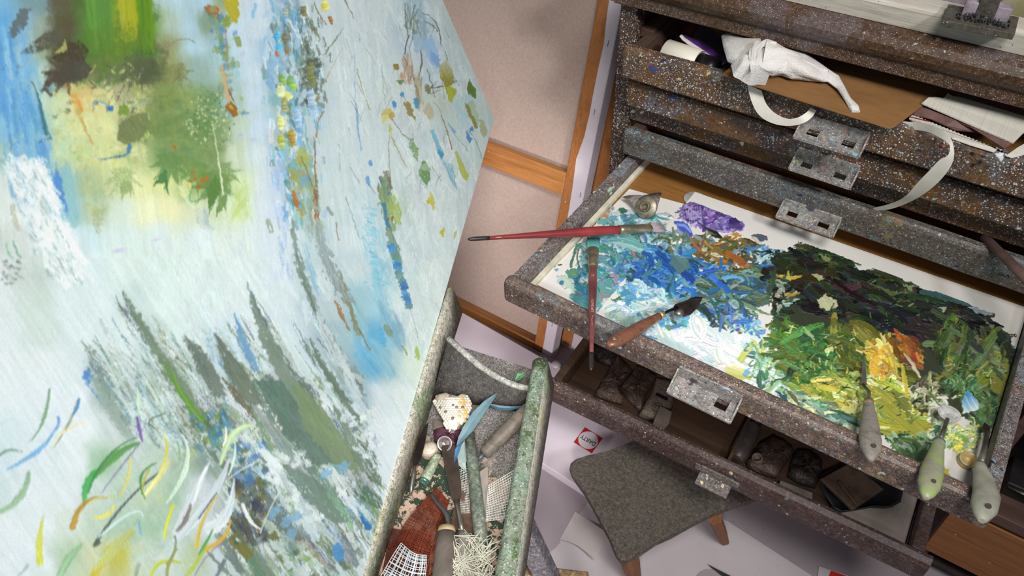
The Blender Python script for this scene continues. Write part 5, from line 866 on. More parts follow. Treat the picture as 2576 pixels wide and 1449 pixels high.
# ---------------------------------------------------------------- stool
t = thing('low_stool', 'low grimy wooden stool with curved seat edges on the white floor sheet', 'stool', Z(1650, 1260, .003))
sp = [(1433, 1175), (1436, 1163), (1448, 1153), (1475, 1146), (1515, 1138), (1550, 1127), (1585, 1112), (1640, 1080), (1700, 1058), (1790, 1040), (1830, 1060), (1860, 1120), (1900, 1180), (1935, 1215), (1930, 1236), (1895, 1258), (1850, 1270), (1800, 1288), (1740, 1318), (1690, 1346), (1650, 1364), (1612, 1384), (1592, 1402), (1575, 1411), (1560, 1408), (1551, 1396), (1545, 1380), (1534, 1352), (1512, 1312), (1490, 1270), (1472, 1238), (1450, 1208), (1437, 1190)]
b = MB(); b.prism([Z(*p, .165) for p in sp], (0, 0, -.016), .004); b.build('seat', M_stool, t)
b = MB(); b.prism([Z(*p, .149) + (Z(1650, 1240, .149) - Z(*p, .149)) * .06 for p in sp[::2]], (0, 0, -.012)); b.build('apron', M_leg, t)
for top, foot in (((1795, 1292), (1823, 1362)), ((1575, 1375), (1604, 1475)), ((1490, 1190), (1478, 1186, .0372)), ((1850, 1130), (1900, 1140))):
    a = Z(*top, .138); c = Z(*foot[:2], foot[2] if len(foot) > 2 else .006); d = unit(c - a); sd = unit(np.cross(d, (0, 0, 1))); u = np.cross(sd, d); b = MB()
    rg = []
    for q, wd, th in ((a, .021, .013), (a * .5 + c * .5, .017, .012), (c, .008, .008)): rg.append([q + sd * wd * x + u * th * y for x, y in ((-1, -.7), (-.6, -1), (.6, -1), (1, -.7), (1, .7), (.6, 1), (-.6, 1), (-1, .7))])
    b.loft(rg, True, False); b.build('leg', M_leg, t)

# ---------------------------------------------------------------- leaning stretched canvases seen from behind
BL = math.radians(17.0); CN = np.array([0, -math.cos(BL), math.sin(BL)]); CUP = np.array([0, math.sin(BL), math.cos(BL)])
CQ = np.array([-.66, 1.028, .003])
def lean(px, off=0.): return PL(px[0], px[1], CQ + CN * off, CN)
def lx(x, h, off=0.): return CQ + CN * off + CUP * h + np.array([x - CQ[0], 0, 0])
XR = lean((1385, 905))[0]; XL = XR - 1.25; HT = 1.30
t = thing('stretched_canvas', 'back of a big stretched linen canvas with pine bars leaning left of the chest', 'canvas', (XR - .6, 1.03, .003))
b = MB(); b.hexa([lx(XL, .002, -.034), lx(XR, .002, -.034), lx(XR, .002, -.030), lx(XL, .002, -.030), lx(XL, HT, -.034), lx(XR, HT, -.034), lx(XR, HT, -.030), lx(XL, HT, -.030)], 0); b.build('linen', M_linen, t)
def bar(bm, xa, ha, xb, hb, wd, horiz, o0=-.030, o1=0.):
    if horiz: p = [lx(xa, ha, o0), lx(xb, hb, o0), lx(xb, hb, o1), lx(xa, ha, o1), lx(xa, ha + wd, o0), lx(xb, hb + wd, o0), lx(xb, hb + wd, o1), lx(xa, ha + wd, o1)]
    else: p = [lx(xa, ha, o0), lx(xa + wd, ha, o0), lx(xa + wd, ha, o1), lx(xa, ha, o1), lx(xb, hb, o0), lx(xb + wd, hb, o0), lx(xb + wd, hb, o1), lx(xb, hb, o1)]
    bm.hexa(p, .003); return bm
def hgt(px, off=0.): return (lean(px, off) - CQ - CN * off) @ CUP
swl = lean((1424, 430))[0]; hb0 = hgt((1341, 893)) ; hb1 = hgt((1342, 862)); hc0 = hgt((1410, 493)); hc1 = hgt((1424, 437))
bar(MB(), swl, .004, swl, HT, XR - swl - .001, False).build('upright_bar', M_pinez, t)
bar(MB(), XL, .004, XL, HT, .06, False).build('upright_bar', M_pinez, t)
bar(MB(), XL + .05, hb0 - .03, swl, hb0 - .03, hb1 - hb0 + .032, True, -.030, -.001).build('bottom_bar', M_pine, t)
bar(MB(), XL + .05, hc0, swl, hc0, hc1 - hc0, True, -.026, -.004).build('cross_bar', M_pine, t)
bar(MB(), XL + .05, HT - .06, swl, HT - .06, .058, True, -.030, -.001).build('top_bar', M_pine, t)
# primed cloth folded over the bars, wavy cut edge
edge = [lean(p, .001) for p in ((1533, 0), (1527, 40), (1520, 110), (1505, 175), (1493, 235), (1483, 290), (1470, 345), (1450, 400), (1441, 470), (1428, 550), (1412, 640), (1396, 720), (1378, 805), (1371, 850), (1362, 896))]
def stripfold(edge, xo, side):
    b = MB(); L = [np.array(e) for e in edge]; R = []
    for e in L:
        h = (e - CQ - CN * .001) @ CUP; R.append(lx(xo, h, .001))
    b.ribbon(L, R, .0012, CN); R2 = [r - CN * .034 for r in R]; b.ribbon(R, R2, .0012, (1, 0, 0)); return b
stripfold(edge, XR, 1).build('side_fold', M_fold, t)
be = [(1100, 778), (1130, 793), (1151, 804), (1170, 810), (1190, 822), (1205, 832), (1225, 840), (1245, 848), (1265, 858), (1285, 870), (1305, 881), (1341, 894)]
b = MB(); L = [lean(p, .001) for p in be]; Rr = [lx(l[0], .003, .001) for l in L]; b.ribbon(L, Rr, .0012, CN); b.build('bottom_fold', M_fold, t)
def staple(a, c, par, off=.0025):
    a, c = lean(a, off), lean(c, off); b = MB(); b.tube([a - CN * .003, a, c, c - CN * .003], .0007, 6); b.build('staple', M_staple, par)
for a, c in (((1532, 101), (1528, 117)), ((1497, 275), (1494, 289)), ((1461, 484), (1459, 496)), ((1390, 813), (1388, 820)), ((1230, 853), (1240, 857))): staple(a, c, t)
o = slab([(XL, 1.0), (XR + .02, 1.0), (XR + .02, 1.024), (XL, 1.024)], .001, .012).build('gap_shade', M_greyedge); tag(o, 'thin grey batten strip for the shaded gap along the foot of the leaning linen canvas', 'shading')  # grey slab stands in for the shaded gap at the canvas foot
# second canvas behind
CQ1 = CQ; CQ = CQ - CN * .06
XR2 = lean((1475, 856))[0]; t = thing('stretched_canvas', 'second stretched canvas mostly hidden behind the big linen one, by the chest post', 'canvas', (XR2 - .5, 1.09, .003))
x2 = lean((1441, 860))[0]; x1 = lean((1409, 850))[0]
bar(MB(), x1 - .03, .004, x1 - .03, 1.25, x2 - x1 + .03, False).build('upright_bar', M_pinez, t)
b = MB(); b.hexa([lx(x2 - .9, .002, -.034), lx(XR2, .002, -.034), lx(XR2, .002, -.030), lx(x2 - .9, .002, -.030), lx(x2 - .9, 1.25, -.034), lx(XR2, 1.25, -.034), lx(XR2, 1.25, -.030), lx(x2 - .9, 1.25, -.030)], 0); b.build('linen', M_linen, t)
b = MB(); L = [lx(x2 + .004 * math.sin(h * 40), h, .001) for h in np.linspace(.0, 1.25, 16)]; b.ribbon(L, [lx(XR2, h, .001) for h in np.linspace(.0, 1.25, 16)], .0012, CN); b.build('side_fold', M_fold, t)
b = MB(); hh = hgt((1425, 866)); b.hexa([lx(x1 - .2, .002, -.02), lx(x2 + .004, .002, -.02), lx(x2 + .004, .002, .003), lx(x1 - .2, .002, .003), lx(x1 - .2, hh, -.02), lx(x2 + .004, hh, -.02), lx(x2 + .004, hh, .003), lx(x1 - .2, hh, .003)], .002); b.build('bottom_fold', M_fold, t)
CQ = CQ1
c = Z(1399, 938, .0); b = MB(); b.lathe([(.001, 0), (.013, .001), (.0135, .03), (.010, .036), (.001, .037)], c + np.array([0, 0, .001])); tag(b.build('white_plug', plain('white_plastic', (190, 184, 186), .4)), 'small white cylindrical plug on the floor at the foot of the leaning canvases', 'plug')

# ---------------------------------------------------------------- the painting on the easel
A = Z(1243, 300, .70); Bq = Z(1120, 735, .70); D = unit((A - Bq) * [1, 1, 0]); N0 = np.array([D[1], -D[0], 0]); PB = math.radians(18.4)
U = np.array([-N0[0] * math.sin(PB), -N0[1] * math.sin(PB), math.cos(PB)]); PN = np.cross(D, U)
SW, UH = 1.24, .88
t = thing('oil_painting', 'large unframed oil painting of pale water, reeds and leaves on the easel', 'painting', A - D * SW / 2)
pc = paint_canvas(); st = .00115; nu_, nv_ = int(SW / st), int(UH / st)
gs, gu = np.meshgrid(np.linspace(-SW, 0, nu_), np.linspace(0, UH, nv_)); V = A + gs.reshape(-1, 1) * D + gu.reshape(-1, 1) * U
px, py = project(V); C, hh, _ = pc.sample(px, py)
I = np.arange(nu_ * nv_).reshape(nv_, nu_); F = np.stack([I[:-1, :-1], I[:-1, 1:], I[1:, 1:], I[1:, :-1]], -1).reshape(-1, 4)
lum = C.mean(1); V = V + PN * ((lum - .5) * .0004)[:, None]
colour_mesh('painted_face', V, F, lin(C) * CANVAS_K, M_canvas, t); del pc, V, C, px, py
b = MB(); e0 = -.0012; b.hexa([A + PN * e0 - D * SW, A + PN * e0, A + PN * -.024, A + PN * -.024 - D * SW, A + PN * e0 - D * SW + U * UH, A + PN * e0 + U * UH, A + PN * -.024 + U * UH, A + PN * -.024 - D * SW + U * UH], .001); b.build('stretcher_edge', M_cedge, t)

# ---------------------------------------------------------------- easel: tray in front of the painting, mast and legs
t = thing('studio_easel', 'wooden easel with paint-crusted tray under the painting', 'easel', (-.55, .35, .003))
far = 1.0
def ext(p, q, z, k=.35): a, c = Z(*p, z), Z(*q, z); return a, c + (c - a) * k
la, lb = ext((1122, 730), (903, 1449), .70); ra, rb = ext((1141, 724), (935, 1400), .702); ia, ib = ext((1163, 778), (950, 1449), .655)
def rail(la, lb, ra, rb, ia, ib, zb):
    rg = []
    for k in np.linspace(0, 1, 14):
        l, r, i = la + (lb - la) * k, ra + (rb - ra) * k, ia + (ib - ia) * k; m = (l + r) / 2 + np.array([0, 0, .003]); j = random.uniform(-.0007, .0007)
        rg.append([np.array([l[0], l[1], zb]), l - [0, 0, .003], l * .8 + r * .2 + [0, 0, .0015 + j], m + [0, 0, j], r * .75 + l * .25 + [0, 0, .0015 + j], r - [0, 0, .002], np.array([i[0], i[1], zb])])
    b = MB(); b.loft(rg, True, True); return b
rail(la, lb, ra, rb, ia, ib, .648).build('tray_rail', M_tray, t)
la2, lb2 = ext((1340, 905), (1244, 1449), .70); ra2, rb2 = ext((1376, 899), (1297, 1449), .70); ia2, ib2 = ext((1395, 962), (1319, 1449), .655)
rl = rail(la2, lb2, ra2, rb2, ia2, ib2, .648).build('tray_rail', [M_tray, M_trayg], t)
for f in rl.data.polygons:
    if f.normal.z > .45: f.material_index = 1
cor = [Z(1110, 860, .648), ib * 0 + np.array([ib[0], ib[1], .648]), np.array([lb2[0], lb2[1], .648]), Z(1345, 935, .648)]
b = MB(); b.prism(cor, (0, 0, .004)); b.build('tray_floor', M_trayfl, t)
# end board with a dished top
tp = [Z(*p, z) for p, z in (((1126, 862), .697), ((1160, 893), .694), ((1200, 928), .690), ((1235, 952), .686), ((1268, 970), .682), ((1300, 983), .680), ((1335, 990), .679))]
bt = [Z(1085 + k * (1310 - 1085) / 6, 1003 + k * (1036 - 1003) / 6, .652) for k in range(7)]
b = MB(); nrm = unit(np.cross(bt[-1] - bt[0], (0, 0, 1))) * [1, 1, 0]
if nrm @ D < 0: nrm = -nrm
rg = [[bt[k], bt[k] * .5 + tp[k] * .5 - nrm * .002, tp[k], tp[k] + nrm * .004 + [0, 0, .0035], tp[k] + nrm * .012 + [0, 0, .002], bt[k] + nrm * .016] for k in range(7)]
b.loft(rg, True, True); b.build('tray_end_board', M_endb, t)
b = MB(); b.tube([q + nrm * .006 + [0, 0, .002] for q in tp], .0045, 10); part(b.build('board_rim', spatter('pale_rim', [(150, 148, 140), (170, 168, 160)], [(700, .45, .8, [(205, 205, 200), (110, 106, 100)]), (90, .3, .2, [(120, 160, 60), (190, 190, 150)])], [], .6, 31), t), 'pale worn rim')
# mast, beam and legs (the parts below and behind)
def beam_(a, c, wx, wy, bev=.003):
    a, c = np.array(a, float), np.array(c, float); d = unit(c - a); s1 = unit(np.cross(d, D)) if abs(d @ D) < .9 else unit(np.cross(d, (0, 0, 1))); s2 = np.cross(d, s1)
    return MB().hexa([q + s1 * wx * i + s2 * wy * j for q in (a, c) for i, j in ((-1, -1), (1, -1), (1, 1), (-1, 1))], bev)
M_egrey = spatter('easel_grey_wood', [(104, 100, 104), (124, 120, 124)], [(400, .3, .3, WHT)], [(18, .64, (70, 74, 110), .7)], .6, 32, .3, (2, 2, 30))
M_ebrown = wood('easel_brown_wood', [(104, 70, 50), (132, 92, 66)], 'x', .55, 33)
mid = (la + lb) / 2 - N0 * .10
beam_((*(mid - D * .25)[:2], .0), (*(mid - D * .25 - N0 * .30)[:2], 1.45), .03, .02).build('mast', M_egrey, t)
beam_((*(mid - D * .05)[:2], .0), (*(mid - D * .05 - N0 * .30)[:2], 1.45), .03, .02).build('mast', M_egrey, t)
p0 = Z(1345, 1385, .40); p1 = Z(1400, 1500, .30); dd = unit(p1 - p0); beam_(p0 - dd * .22, p1 + (p1 - p0) * 2.7, .016, .014).build('cross_strut', M_egrey, t)
p0 = Z(1340, 1446, .33); p1 = Z(1480, 1462, .30); dd = unit(p1 - p0); beam_(p0 - dd * .2, p1 - dd * .004, .016, .010).build('foot_brace', spatter('brace_paint', [(120, 96, 70), (140, 116, 88)], [(200, .3, .4, MIXD)], [(24, .6, (80, 84, 120), .6)], .6, 34), t)
for s_ in (-1, 1):
    q = mid - D * (.15 + .34 * s_); beam_((q[0] - N0[0] * .25, q[1] - N0[1] * .25, .025), (q[0] + N0[0] * .12, q[1] + N0[1] * .12, .025), .02, .022).build('foot', M_ebrown, t)
beam_((*(mid - D * .62)[:2], .06), (*(mid + D * .33)[:2], .06), .02, .02).build('foot_rail', M_ebrown, t)
b = MB(); q0 = la - D * .1 - N0 * .05; q1 = lb - N0 * .05; b.hexa([np.array([q[0], q[1], 0]) + N0 * n + np.array([0, 0, z]) for z in (.628, .648) for q, n in ((q0, -.02), (q1, -.02), (q1, .22), (q0, .22))], .002); b.build('tray_bearer', M_ebrown, t)
# ---------------------------------------------------------------- plan chest
chest = thing('plan_chest', 'paint-spattered wooden plan chest with its shallow drawers pulled out', 'chest of drawers', (-.16, 1.35, .003))
XA, XB = -.521, .207
b = MB(); b.box(-.5625, -.530, 1.100, 1.135, .003, .935, .003); b.build('post', M_post, chest)
b = MB(); b.box(.218, .250, 1.100, 1.135, .003, .935, .003); b.build('post', M_post, chest)
for x in (-.560, .232): b = MB(); b.box(x, x + .014, 1.136, 1.72, .05, .934, .001); b.build('side_panel', M_darkwood, chest)
b = MB(); b.box(-.545, .231, 1.70, 1.715, .05, .934, .001); b.build('back_panel', M_darkwood, chest)
# moulded top beam and top board
prof = [(1.084, .9365), (1.079, .940), (1.079, .958), (1.072, .964), (1.066, .974), (1.066, .984), (1.072, .994), (1.082, 1.000), (1.135, 1.000), (1.135, .9365)]
b = MB(); b.loft([[(x, p[0], p[1]) for p in prof] for x in np.linspace(-.564, .252, 20)], True, False); b.build('top_beam', M_beam, chest)
b = MB(); b.box(-.564, .252, 1.1355, 1.72, .975, 1.000, .002); b.build('top_board', M_beam, chest)
b = MB(); b.box(-.529, .217, 1.101, 1.128, .716, .752, .002); b.build('divider_rail', M_front, chest)
b = MB(); b.box(-.529, .217, 1.104, 1.128, .40, .57, .002); b.build('lower_rail', M_darkwood, chest)
for zz in (.875, .80, .694, .60): 
    for x0, x1 in ((-.530, -.505), (.195, .2175)): b = MB(); b.box(x0, x1, 1.118, 1.69, zz - .004, zz + .012, .002); b.build('runner', M_darkwood, chest)
HX0, HX1 = -.2105, -.1145
def handle(par, yf, zt, blocked=(), drop=.024, fl=.030, xo=0.):
    """stamped card-holder pull: plate on the front, flange with two openings reaching forward"""
    x0, x1 = HX0 + xo, HX1 + xo; zl = zt - drop; b = MB()
    b.hexa([(x0, yf - .003, zl), (x1, yf - .003, zl), (x1, yf + .0005, zl), (x0, yf + .0005, zl), (x0, yf - .003, zt), (x1, yf - .003, zt), (x1, yf + .0005, zt), (x0, yf + .0005, zt)], .001)
    ys = [yf - .003, yf - .003 - fl * .60, yf - .003 - fl]; zs = [zl + .0035, zl + .0005, zl - .002]
    xs = [x0, x0 + .013, x0 + .030, x1 - .031, x1 - .013, x1]
    def q(i, j, dz): return (xs[i], ys[j], zs[j] + dz)
    for i in range(5):
        for j in range(2):
            if j == 0 and i in (1, 3) and i not in blocked: continue
            b.hexa([q(i, j, 0), q(i, j + 1, 0), q(i + 1, j + 1, 0), q(i + 1, j, 0), q(i, j, .0032), q(i, j + 1, .0032), q(i + 1, j + 1, .0032), q(i + 1, j, .0032)], 0)
    for x in (x0, x1): b.hexa([(x - .0012, ys[0], zs[0] + .003), (x - .0012, ys[2], zs[2] + .002), (x + .0012, ys[2], zs[2] + .002), (x + .0012, ys[0], zs[0] + .003), (x - .0012, ys[0], zt - .004), (x - .0012, ys[2], zs[2] + .0045), (x + .0012, ys[2], zs[2] + .0045), (x + .0012, ys[0], zt - .004)], 0)
    return b.build('handle', M_handle, par)
def front_profile(y, z0, z1, th=.022): return [(y + .002, z0), (y, z0 + .003), (y, z1 - .008), (y + .002, z1 - .003), (y + .006, z1), (y + th - .006, z1), (y + th, z1 - .004), (y + th, z0)]
def drawer(yf, z0, z1, mat, zt_handle, x0=XA, x1=XB, back=1.68, bottom=True, railz=None, **kw):
    d = MB(); pr = front_profile(yf, z0, z1); xs = [x0, x0 + .002, x0 + .004] + list(np.linspace(x0 + .02, x1 - .02, 14)) + [x1 - .004, x1 - .002, x1]; rg = []
    for k, x in enumerate(xs):
        s_ = min(1, .86 + .07 * min(k, len(xs) - 1 - k)) if min(k, len(xs) - 1 - k) < 2 else 1
        cy, cz = yf + .011, (z0 + z1) / 2; j = random.uniform(-.0006, .0006)
        rg.append([(x, cy + (p[0] - cy) * s_, cz + (p[1] - cz) * s_ + (j if 0 < k < len(xs) - 1 else 0)) for p in pr])
    d.loft(rg, True, False); o = d.build('drawer', mat, chest)
    for xx in ((x0 + .003, x0 + .024), (x1 - .022, x1 - .003)):
        s = MB(); s.box(xx[0], xx[1], yf + .0225, back, z0 + .004, (railz or z1 - .008), .002); s.build('drawer_side', kw.get('side', M_darkwood), o)
    s = MB(); s.box(x0 + .0245, x1 - .0225, yf + .0225, back, z0 + .004, z0 + .010, 0); s.build('drawer_bottom', kw.get('bot', M_board), o)
    handle(o, yf, zt_handle, kw.get('blocked', ()), kw.get('drop', .024), kw.get('fl', .030)); return o
d1 = drawer(1.040, .834, .889, M_front, .868, fl=.033)
d2 = drawer(1.066, .766, .811, M_front, .792)
d4 = drawer(1.068, .661, .715, M_frontg, .687, drop=.022, fl=.027)
pd = drawer(.678, .602, .650, M_pdf, .645, drop=.028, fl=.031, side=M_rail, railz=.645, blocked=(1,))
s = MB(); s.box(XA + .0245, XA + .033, .7005, 1.5, .612, .6225, .001); s.build('edging_strip', M_strip, pd)
# low drawer (drawn further down, slightly askew)
BF0, BF1 = Z(1375, 962, .348), Z(2343, 1424, .348); bd = unit(BF1 - BF0); bn = np.array([-bd[1], bd[0], 0])
def bx(u, v, z): q = BF0 + bd * u + bn * v; return np.array([q[0], q[1], z])
BW = np.linalg.norm(BF1 - BF0)
def bbox(u0, u1, v0, v1, z0, z1, bev=.002): return MB().hexa([bx(u0, v0, z0), bx(u1, v0, z0), bx(u1, v1, z0), bx(u0, v1, z0), bx(u0, v0, z1), bx(u1, v0, z1), bx(u1, v1, z1), bx(u0, v1, z1)], bev)
d = MB(); pr = [(0, .296), (-.001, .300), (-.001, .334), (.003, .343), (.012, .348), (.018, .347), (.020, .342), (.020, .296)]
d.loft([[bx(u, p[0], p[1]) for p in pr] for u in np.linspace(0, BW, 14)], True, False); low = d.build('drawer', M_lowd, chest)
M_lowin = wood('low_drawer_inside', [(58, 42, 32), (78, 58, 42), (66, 48, 36)], 'x', .7, 36)
bbox(.004, .020, .021, .55, .300, .344).build('drawer_side', M_lowin, low); bbox(BW - .032, BW - .012, .021, .55, .300, .344).build('drawer_side', M_lowd, low)
bbox(.021, BW - .033, .021, .55, .300, .306, 0).build('drawer_bottom', M_lowin, low)
pq = Z(1868, 1090, .325); pu = (pq - BF0) @ bd; bbox(pu - .003, pu + .003, .021, .50, .3065, .336, .001).build('partition', M_lowin, low)
bbox(BW - .036 - .12, BW - .036, .022, .30, .3065, .309, .0005).build('drawer_liner', plain('grey_liner', (150, 140, 132), .8, 0, .16, 37, .3, 12), low)
# its pull: a solid lip with two screw ears
u0 = (Y(1752, 1195, BF0[1]) - BF0) @ bd; u0 = (Z(1757, 1190, .315) - BF0) @ bd; u1 = (Z(1838, 1228, .315) - BF0) @ bd
b = bbox(u0, u1, -.004, .0, .302, .326, .001); b.hexa([bx(u0, -.004, .304), bx(u0, -.026, .298), bx(u1, -.026, .298), bx(u1, -.004, .304), bx(u0, -.004, .308), bx(u0, -.026, .302), bx(u1, -.026, .302), bx(u1, -.004, .308)], .001)
b.hexa([bx(*t_) for t_ in ((u0 - .011, -.003, .308), (u1 + .011, -.003, .308), (u1 + .011, 0, .308), (u0 - .011, 0, .308), (u0 - .011, -.003, .324), (u1 + .011, -.003, .324), (u1 + .011, 0, .324), (u0 - .011, 0, .324))], .001)
for k in range(6): uu = u0 + (u1 - u0) * (.25 + .1 * k); b.tube([bx(uu, -.008, .3072), bx(uu, -.021, .3038)], .0011, 6)
b.build('handle', spatter('ochre_spattered_metal', [(96, 90, 86), (116, 110, 104)], [(90, .34, .55, [(222, 206, 160), (205, 200, 180), (130, 124, 120)], .5), (400, .3, .3, WHT)], [], .4, 38, .3, None, .5), low)

# ---------------------------------------------------------------- palette sheets with mixed paint
PZ0, PZ1 = .6128, .6140
t1 = thing('palette_sheet', 'white paper with turquoise paint under the two red brushes in the open drawer', 'palette', Z(1480, 680, PZ0))
b = MB(); b.prism([Z(*p, PZ0 + .0002) for p in ((1352, 717), (1583, 476), (1790, 533), (1545, 812))], (0, 0, .0008)); b.build('paper', M_paper, t1)
t2 = thing('palette_sheet', 'big white paper heaped with blue, white and green oil paint in the open drawer', 'palette', Z(1980, 800, PZ1))
rt = np.array([.1835, 0, 0]); pts = [Z(1748, 484, PZ1), Z(1496, 793, PZ1)]
pts += [np.array([.1835, .7015, PZ1]), np.array([.1835, Z(2534, 760, PZ1)[1] + .002, PZ1])]; pts[1][1] = .7015
b = MB(); b.prism([p + [0, 0, .0002] for p in pts], (0, 0, .0009)); b.build('paper', M_paper, t2)
pp = paint_palette(); zz = PZ1 + .0013
gx, gy = np.meshgrid(np.arange(-.495, .184, .00085), np.arange(.7015, 1.06, .00085)); V = np.stack([gx.ravel(), gy.ravel(), np.full(gx.size, zz)], 1)
px, py = project(V); C, hh, mk = pp.sample(px, py)
ins = (px > pp.x0) & (px < pp.x0 + pp.W - 2) & (py > pp.y0) & (py < pp.y0 + pp.H - 2); mk = mk * ins
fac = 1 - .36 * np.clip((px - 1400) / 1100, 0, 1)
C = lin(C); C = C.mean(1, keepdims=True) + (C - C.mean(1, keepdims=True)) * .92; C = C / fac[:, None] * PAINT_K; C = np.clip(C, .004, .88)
V[:, 2] += np.clip(hh, 0, 3.2) * .0011 * np.clip(mk * 1.5 - .3, 0, 1)
V[:, 2] -= (px * 0 + 1) * 0
n_ = gx.shape[1]; I = np.arange(gx.size).reshape(gx.shape); F = np.stack([I[:-1, :-1], I[:-1, 1:], I[1:, 1:], I[1:, :-1]], -1).reshape(-1, 4)
fm = mk[F].mean(1) > .30; left = ((px - 1748) * 306 + (py - 484) * 248 < 0)[F].mean(1) > .5
for sel, par in ((fm & left, t1), (fm & ~left, t2)):
    Fs = F[sel]; us, inv = np.unique(Fs, return_inverse=True); Vs = V[us].copy()
    if par is t1: Vs[:, 2] -= .0011
    colour_mesh('mixed_paint', Vs, inv.reshape(-1, 4), C[us], M_paint, par)
del pp, V, C
b = MB(); b.lathe([(.001, 0), (.020, 0), (.021, .0008), (.020, .0012), (.001, .0012)], Z(1748, 500, PZ0 + .0002) + np.array([0, 0, -.0002])); tag(b.build('round_lid', plain('grey_lid', (150, 146, 142), .5)), 'round grey lid peeping from under the top corner of the big palette paper', 'lid')

# ---------------------------------------------------------------- brushes and knives on the palette
M_lac = plain('red_lacquer', (122, 44, 46), .28, 0, .16, 41, .5, 18); M_lacd = plain('worn_red_brown_lacquer', (112, 62, 58), .38, 0, .22, 42, .5, 30); M_tip = plain('black_tip', (44, 40, 40), .35)
M_ferr = plain('brass_grey_ferrule', (150, 142, 118), .38, .75, .18, 43, .5, 60); M_brist = None
def bristle(name, cs, seed):
    m = Mat(name, .7, 0, .2, seed); f = m.noise(8, 3, .6, m.vec((40, 160, 160))); m.color(m.ramp(f, [(.3, cs[0]), (.7, cs[1])])); m.bump(f, .001, .6); return m.m
def brush(label, p0, p1, wB, wF, wH, bm_, hm, bl, fl, text=False):
    """p0 bristle tip, p1 handle end"""
    d = unit(p1 - p0); L = np.linalg.norm(p1 - p0); t = thing('paint_brush', label, 'paint brush', p0 + d * L * .5, 'red-handled flat brushes on the palette drawer')
    q = lambda f: p0 + d * L * f
    sd = unit(np.cross(d, (0, 0, 1))); up = np.cross(sd, d); up = up if up[2] > 0 else -up
    b = MB(); n = 26
    for k in range(n):      # tufts, so the tip edge is ragged
        a = (k + .5) / n * 2 - 1; r0 = q(bl) + sd * a * wF * .93; tip = q(random.uniform(-.004, .012)) + sd * a * wB
        for zz in (-1, 1): b.tube([r0 + up * wF * .30 * zz * (1 - a * a * .7), r0 * .5 + tip * .5 + up * wF * .22 * zz * (1 - a * a * .6) + sd * a * wB * .05, tip + up * .0006 * zz], [wF * .12, wB * .11, wB * .045], 5)
    b.build('bristles', bm_, t)
    b = MB(); fs = [bl - .006, bl + .01, bl + fl * .4, bl + fl * .66, bl + fl * .72, bl + fl * .78, bl + fl * .84, bl + fl * .9, bl + fl]; ws = [wF, wF, wF * .93, wF * .82, wF * .88, wF * .80, wF * .86, wF * .79, wF * .80]
    b.tube([q(f) for f in fs], ws, 18, [.42, .44, .62, .92, .95, .95, .98, 1, 1]); b.build('ferrule', M_ferr, t)
    b = MB(); f0 = bl + fl; fs = [f0 - .004, f0 + .01, f0 + .10, f0 + .2, f0 + .36, .84, .90]; ws = [wH * .78, wH * .86, wH * 1.0, wH * .96, wH * .74, wH * .42, wH * .40]
    h = b; h.tube([q(f) for f in fs], ws, 16); ho = h.build('handle', hm, t)
    b = MB(); b.tube([q(f) for f in (.8985, .92, .97, .99, 1.0)], [wH * .41, wH * .43, wH * .42, wH * .34, wH * .12], 14); part(b.build('handle_tip', M_tip, t), 'black lacquered tip')
    if text:
        mt = plain('pale_print', (190, 176, 166), .5, 0, .05)
        lettering('I LOVE ART', q(.60) + up * wH * .80, d, np.cross(up, d), .0034, mt, t, wid=.034)
        lettering('16', q(.37) + up * wH * .95, -sd if sd[0] < 0 else sd, -d, .0036, mt, t, wid=.0042)
        b = MB(); b.tube([q(.665 + .07 * k / 30) + up * wH * .72 + np.cross(up, d) * (.0018 * math.exp(-k / 9) * math.cos(k * .2) + .0008 * math.sin(k * 1.6)) for k in range(31)], .00022, 5); b.build('script_mark', mt, t)
    return t
brush('paint brush with red handle and pale grey bristles lying across the left drawer rail', Z(1670, 571, .6225), Z(1177, 602, .690), .0112, .0102, .0085, bristle('pale_bristle', [(120, 108, 110), (186, 176, 176)], 44), M_lac, .075, .17)
brush('paint brush with turquoise bristles and brown-red handle overhanging the drawer front', Z(1493, 597, .6225), Z(1487, 931, .692), .0112, .0098, .0072, bristle('turquoise_bristle', [(48, 118, 118), (96, 172, 166)], 45), M_lacd, .11, .17, True)
M_wood1 = wood('rosewood_handle', [(78, 48, 36), (122, 80, 60), (98, 62, 48)], 'x', .3, 46, None, 1.6, .55)
M_steeld = plain('dark_blade_steel', (62, 54, 50), .35, .85, .2, 47, .5, 50); M_steel = plain('worn_steel', (130, 126, 118), .35, .8, .2, 48, .5, 50); M_collar = plain('brass_collar', (170, 150, 112), .4, .6)
def knife_handle(t, pts, rad, flat, mat, seg=18): b = MB(); b.tube(pts, rad, seg, flat); return b.build('handle', mat, t)
GK = 'palette knives on the palette drawer'
a, c = Z(1532, 868, .672), Z(1664, 792, .652); d = c - a; t = thing('palette_knife', 'palette knife with varnished brown handle and dark trowel blade beside the white paint', 'palette knife', a, GK)
knife_handle(t, [a - d * .03, a + d * .02, a + d * .12, a + d * .3, a + d * .6, a + d * .88, a + d * .97], [.003, .0075, .0105, .0112, .0098, .0066, .0056], [.9, .8, .72, .7, .74, .9, 1], M_wood1)
k0 = a + d * .09 + np.array([0, 0, .0078]); b = MB(); b.lathe([(.0022, -.0006), (.0036, .0002), (.0022, .0010)], k0, (.1, .1, 1), 16); b.build('rivet', M_collar, t)
b = MB(); b.tube([c - d * .05, c + d * .03], [.0064, .0060], 16); b.build('ferrule', M_collar, t)
e = Z(1703, 774, .640); b = MB(); b.tube([c, c * .6 + e * .4 + [0, 0, .001], e], [.0024, .0024, .0034], 10, [1, 1, .6]); b.build('shank', M_steeld, t)
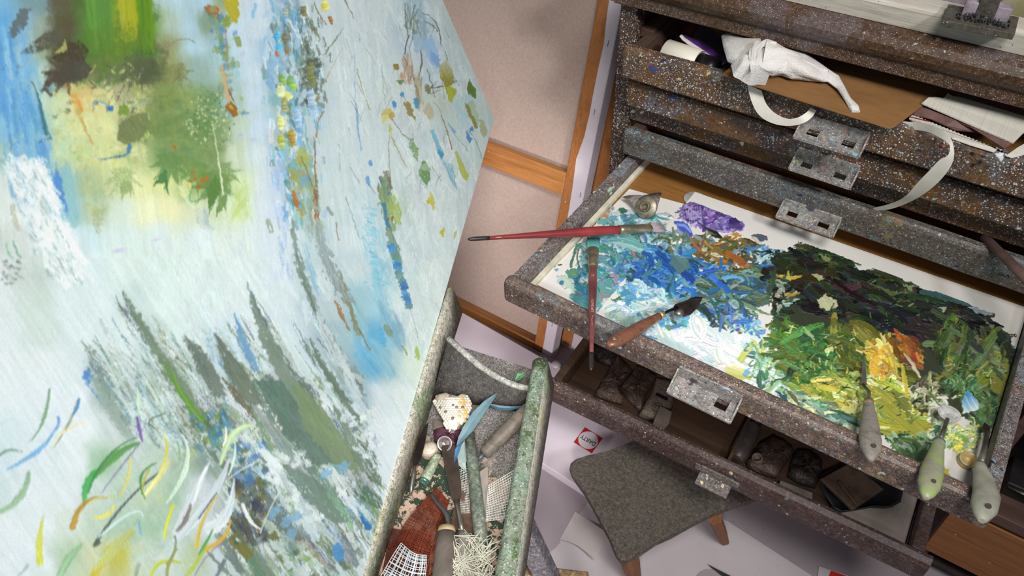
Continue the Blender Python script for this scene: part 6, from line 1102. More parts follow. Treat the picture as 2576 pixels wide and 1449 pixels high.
bl = [Z(*p, z) for p, z in (((1691, 779), .640), ((1698, 766), .641), ((1724, 757), .640), ((1749, 747), .638), ((1768, 748), .637), ((1757, 772), .631), ((1738, 791), .627), ((1720, 797), .627), ((1704, 790), .632))]
b = MB(); b.prism(bl, (0, 0, .0009)); b.build('blade', M_steeld, t)
b = MB(); b.lathe([(.001, 0), (.007, .0002), (.0078, .0012), (.001, .0022)], Z(1708, 786, .6345), (.25, -.3, 1), 18); part(b.build('weld_boss', M_steel, t), 'grey oval boss where the shank joins')
M_gh = wood('weathered_grey_handle', [(104, 98, 90), (136, 130, 120), (120, 112, 104)], 'z', .6, 49)
a, c = Z(2191, 1157, .668), Z(2185, 1012, .640); d = c - a; t = thing('palette_knife', 'palette knife with weathered grey wooden handle and thin pointed blade on yellow paint', 'palette knife', a, GK)
knife_handle(t, [a - d * .02, a + d * .05, a + d * .17, a + d * .34, a + d * .62, a + d * .93, a + d], [.002, .007, .0128, .0142, .0118, .0070, .0066], [.8, .75, .7, .68, .72, .85, .9], M_gh)
b = MB(); b.tube([c - d * .06, c + d * .02], [.0072, .0068], 16); b.build('ferrule', M_collar, t)
e1, e2 = Z(2186, 985, .634), Z(2171, 968, .628); b = MB(); b.tube([c, e1, e2], [.0026, .0026, .0024], 10); b.build('shank', M_steel, t)
b = MB(); b.prism([Z(*p, .6265) for p in ((2166, 966), (2168, 930), (2172, 888), (2178, 930), (2180, 968), (2174, 974))], (0, 0, .0009)); b.build('blade', M_steel, t)
b = MB(); k0 = a + d * .16 + np.array([.001, 0, .0102]); b.lathe([(.0001, 0), (.0028, .0004), (.0030, .0010)], k0, (0, -.2, 1), 14); part(b.build('hanging_hole', M_slotdark, t), 'dark hanging hole')
_m = Mat('green_crusted_handle', .4, 0, .5, 50); _c = _m.ramp(_m.noise(60, 3), [(.35, (142, 138, 124)), (.52, (146, 148, 122)), (.68, (144, 164, 92))]); _c = _m.patch(_c, 45, .64, (116, 138, 76), .7); _m.color(_c); _m.bump(_m.noise(160, 3), .001, .4); M_grh = _m.m
a, c = Z(2330, 1248, .672), Z(2362, 1113, .642); d = c - a; t = thing('palette_knife', 'palette knife with lime-green crusted handle and small oval blade', 'palette knife', a, GK)
knife_handle(t, [a - d * .04, a + d * .04, a + d * .18, a + d * .40, a + d * .66, a + d * .92, a + d], [.003, .0085, .0132, .0138, .0108, .0076, .0070], [.8, .75, .7, .68, .72, .85, .9], M_grh)
b = MB(); b.tube([c - d * .08, c + d * .02], [.0082, .0076], 16); b.build('ferrule', plain('green_grey_collar', (128, 136, 112), .5), t)
e1 = Z(2384, 1054, .636); b = MB(); b.tube([c, e1], [.0030, .0026], 10); b.build('shank', M_steel, t)
cc = Z(2388, 1041, .638); b = MB(); ax = unit((.05, -.35, 1)); h = unit(np.cross(ax, (0, 1, 0))); g = np.cross(ax, h); rr = [cc + h * .0150 * math.cos(k) + g * .0110 * math.sin(k) for k in np.linspace(0, 2 * math.pi, 28)[:-1]]; b.prism(rr, ax * .0011); b.build('blade', plain('grey_caked_blade', (150, 150, 146), .45, .3, .25, 51, .5, 120, .5), t)
b = MB(); b.lathe([(.0001, 0), (.0026, .0004), (.0028, .0010)], a + d * .20 + np.array([.002, 0, .0096]), (.1, -.2, 1), 14); part(b.build('hanging_hole', M_slotdark, t), 'dark hanging hole')
M_ch = plain('grey_green_handle', (142, 142, 128), .5, 0, .16, 52, .4, 30)
a, c = Z(2470, 1306, .680), Z(2466, 1166, .645); d = c - a; t = thing('palette_knife', 'palette knife with plain greyish handle against the right drawer rail', 'palette knife', a, GK)
o_ = np.array([.006, 0, 0])
knife_handle(t, [a - d * .03, a + d * .05, a + d * .2 + o_ * .4, a + d * .45 + o_, a + d * .72 + o_ * .6, a + d * .95, a + d], [.004, .009, .0145, .0155, .0120, .0070, .0056], [.8, .75, .7, .68, .72, .85, .9], M_ch)
e1 = Z(2483, 1086, .636); b = MB(); b.tube([c - d * .03, c * .6 + e1 * .4 + [.001, 0, 0], e1], [.0046, .0040, .0036], 10); b.build('shank', M_steel, t)
b = MB(); b.prism([Z(*p, .6335) for p in ((2467, 1082), (2474, 1066), (2489, 1078), (2487, 1088), (2478, 1090))], (0, 0, .004), .0008); b.build('blade', M_steeld, t)
b = MB(); b.lathe([(.0001, 0), (.0030, .0004), (.0034, .0010)], a + d * .16 + np.array([.003, 0, .0110]), (.1, -.2, 1), 14); part(b.build('hanging_hole', M_slotdark, t), 'dark hanging hole')
# small amber cap
c = Z(2428, 1164, .6155); t = thing('bottle_cap', 'small amber plastic cap standing open side up on the palette paper', 'cap', c)
M_amb = plain('amber_plastic', (178, 156, 96), .35, 0, .08, 53, .5); b = MB(); b.lathe([(.001, .0), (.0102, .0), (.0106, .004), (.0100, .0128), (.0090, .0130), (.0086, .004), (.001, .003)], c, (.05, -.08, 1), 30); b.build('cap_body', M_amb, t)
b = MB(); b.lathe([(.0103, .0086), (.01095, .009), (.0106, .0122), (.0103, .0122)], c, (.05, -.08, 1), 30, False); part(b.build('print_band', plain('pale_band', (196, 188, 160), .5), t), 'pale printed ring')
# squeezed-out tube
t = thing('paint_tube', 'rolled-up crusty metal paint tube with round shoulder on the turquoise palette paper', 'paint tube', Z(1615, 530, PZ1))
M_crust = spatter('crusted_tube_paint', [(112, 100, 98), (136, 126, 120), (96, 80, 84)], [(260, .4, .6, [(200, 205, 205), (90, 60, 70), (110, 140, 140), (160, 150, 140)], 1.2)], [(40, .6, (120, 84, 88), .7), (60, .66, (190, 200, 200), .8)], .4, 54, .6, None, .5)
M_shoul = plain('caked_tube_shoulder', (128, 122, 104), .35, .5, .25, 55, .5, 90, .4)
sc_ = Z(1626, 521, .634); ax = unit(np.array([-.05, -.72, .62])); h = unit(np.cross(ax, (0, 0, 1))); g = np.cross(h, ax)
ring = [sc_ + h * .0205 * math.cos(k) + g * .0205 * math.sin(k) for k in np.linspace(0, 2 * math.pi, 33)[:-1]]
f0_, f1_ = Z(1562, 499, .630), Z(1662, 489, .632)
if (f1_ - f0_) @ h < 0: h_ = -1
else: h_ = 1
crimp = []
for k in np.linspace(0, 2 * math.pi, 33)[:-1]:
    x_ = (math.cos(k) * h_ + 1) / 2; crimp.append(f0_ * (1 - x_) + f1_ * x_ + np.array([0, .004, .0012 * math.sin(k) + .002 * math.sin(x_ * 9)]))
mid_ = [(r_ * .55 + q_ * .45) + np.array([0, 0, .002 * math.sin(i * 1.7)]) for i, (r_, q_) in enumerate(zip(ring, crimp))]
b = MB(); b.loft([ring, mid_, crimp], True, True); b.build('tube_body', M_crust, t)
b = MB(); b.lathe([(.0205, -.001), (.0209, .001), (.0190, .003), (.0120, .0050), (.0092, .0056)], sc_, ax, 32, False); b.build('shoulder', M_shoul, t)
b = MB(); b.lathe([(.0098, .0040), (.0100, .0095), (.0088, .0110), (.0064, .0108), (.0048, .0080), (.0040, .006), (.0001, .006)], sc_, ax, 24, False); b.build('nozzle', plain('nozzle_dried_paint', (96, 88, 72), .5, .2, .25, 56, .4, 160, .5), t)
# ---------------------------------------------------------------- on top of the chest
M_plank = wood('whitewashed_plank', [(150, 142, 130), (180, 174, 162), (164, 156, 144)], 'x', .65, 60, [(130, .14, .4, [(44, 38, 40), (70, 60, 56)], .4)], 1.6)
b = MB(); prf = [(1.092, 1.0008), (1.090, 1.026), (1.094, 1.031), (1.100, 1.032), (1.128, 1.032), (1.130, 1.0008)]
b.loft([[(x, p[0], p[1]) for p in prf] for x in np.linspace(-.46, .25, 8)], True, False); t = b.build('white_plank', M_plank); tag(t, 'whitewashed wooden plank lying along the front top edge of the plan chest', 'plank')
M_blk = spatter('black_caked_plastic', [(58, 54, 48), (74, 70, 60), (50, 46, 44)], [(260, .34, .4, [(150, 146, 136), (30, 28, 28), (110, 100, 90)], .8)], [(22, .62, (40, 42, 48), .8)], .55, 61, .4); M_lil = plain('lilac_paint_crust', (128, 118, 126), .6, 0, .2, 62, .4, 60)
c0, c1 = Z(2366, 62, 1.0345), Z(2548, 97, 1.0345); xd = unit(c1 - c0); W_ = np.linalg.norm(c1 - c0); yd = np.array([-xd[1], xd[0], 0])
def kb(u0, u1, v0, v1, z0, z1, bev=.001): return MB().hexa([c0 + xd * u + yd * v + np.array([0, 0, z - c0[2]]) for z in (z0, z1) for u, v in ((u0, v0), (u1, v0), (u1, v1), (u0, v1))], bev)
t = thing('paint_clamp', 'black paint-caked block with raised grey pads standing on the white plank', 'tool', c0 + xd * W_ / 2)
kb(0, W_, 0, .050, 1.0322, 1.041).build('base_block', M_blk, t)
kb(W_ * .22, W_ * .40, .026, .046, 1.0405, 1.058).build('pad', M_lil, t); kb(W_ * .66, W_ * .86, .026, .046, 1.0405, 1.058).build('pad', M_lil, t)
kb(W_ * .40, W_ * .66, .026, .090, 1.0405, 1.068).build('centre_column', M_blk, t)
b = MB()
for k in range(90): p = c0 + xd * W_ * random.uniform(.16, .9) + yd * random.uniform(.008, .028) + [0, 0, .0068]; b.tube([p, p + np.array([random.uniform(-.001, .001), -.001, random.uniform(.002, .006)])], .0007, 5)
b.build('bristle_patch', plain('dark_bristle', (36, 36, 42), .5), t)
c = Y(2318, 2, 1.15); t = thing('glass_jar', 'clear ribbed glass dish behind the white plank at the top edge', 'jar', (c[0], 1.165, 1.0005))
_m = Mat('ribbed_glass', .12, 0, .6, 63); _m.b.inputs['Transmission Weight'].default_value = .55; _m.color((214, 214, 226)); _m.bump(_m.noise(90, 2), .002, .8); b = MB(); b.lathe([(.002, 0), (.022, .001), (.026, .01), (.027, .032), (.0255, .052), (.0235, .052), (.024, .03), (.022, .008), (.002, .006)], (c[0], 1.165, 1.0005), (0, 0, 1), 36); b.build('dish_wall', _m.m, t)
c = Y(2560, 20, 1.19); b = MB(); b.box(c[0] - .022, c[0] + .16, 1.165, 1.27, 1.0005, 1.075, .003); tag(b.build('olive_box', plain('olive_carton', (132, 128, 92), .7, 0, .14, 64, .3, 30)), 'dull olive box behind the black block at the top right corner', 'box')
b = MB(); b.tube([Y(2440, -2, 1.175) * [1, 1, 0] + [0, 0, 1.0105], Y(2440, -2, 1.175) * [1, 1, 0] + [-.16, .02, 1.0105]], .0095, 16); tag(b.build('lilac_tube', M_lil), 'crusted lilac paint stick lying behind the white plank beside the glass dish', 'paint stick')

# ---------------------------------------------------------------- in the top drawer
zb = .8445
M_tin = Mat('speckled_cream_tin', .45, 0, .4, 65); _c, _ = M_tin.dots(M_tin.ramp(M_tin.noise(10), [(.3, (196, 190, 176)), (.7, (208, 202, 188))]), 160, .13, .4, [(60, 56, 52), (90, 86, 80), (170, 164, 150)], .4); M_tin = M_tin.color(_c).m
a, c = Z(1656, 128, .877), Z(1722, 150, .877); d = unit(c - a); a = np.array([a[0] + .012, a[1] + .012, .869]); t = thing('cream_canister', 'speckled cream cylinder lying at the left end of the top drawer', 'canister', a + d * .03)
b = MB(); b.lathe([(.001, 0), (.0225, 0), (.0235, .001), (.0235, .062), (.022, .063), (.0215, .060), (.001, .060)], a - d * .004, d, 32); b.build('canister_body', M_tin, t)
b = MB(); b.lathe([(.019, .0632), (.019, .085), (.017, .096), (.001, .097)], a - d * .004, d, 24); part(b.build('dark_cap', plain('black_plastic', (26, 24, 26), .35), t), 'black plastic end')
# pale dish with purple rim, standing on edge in the drawer
t = thing('oval_dish', 'white oval dish crusted with purple paint tilted in the top drawer', 'dish', Z(1790, 130, .86))
RIM = [(1714, 88), (1722, 96), (1745, 112), (1770, 129), (1797, 149), (1822, 160)]; PUR = [(1742, 96), (1762, 102), (1787, 121), (1816, 144), (1842, 157), (1850, 166)]; INN = [(1760, 60), (1790, 75), (1815, 100), (1840, 125), (1860, 148), (1862, 160)]
e = [Z(*p, z) for p, z in (((1709, 92), .893), ((1716, 101), .890), ((1738, 118), .886), ((1762, 137), .880), ((1788, 158), .872), ((1812, 170), .866))]
zz0 = [q[2] for q in e]; r_ = [Z(*p, z + .001) for p, z in zip(RIM, zz0)]; i_ = [Z(*p, z - .010) for p, z in zip(PUR, zz0)]; bk = [Z(*p, z - .012) for p, z in zip(INN, zz0)]
b = MB(); b.ribbon(e, r_, .0015); b.build('dish_rim', plain('white_dish', (196, 190, 184), .4), t); b = MB(); b.ribbon(r_, i_, .0015); b.build('purple_crust', plain('purple_paint', (92, 50, 130), .4, 0, .25, 66, .5, 80, .5), t); b = MB(); b.ribbon(i_, bk, .0015); b.build('dish_bowl', plain('dark_bowl', (50, 40, 44), .5), t)
b = MB(); a = Z(1748, 156, .858); b.lathe([(.001, 0), (.0085, 0), (.009, .002), (.009, .026), (.006, .030), (.001, .030)], a, (-.35, .8, .25), 20); tag(b.build('bottle_cap', plain('gloss_black', (20, 20, 24), .2)), 'small glossy black cap between cream cylinder and purple-rimmed dish', 'cap')
M_lace = plain('yellowed_lace', (192, 186, 142), .75); b = MB()
for k in range(70):
    p = Z(random.uniform(1776, 1846), 0, .866); px_ = random.uniform(1776, 1846); p = Z(px_, 160 + (px_ - 1776) * .2 + random.uniform(2, 20), .866 + random.uniform(0, .004)); an = random.random() * 6.28
    b.tube([p, p + np.array([math.cos(an), math.sin(an), .2]) * .003, p + np.array([math.cos(an + .9), math.sin(an + .9), .1]) * .006], .0008, 5)
tag(b.build('lace_scrap', M_lace), 'crumpled yellowish lace scrap in the top drawer left of the paper towel', 'lace')
_m = Mat('brown_cardboard', .8, 0, .2, 67); _m.color(_m.ramp(_m.noise(20, 4, .6, _m.vec((1, 3, 1))), [(.3, (116, 82, 48)), (.7, (132, 96, 58))])); M_card = _m.m
cz = .9005; cq = [Z(1815, 190, cz), Z(1900, 219, cz), Z(2237, 326, cz), Z(2250, 321, cz), Z(2336, 256, cz)]; cq += [cq[4] + [.03, .22, 0], cq[0] + [.02, .24, 0]]
b = MB(); b.prism(cq, (0, 0, .0022), .0006); tag(b.build('cardboard_sheet', M_card), 'brown cardboard sheet sticking out of the top drawer under the paper towel', 'cardboard')
# paper towel: twisted cone with a hanging tail
_m = Mat('paper_towel', .85, 0, .15, 68); _m.color(_m.ramp(_m.noise(26, 4), [(.3, (184, 180, 175)), (.7, (204, 200, 196))])); _d, _ = _m.voro(420); _m.bump(_m.math('ADD', _m.rng(_d, 0, .5, 1, 0), _m.math('MULTIPLY', _m.noise(60, 3), .8)), .0012, .5); M_towel = _m.m
t = thing('paper_towel', 'twisted white paper towel lying on the cardboard sheet in the top drawer', 'paper towel', Z(1960, 180, .9035))
tc = [((1828, 90), 10, .925), ((1850, 112), 22, .924), ((1880, 132), 40, .924), ((1905, 150), 58, .924), ((1940, 150), 62, .924), ((1975, 152), 52, .922), ((2010, 166), 42, .919), ((2045, 180), 30, .915), ((2075, 192), 20, .911), ((2098, 200), 13, .909), ((2118, 222), 8, .910), ((2132, 248), 7, .907), ((2146, 268), 11, .9045), ((2152, 282), 9, .9035)]
rg = []
for k, (p, r_px, z_) in enumerate(tc):
    c = Z(*p, z_); c2 = Z(p[0], p[1] + r_px, z_); r = min(np.linalg.norm(c2 - c) * .62, .030); q = tc[min(k + 1, len(tc) - 1)]; q0 = tc[max(k - 1, 0)]; dr = unit(Z(*q[0], q[2]) - Z(*q0[0], q0[2])); sd = unit(np.cross(dr, (0, 0, 1))); up = np.cross(sd, dr); up = up if up[2] > 0 else -up
    ring = []
    for i in range(36):
        an = 2 * math.pi * i / 36; f = 1 + .16 * math.sin(an * 3 + k * .9) + .10 * math.sin(an * 5 + k * 1.7) + .05 * math.sin(an * 11 + k * 2.1)
        zz_ = math.sin(an) * r * .55 * f; zz_ = max(zz_, .9028 - c[2]) if k > 1 else zz_
        ring.append(c + sd * math.cos(an) * r * f + up * zz_)
    rg.append(ring)
b = MB(); b.loft(rg, True, True); b.build('twisted_sheet', M_towel, t)
def fold(P, Qs, bow, nm='towel_fold'):
    b = MB(); P = [np.array(p) for p in P]; Qs = [np.array(q) for q in Qs]
    def F(u, v):
        k = u * (len(P) - 1); i = min(int(k), len(P) - 2); f = k - i; a = P[i] * (1 - f) + P[i + 1] * f; c = Qs[i] * (1 - f) + Qs[i + 1] * f
        return a * (1 - v) + c * v + np.array([0, -.25, 1]) * bow * math.sin(math.pi * v) + np.array([0, 0, .0012 * math.sin(u * 17 + v * 9)])
    b.grid(F, 22, 12); return b.build(nm, M_towel, t)
fold([Z(1838, 165, .925), Z(1845, 190, .922), Z(1866, 206, .912), Z(1895, 216, .904), Z(1926, 213, .9035)], [Z(1882, 140, .945), Z(1892, 150, .945), Z(1900, 160, .943), Z(1915, 170, .937), Z(1946, 182, .930)], .008)
fold([Z(1882, 140, .945), Z(1888, 118, .950), Z(1903, 103, .952), Z(1930, 99, .950), Z(1955, 108, .947)], [Z(1890, 195, .932), Z(1898, 165, .938), Z(1905, 140, .941), Z(1920, 118, .946), Z(1950, 118, .944)], .004)
fold([Z(1930, 99, .950), Z(1965, 112, .945), Z(2010, 138, .935), Z(2050, 165, .922), Z(2085, 185, .914)], [Z(1918, 160, .930), Z(1950, 178, .921), Z(2000, 190, .913), Z(2040, 196, .909), Z(2075, 200, .907)], .010)
# cream strips curling out of the drawer
M_strp = plain('cream_paper_strip', (206, 200, 190), .6, 0, .04, 69)
def strip(rows, label, extra=None):
    L = [Y(*a, y) for a, c, y in rows]; Rr = [Y(*c, y) for a, c, y in rows]; b = MB()
    def sm(S):
        o_ = []
        for i in range(len(S) - 1):
            p0, p1, p2, p3 = S[max(i - 1, 0)], S[i], S[i + 1], S[min(i + 2, len(S) - 1)]
            for f in np.linspace(0, 1, 7)[:-1]: o_.append(.5 * (2 * p1 + (p2 - p0) * f + (2 * p0 - 5 * p1 + 4 * p2 - p3) * f * f + (3 * p1 - p0 - 3 * p2 + p3) * f ** 3))
        return o_ + [S[-1]]
    b.ribbon(sm(L), sm(Rr), .0007); o = b.build('paper_strip', M_strp); return tag(o, label, 'paper strip', 'cream paper strips hanging from the top drawer')
strip([((1880, 212), (1916, 228), 1.034), ((1884, 232), (1920, 240), 1.031), ((1893, 260), (1925, 256), 1.026), ((1905, 283), (1936, 272), 1.022), ((1925, 301), (1952, 286), 1.018), ((1955, 313), (1972, 296), 1.016), ((1990, 316), (1992, 299), 1.016), ((2022, 309), (2012, 293), 1.018), ((2042, 295), (2030, 281), 1.024), ((2054, 278), (2038, 270), 1.030)], 'narrow cream paper strip looped in a U below the left part of the cardboard sheet')
strip([((2270, 306), (2262, 322), 1.050), ((2300, 308), (2292, 326), 1.046), ((2335, 312), (2326, 330), 1.034), ((2365, 324), (2352, 340), 1.020), ((2388, 343), (2374, 352), 1.008), ((2398, 366), (2389, 366), 1.000), ((2400, 392), (2385, 390), .996), ((2392, 418), (2362, 404), .996), ((2372, 446), (2335, 432), 1.000), ((2343, 474), (2306, 462), 1.008), ((2312, 496), (2282, 490), 1.020), ((2278, 513), (2258, 506), 1.036), ((2240, 526), (2226, 517), 1.050), ((2205, 530), (2196, 524), 1.062)], 'long cream paper strip twisting down from the drawer front right of the cardboard')
# corrugated white packet with a saw-toothed dark band
M_corr = Mat('white_corrugated', .6, 0, .3, 70); _w = M_corr.noise(1.2, 1, .5, M_corr.vec((420, 4, 4))); M_corr.color(M_corr.ramp(_w, [(.3, (182, 177, 166)), (.7, (190, 185, 174))])); M_corr.bump(_w, .0015, .6); M_corr = M_corr.m
M_maroon = plain('maroon_band', (92, 66, 62), .6, 0, .2, 71, .3, 50)
t = thing('corrugated_packet', 'white corrugated packet with saw-toothed maroon band at the right of the top drawer', 'packet', Z(2430, 310, .885))
def sheet(pts, z, th, mat, nm): b = MB(); b.prism([Z(*p, zz_) for p, zz_ in zip(pts, z)], (0, 0, th)); return b.build(nm, mat, t)
top = [(2318, 262), (2335, 248), (2352, 247), (2372, 250), (2384, 237), (2395, 245), (2412, 246), (2600, 302), (2600, 330), (2574, 336), (2548, 362)]; sheet(top, [.905, .908, .908, .908, .910, .909, .908, .908, .903, .901, .899], .002, M_corr, 'top_sheet')
n = 40; e0, e1 = np.array((2316, 264.)), np.array((2546, 362.)); saw = [tuple(e0 + (e1 - e0) * k / n + np.array([-1.5, 3.2]) * (k % 2)) for k in range(n + 1)]
sheet(saw + [(2526, 376), (2470, 336), (2440, 332), (2400, 328), (2380, 318), (2340, 300), (2296, 290)], [.899] * (n + 1) + [.892] * 7, .0015, M_maroon, 'saw_toothed_band')
low_ = [(2294, 290)] + [(2300 + k * 4.6, 291 + k * 1.85 + (k % 2) * 2.6) for k in range(50)] + [(2520, 378), (2470, 366), (2410, 349), (2376, 345), (2330, 330), (2286, 300)]; sheet(low_, [.8905] * len(low_), .0012, M_corr, 'under_sheet')
b = MB(); b.ribbon([Y(2288, 293, 1.05), Y(2340, 305, 1.05)], [Y(2287, 295, 1.05), Y(2338, 307, 1.05)], .0006); b.build('red_edge', plain('crimson_line', (120, 24, 40), .5), t)
for lab, P, zz_ in (('cream sheet edge showing between drawer front and corrugated packet', [(2392, 342), (2410, 347), (2470, 362), (2510, 376), (2500, 384), (2440, 366), (2395, 350)], .8895), ('cream rolled sheet at the far right end of the top drawer', [(2530, 393), (2560, 372), (2600, 350), (2600, 380), (2570, 392), (2545, 398)], .8895)):
    b = MB(); b.prism([Z(*p, zz_) for p in P], (0, 0, .0012)); tag(b.build('cream_sheet', M_strp), lab, 'paper', 'cream sheets in the top drawer')
# ---------------------------------------------------------------- in the fourth drawer
b = MB(); b.prism([Z(*p, .676) for p in ((1640, 345), (1665, 330), (1740, 350), (1850, 385), (1960, 420), (1985, 470), (1850, 425), (1700, 375))], (0, 0, .0015)); tag(b.build('grey_board', plain('dark_grey_board', (92, 86, 84), .7)), 'flat dark grey board lying inside the drawer with the orange stain', 'board')
b = MB(); b.prism([Z(*p, .6785) for p in ((1762, 375), (1800, 380), (1900, 410), (2010, 450), (2120, 495), (2060, 490), (1930, 450), (1830, 405))], (0, 0, .001)); tag(b.build('orange_sheet', plain('orange_stained_sheet', (150, 74, 34), .5, 0, .3, 72, .3, 16)), 'orange-stained paint sheet in the drawer above the open palette drawer', 'paper')
b = MB(); b.prism([Z(*p, .679) for p in ((2180, 505), (2260, 522), (2400, 585), (2470, 610), (2420, 610), (2300, 570), (2200, 535))], (0, 0, .001)); tag(b.build('olive_sheet', plain('olive_paint_sheet', (110, 84, 28), .4, 0, .35, 73, .4, 24)), 'olive-smeared paint sheet in the drawer at the foot of the long strip', 'paper')
b = MB(); a, c = Z(2478, 598, .712), Z(2640, 760, .764); b.tube([a - unit(c - a) * .004, a, a * .5 + c * .5, c], [.004, .0078, .0082, .0082], 14, .75); tag(b.build('wooden_stick', plain('purple_brown_stick', (92, 72, 66), .55, 0, .16, 74, .3, 30)), 'dark reddish-brown stick leaning out of the drawer above the palette', 'stick')
lettering('GUV', Y(2528, 692, 1.0675), (1, 0, .12), (0, 0, 1), .0055, M_black, d4, wid=.017, lift=.0006)

# ---------------------------------------------------------------- in the low drawer
bz = .3068
def pillow(pts, z, h, mat, name, par, wr=.002, seed=0):
    rr = random.Random(seed); P = [Z(*p, z) for p in pts]; c = sum(P) / len(P); b = MB(); rings = []
    Q = []
    for i in range(len(P)):
        for f in (0, .33, .66): Q.append(P[i] * (1 - f) + P[(i + 1) % len(P)] * f)
    for s_, hh in ((1, 0), (.99, .25), (.88, .62), (.68, .9), (.42, 1.), (.15, 1.)):
        rings.append([c + (q - c) * s_ + np.array([0, 0, h * hh + (rr.uniform(-1, 1) * wr if s_ < .95 else 0)]) for q in Q])
    b.loft(rings, True, True); return b.build(name, mat, par)
def foil(nm, cs, sd, r=.38): m = Mat(nm, r, .35, .5, sd); m.color(m.ramp(m.noise(26, 5), [(.3, cs[0]), (.6, cs[1]), (.75, cs[2])])); m.bump(m.math('ADD', m.noise(60, 4, .6, None, 1.5), m.math('MULTIPLY', m.noise(220, 3), .4)), .004, .9); return m.m
M_foil = foil('dusty_foil', [(64, 50, 44), (98, 80, 72), (140, 120, 108)], 80); M_foild = foil('dark_foil', [(40, 34, 32), (62, 54, 48), (96, 84, 76)], 81); M_tubeg = foil('grey_tube', [(104, 92, 82), (128, 114, 102), (142, 128, 116)], 82, .6)
GT = 'old paint tubes in the low drawer'; mk = plain('print_dark', (44, 36, 34), .6)
def emblem(par, c, r):
    b = MB(); pts = [np.array(c) + np.array([math.cos(a), math.sin(a), 0]) * r for a in np.linspace(0, 2 * math.pi, 40)]; b.tube(pts, .0005, 5, cap=False)
    for k in range(9): a = random.random() * 6.3; q = random.random() ** .5 * r * .6; p = np.array(c) + np.array([math.cos(a) * q, math.sin(a) * q, 0]); b.tube([p, p + np.array([random.uniform(-.003, .003), random.uniform(-.003, .003), 0])], .0008, 5)
    b.build('printed_emblem', mk, par)
t = thing('paint_tube', 'dusty tube with round printed emblem at the far left of the low drawer', 'paint tube', Z(1522, 895, bz), GT); pillow([(1492, 868), (1520, 862), (1556, 880), (1552, 912), (1535, 924), (1500, 910), (1486, 890)], bz, .014, M_foild, 'tube_body', t, .0006, 1); emblem(t, Z(1516, 893, bz + .0155), .0125)
t = thing('paint_sachet', 'crumpled brown foil sachet marked in millilitres in the low drawer', 'sachet', Z(1545, 960, bz), GT); pillow([(1554, 894), (1576, 915), (1592, 934), (1574, 959), (1553, 979), (1566, 1014), (1564, 1020), (1530, 1010), (1493, 997), (1501, 983), (1515, 956), (1534, 926)], bz, .012, M_foil, 'foil_body', t, .0042, 2); lettering('00 ml', Z(1562, 957, bz + .0155), (1, .1, 0), (-.1, 1, 0), .0035, mk, t, wid=.012)
t = thing('paint_sachet', 'crumpled brown foil sachet pinched in folds right of the marked one', 'sachet', Z(1605, 980, bz), GT); pillow([(1604, 920), (1628, 930), (1652, 946), (1639, 976), (1625, 1001), (1616, 1028), (1610, 1035), (1582, 1014), (1563, 987), (1561, 976), (1576, 956), (1592, 936)], bz + .001, .013, M_foil, 'foil_body', t, .0044, 3)
b = MB()
for k in range(7): a = Z(1565, 976, bz + .013); c = Z(1585 + k * 5, 1015 + k * 2 - (k - 3) ** 2, bz + .012); b.tube([a, (a + c) / 2 + [0, 0, .003], c], [.0008, .0016, .0006], 6)
b.build('folds', M_foil, t)
t = thing('paint_tube', 'grey tube with black name panel and round emblem under the drawer pull', 'paint tube', Z(1655, 1005, bz), GT); pillow([(1650, 952), (1672, 956), (1693, 962), (1690, 990), (1697, 1009), (1688, 1030), (1647, 1061), (1622, 1055), (1605, 1049), (1617, 1024), (1639, 989)], bz, .015, M_tubeg, 'tube_body', t, .0008, 4); emblem(t, Z(1654, 1025, bz + .016), .0105)
b = MB(); q = Z(1665, 998, bz + .0165); xa_ = unit(Z(1682, 1005, bz) - Z(1650, 990, bz)); ya_ = np.array([-xa_[1], xa_[0], 0]); b.prism([q + xa_ * x * .0125 + ya_ * y * .0036 for x, y in ((-1, -.6), (-.85, -1), (.85, -1), (1, -.6), (1, .6), (.85, 1), (-.85, 1), (-1, .6))], (0, 0, .0006), .0002); b.build('name_panel', M_black, t)
b = MB(); b.prism([Z(*p, .3255) for p in ((1660, 1022), (1690, 1037), (1682, 1067), (1667, 1085), (1640, 1072), (1650, 1047))], (0, 0, .0012)); tag(b.build('card_scrap', plain('torn_card', (106, 94, 84), .8, 0, .1, 83)), 'torn grey card scrap lying over the tube with the black name panel', 'card')
M_bott = plain('smoky_bottle', (70, 64, 60), .4, 0, .18, 84, .5, 50)
a, c = Z(1892, 1078, .324), Z(1858, 1142, .322); d = c - a; t = thing('paint_bottle', 'dark dusty bottle lying beside the partition of the low drawer', 'bottle', Z(1875, 1110, bz), GT); b = MB(); b.tube([a - d * .16, a - d * .08, a, c, c + d * .12, c + d * .2], [.010, .0150, .0165, .0165, .013, .011], 20); b.build('bottle_body', M_bott, t); b = MB(); b.tube([a - d * .34, a - d * .16], [.0108, .0108], 18); b.build('bottle_cap', M_black, t)
t = thing('paint_tube', 'squashed brown tube with a wide open neck in the low drawer', 'paint tube', Z(1940, 1150, bz), GT); pillow([(1905, 1120), (1945, 1100), (1990, 1122), (1998, 1140), (1975, 1170), (1952, 1205), (1925, 1198), (1880, 1180), (1875, 1165), (1895, 1145)], bz, .017, M_foil, 'tube_body', t, .003, 5)
b = MB(); b.lathe([(.0095, 0), (.0098, .010), (.0088, .011), (.0072, .010), (.0068, .002), (.001, .001)], Z(1907, 1158, bz + .016), (-.3, -.2, 1), 24, False); part(b.build('tube_neck', M_tubeg, t), 'open round neck')
t = thing('paint_sachet', 'blackened foil packet with crackled front in the middle of the low drawer', 'sachet', Z(2025, 1180, bz), GT); pillow([(1998, 1140), (2040, 1135), (2068, 1165), (2066, 1195), (2050, 1230), (2010, 1220), (1978, 1200), (1985, 1170)], bz, .018, M_foild, 'foil_body', t, .0048, 6)
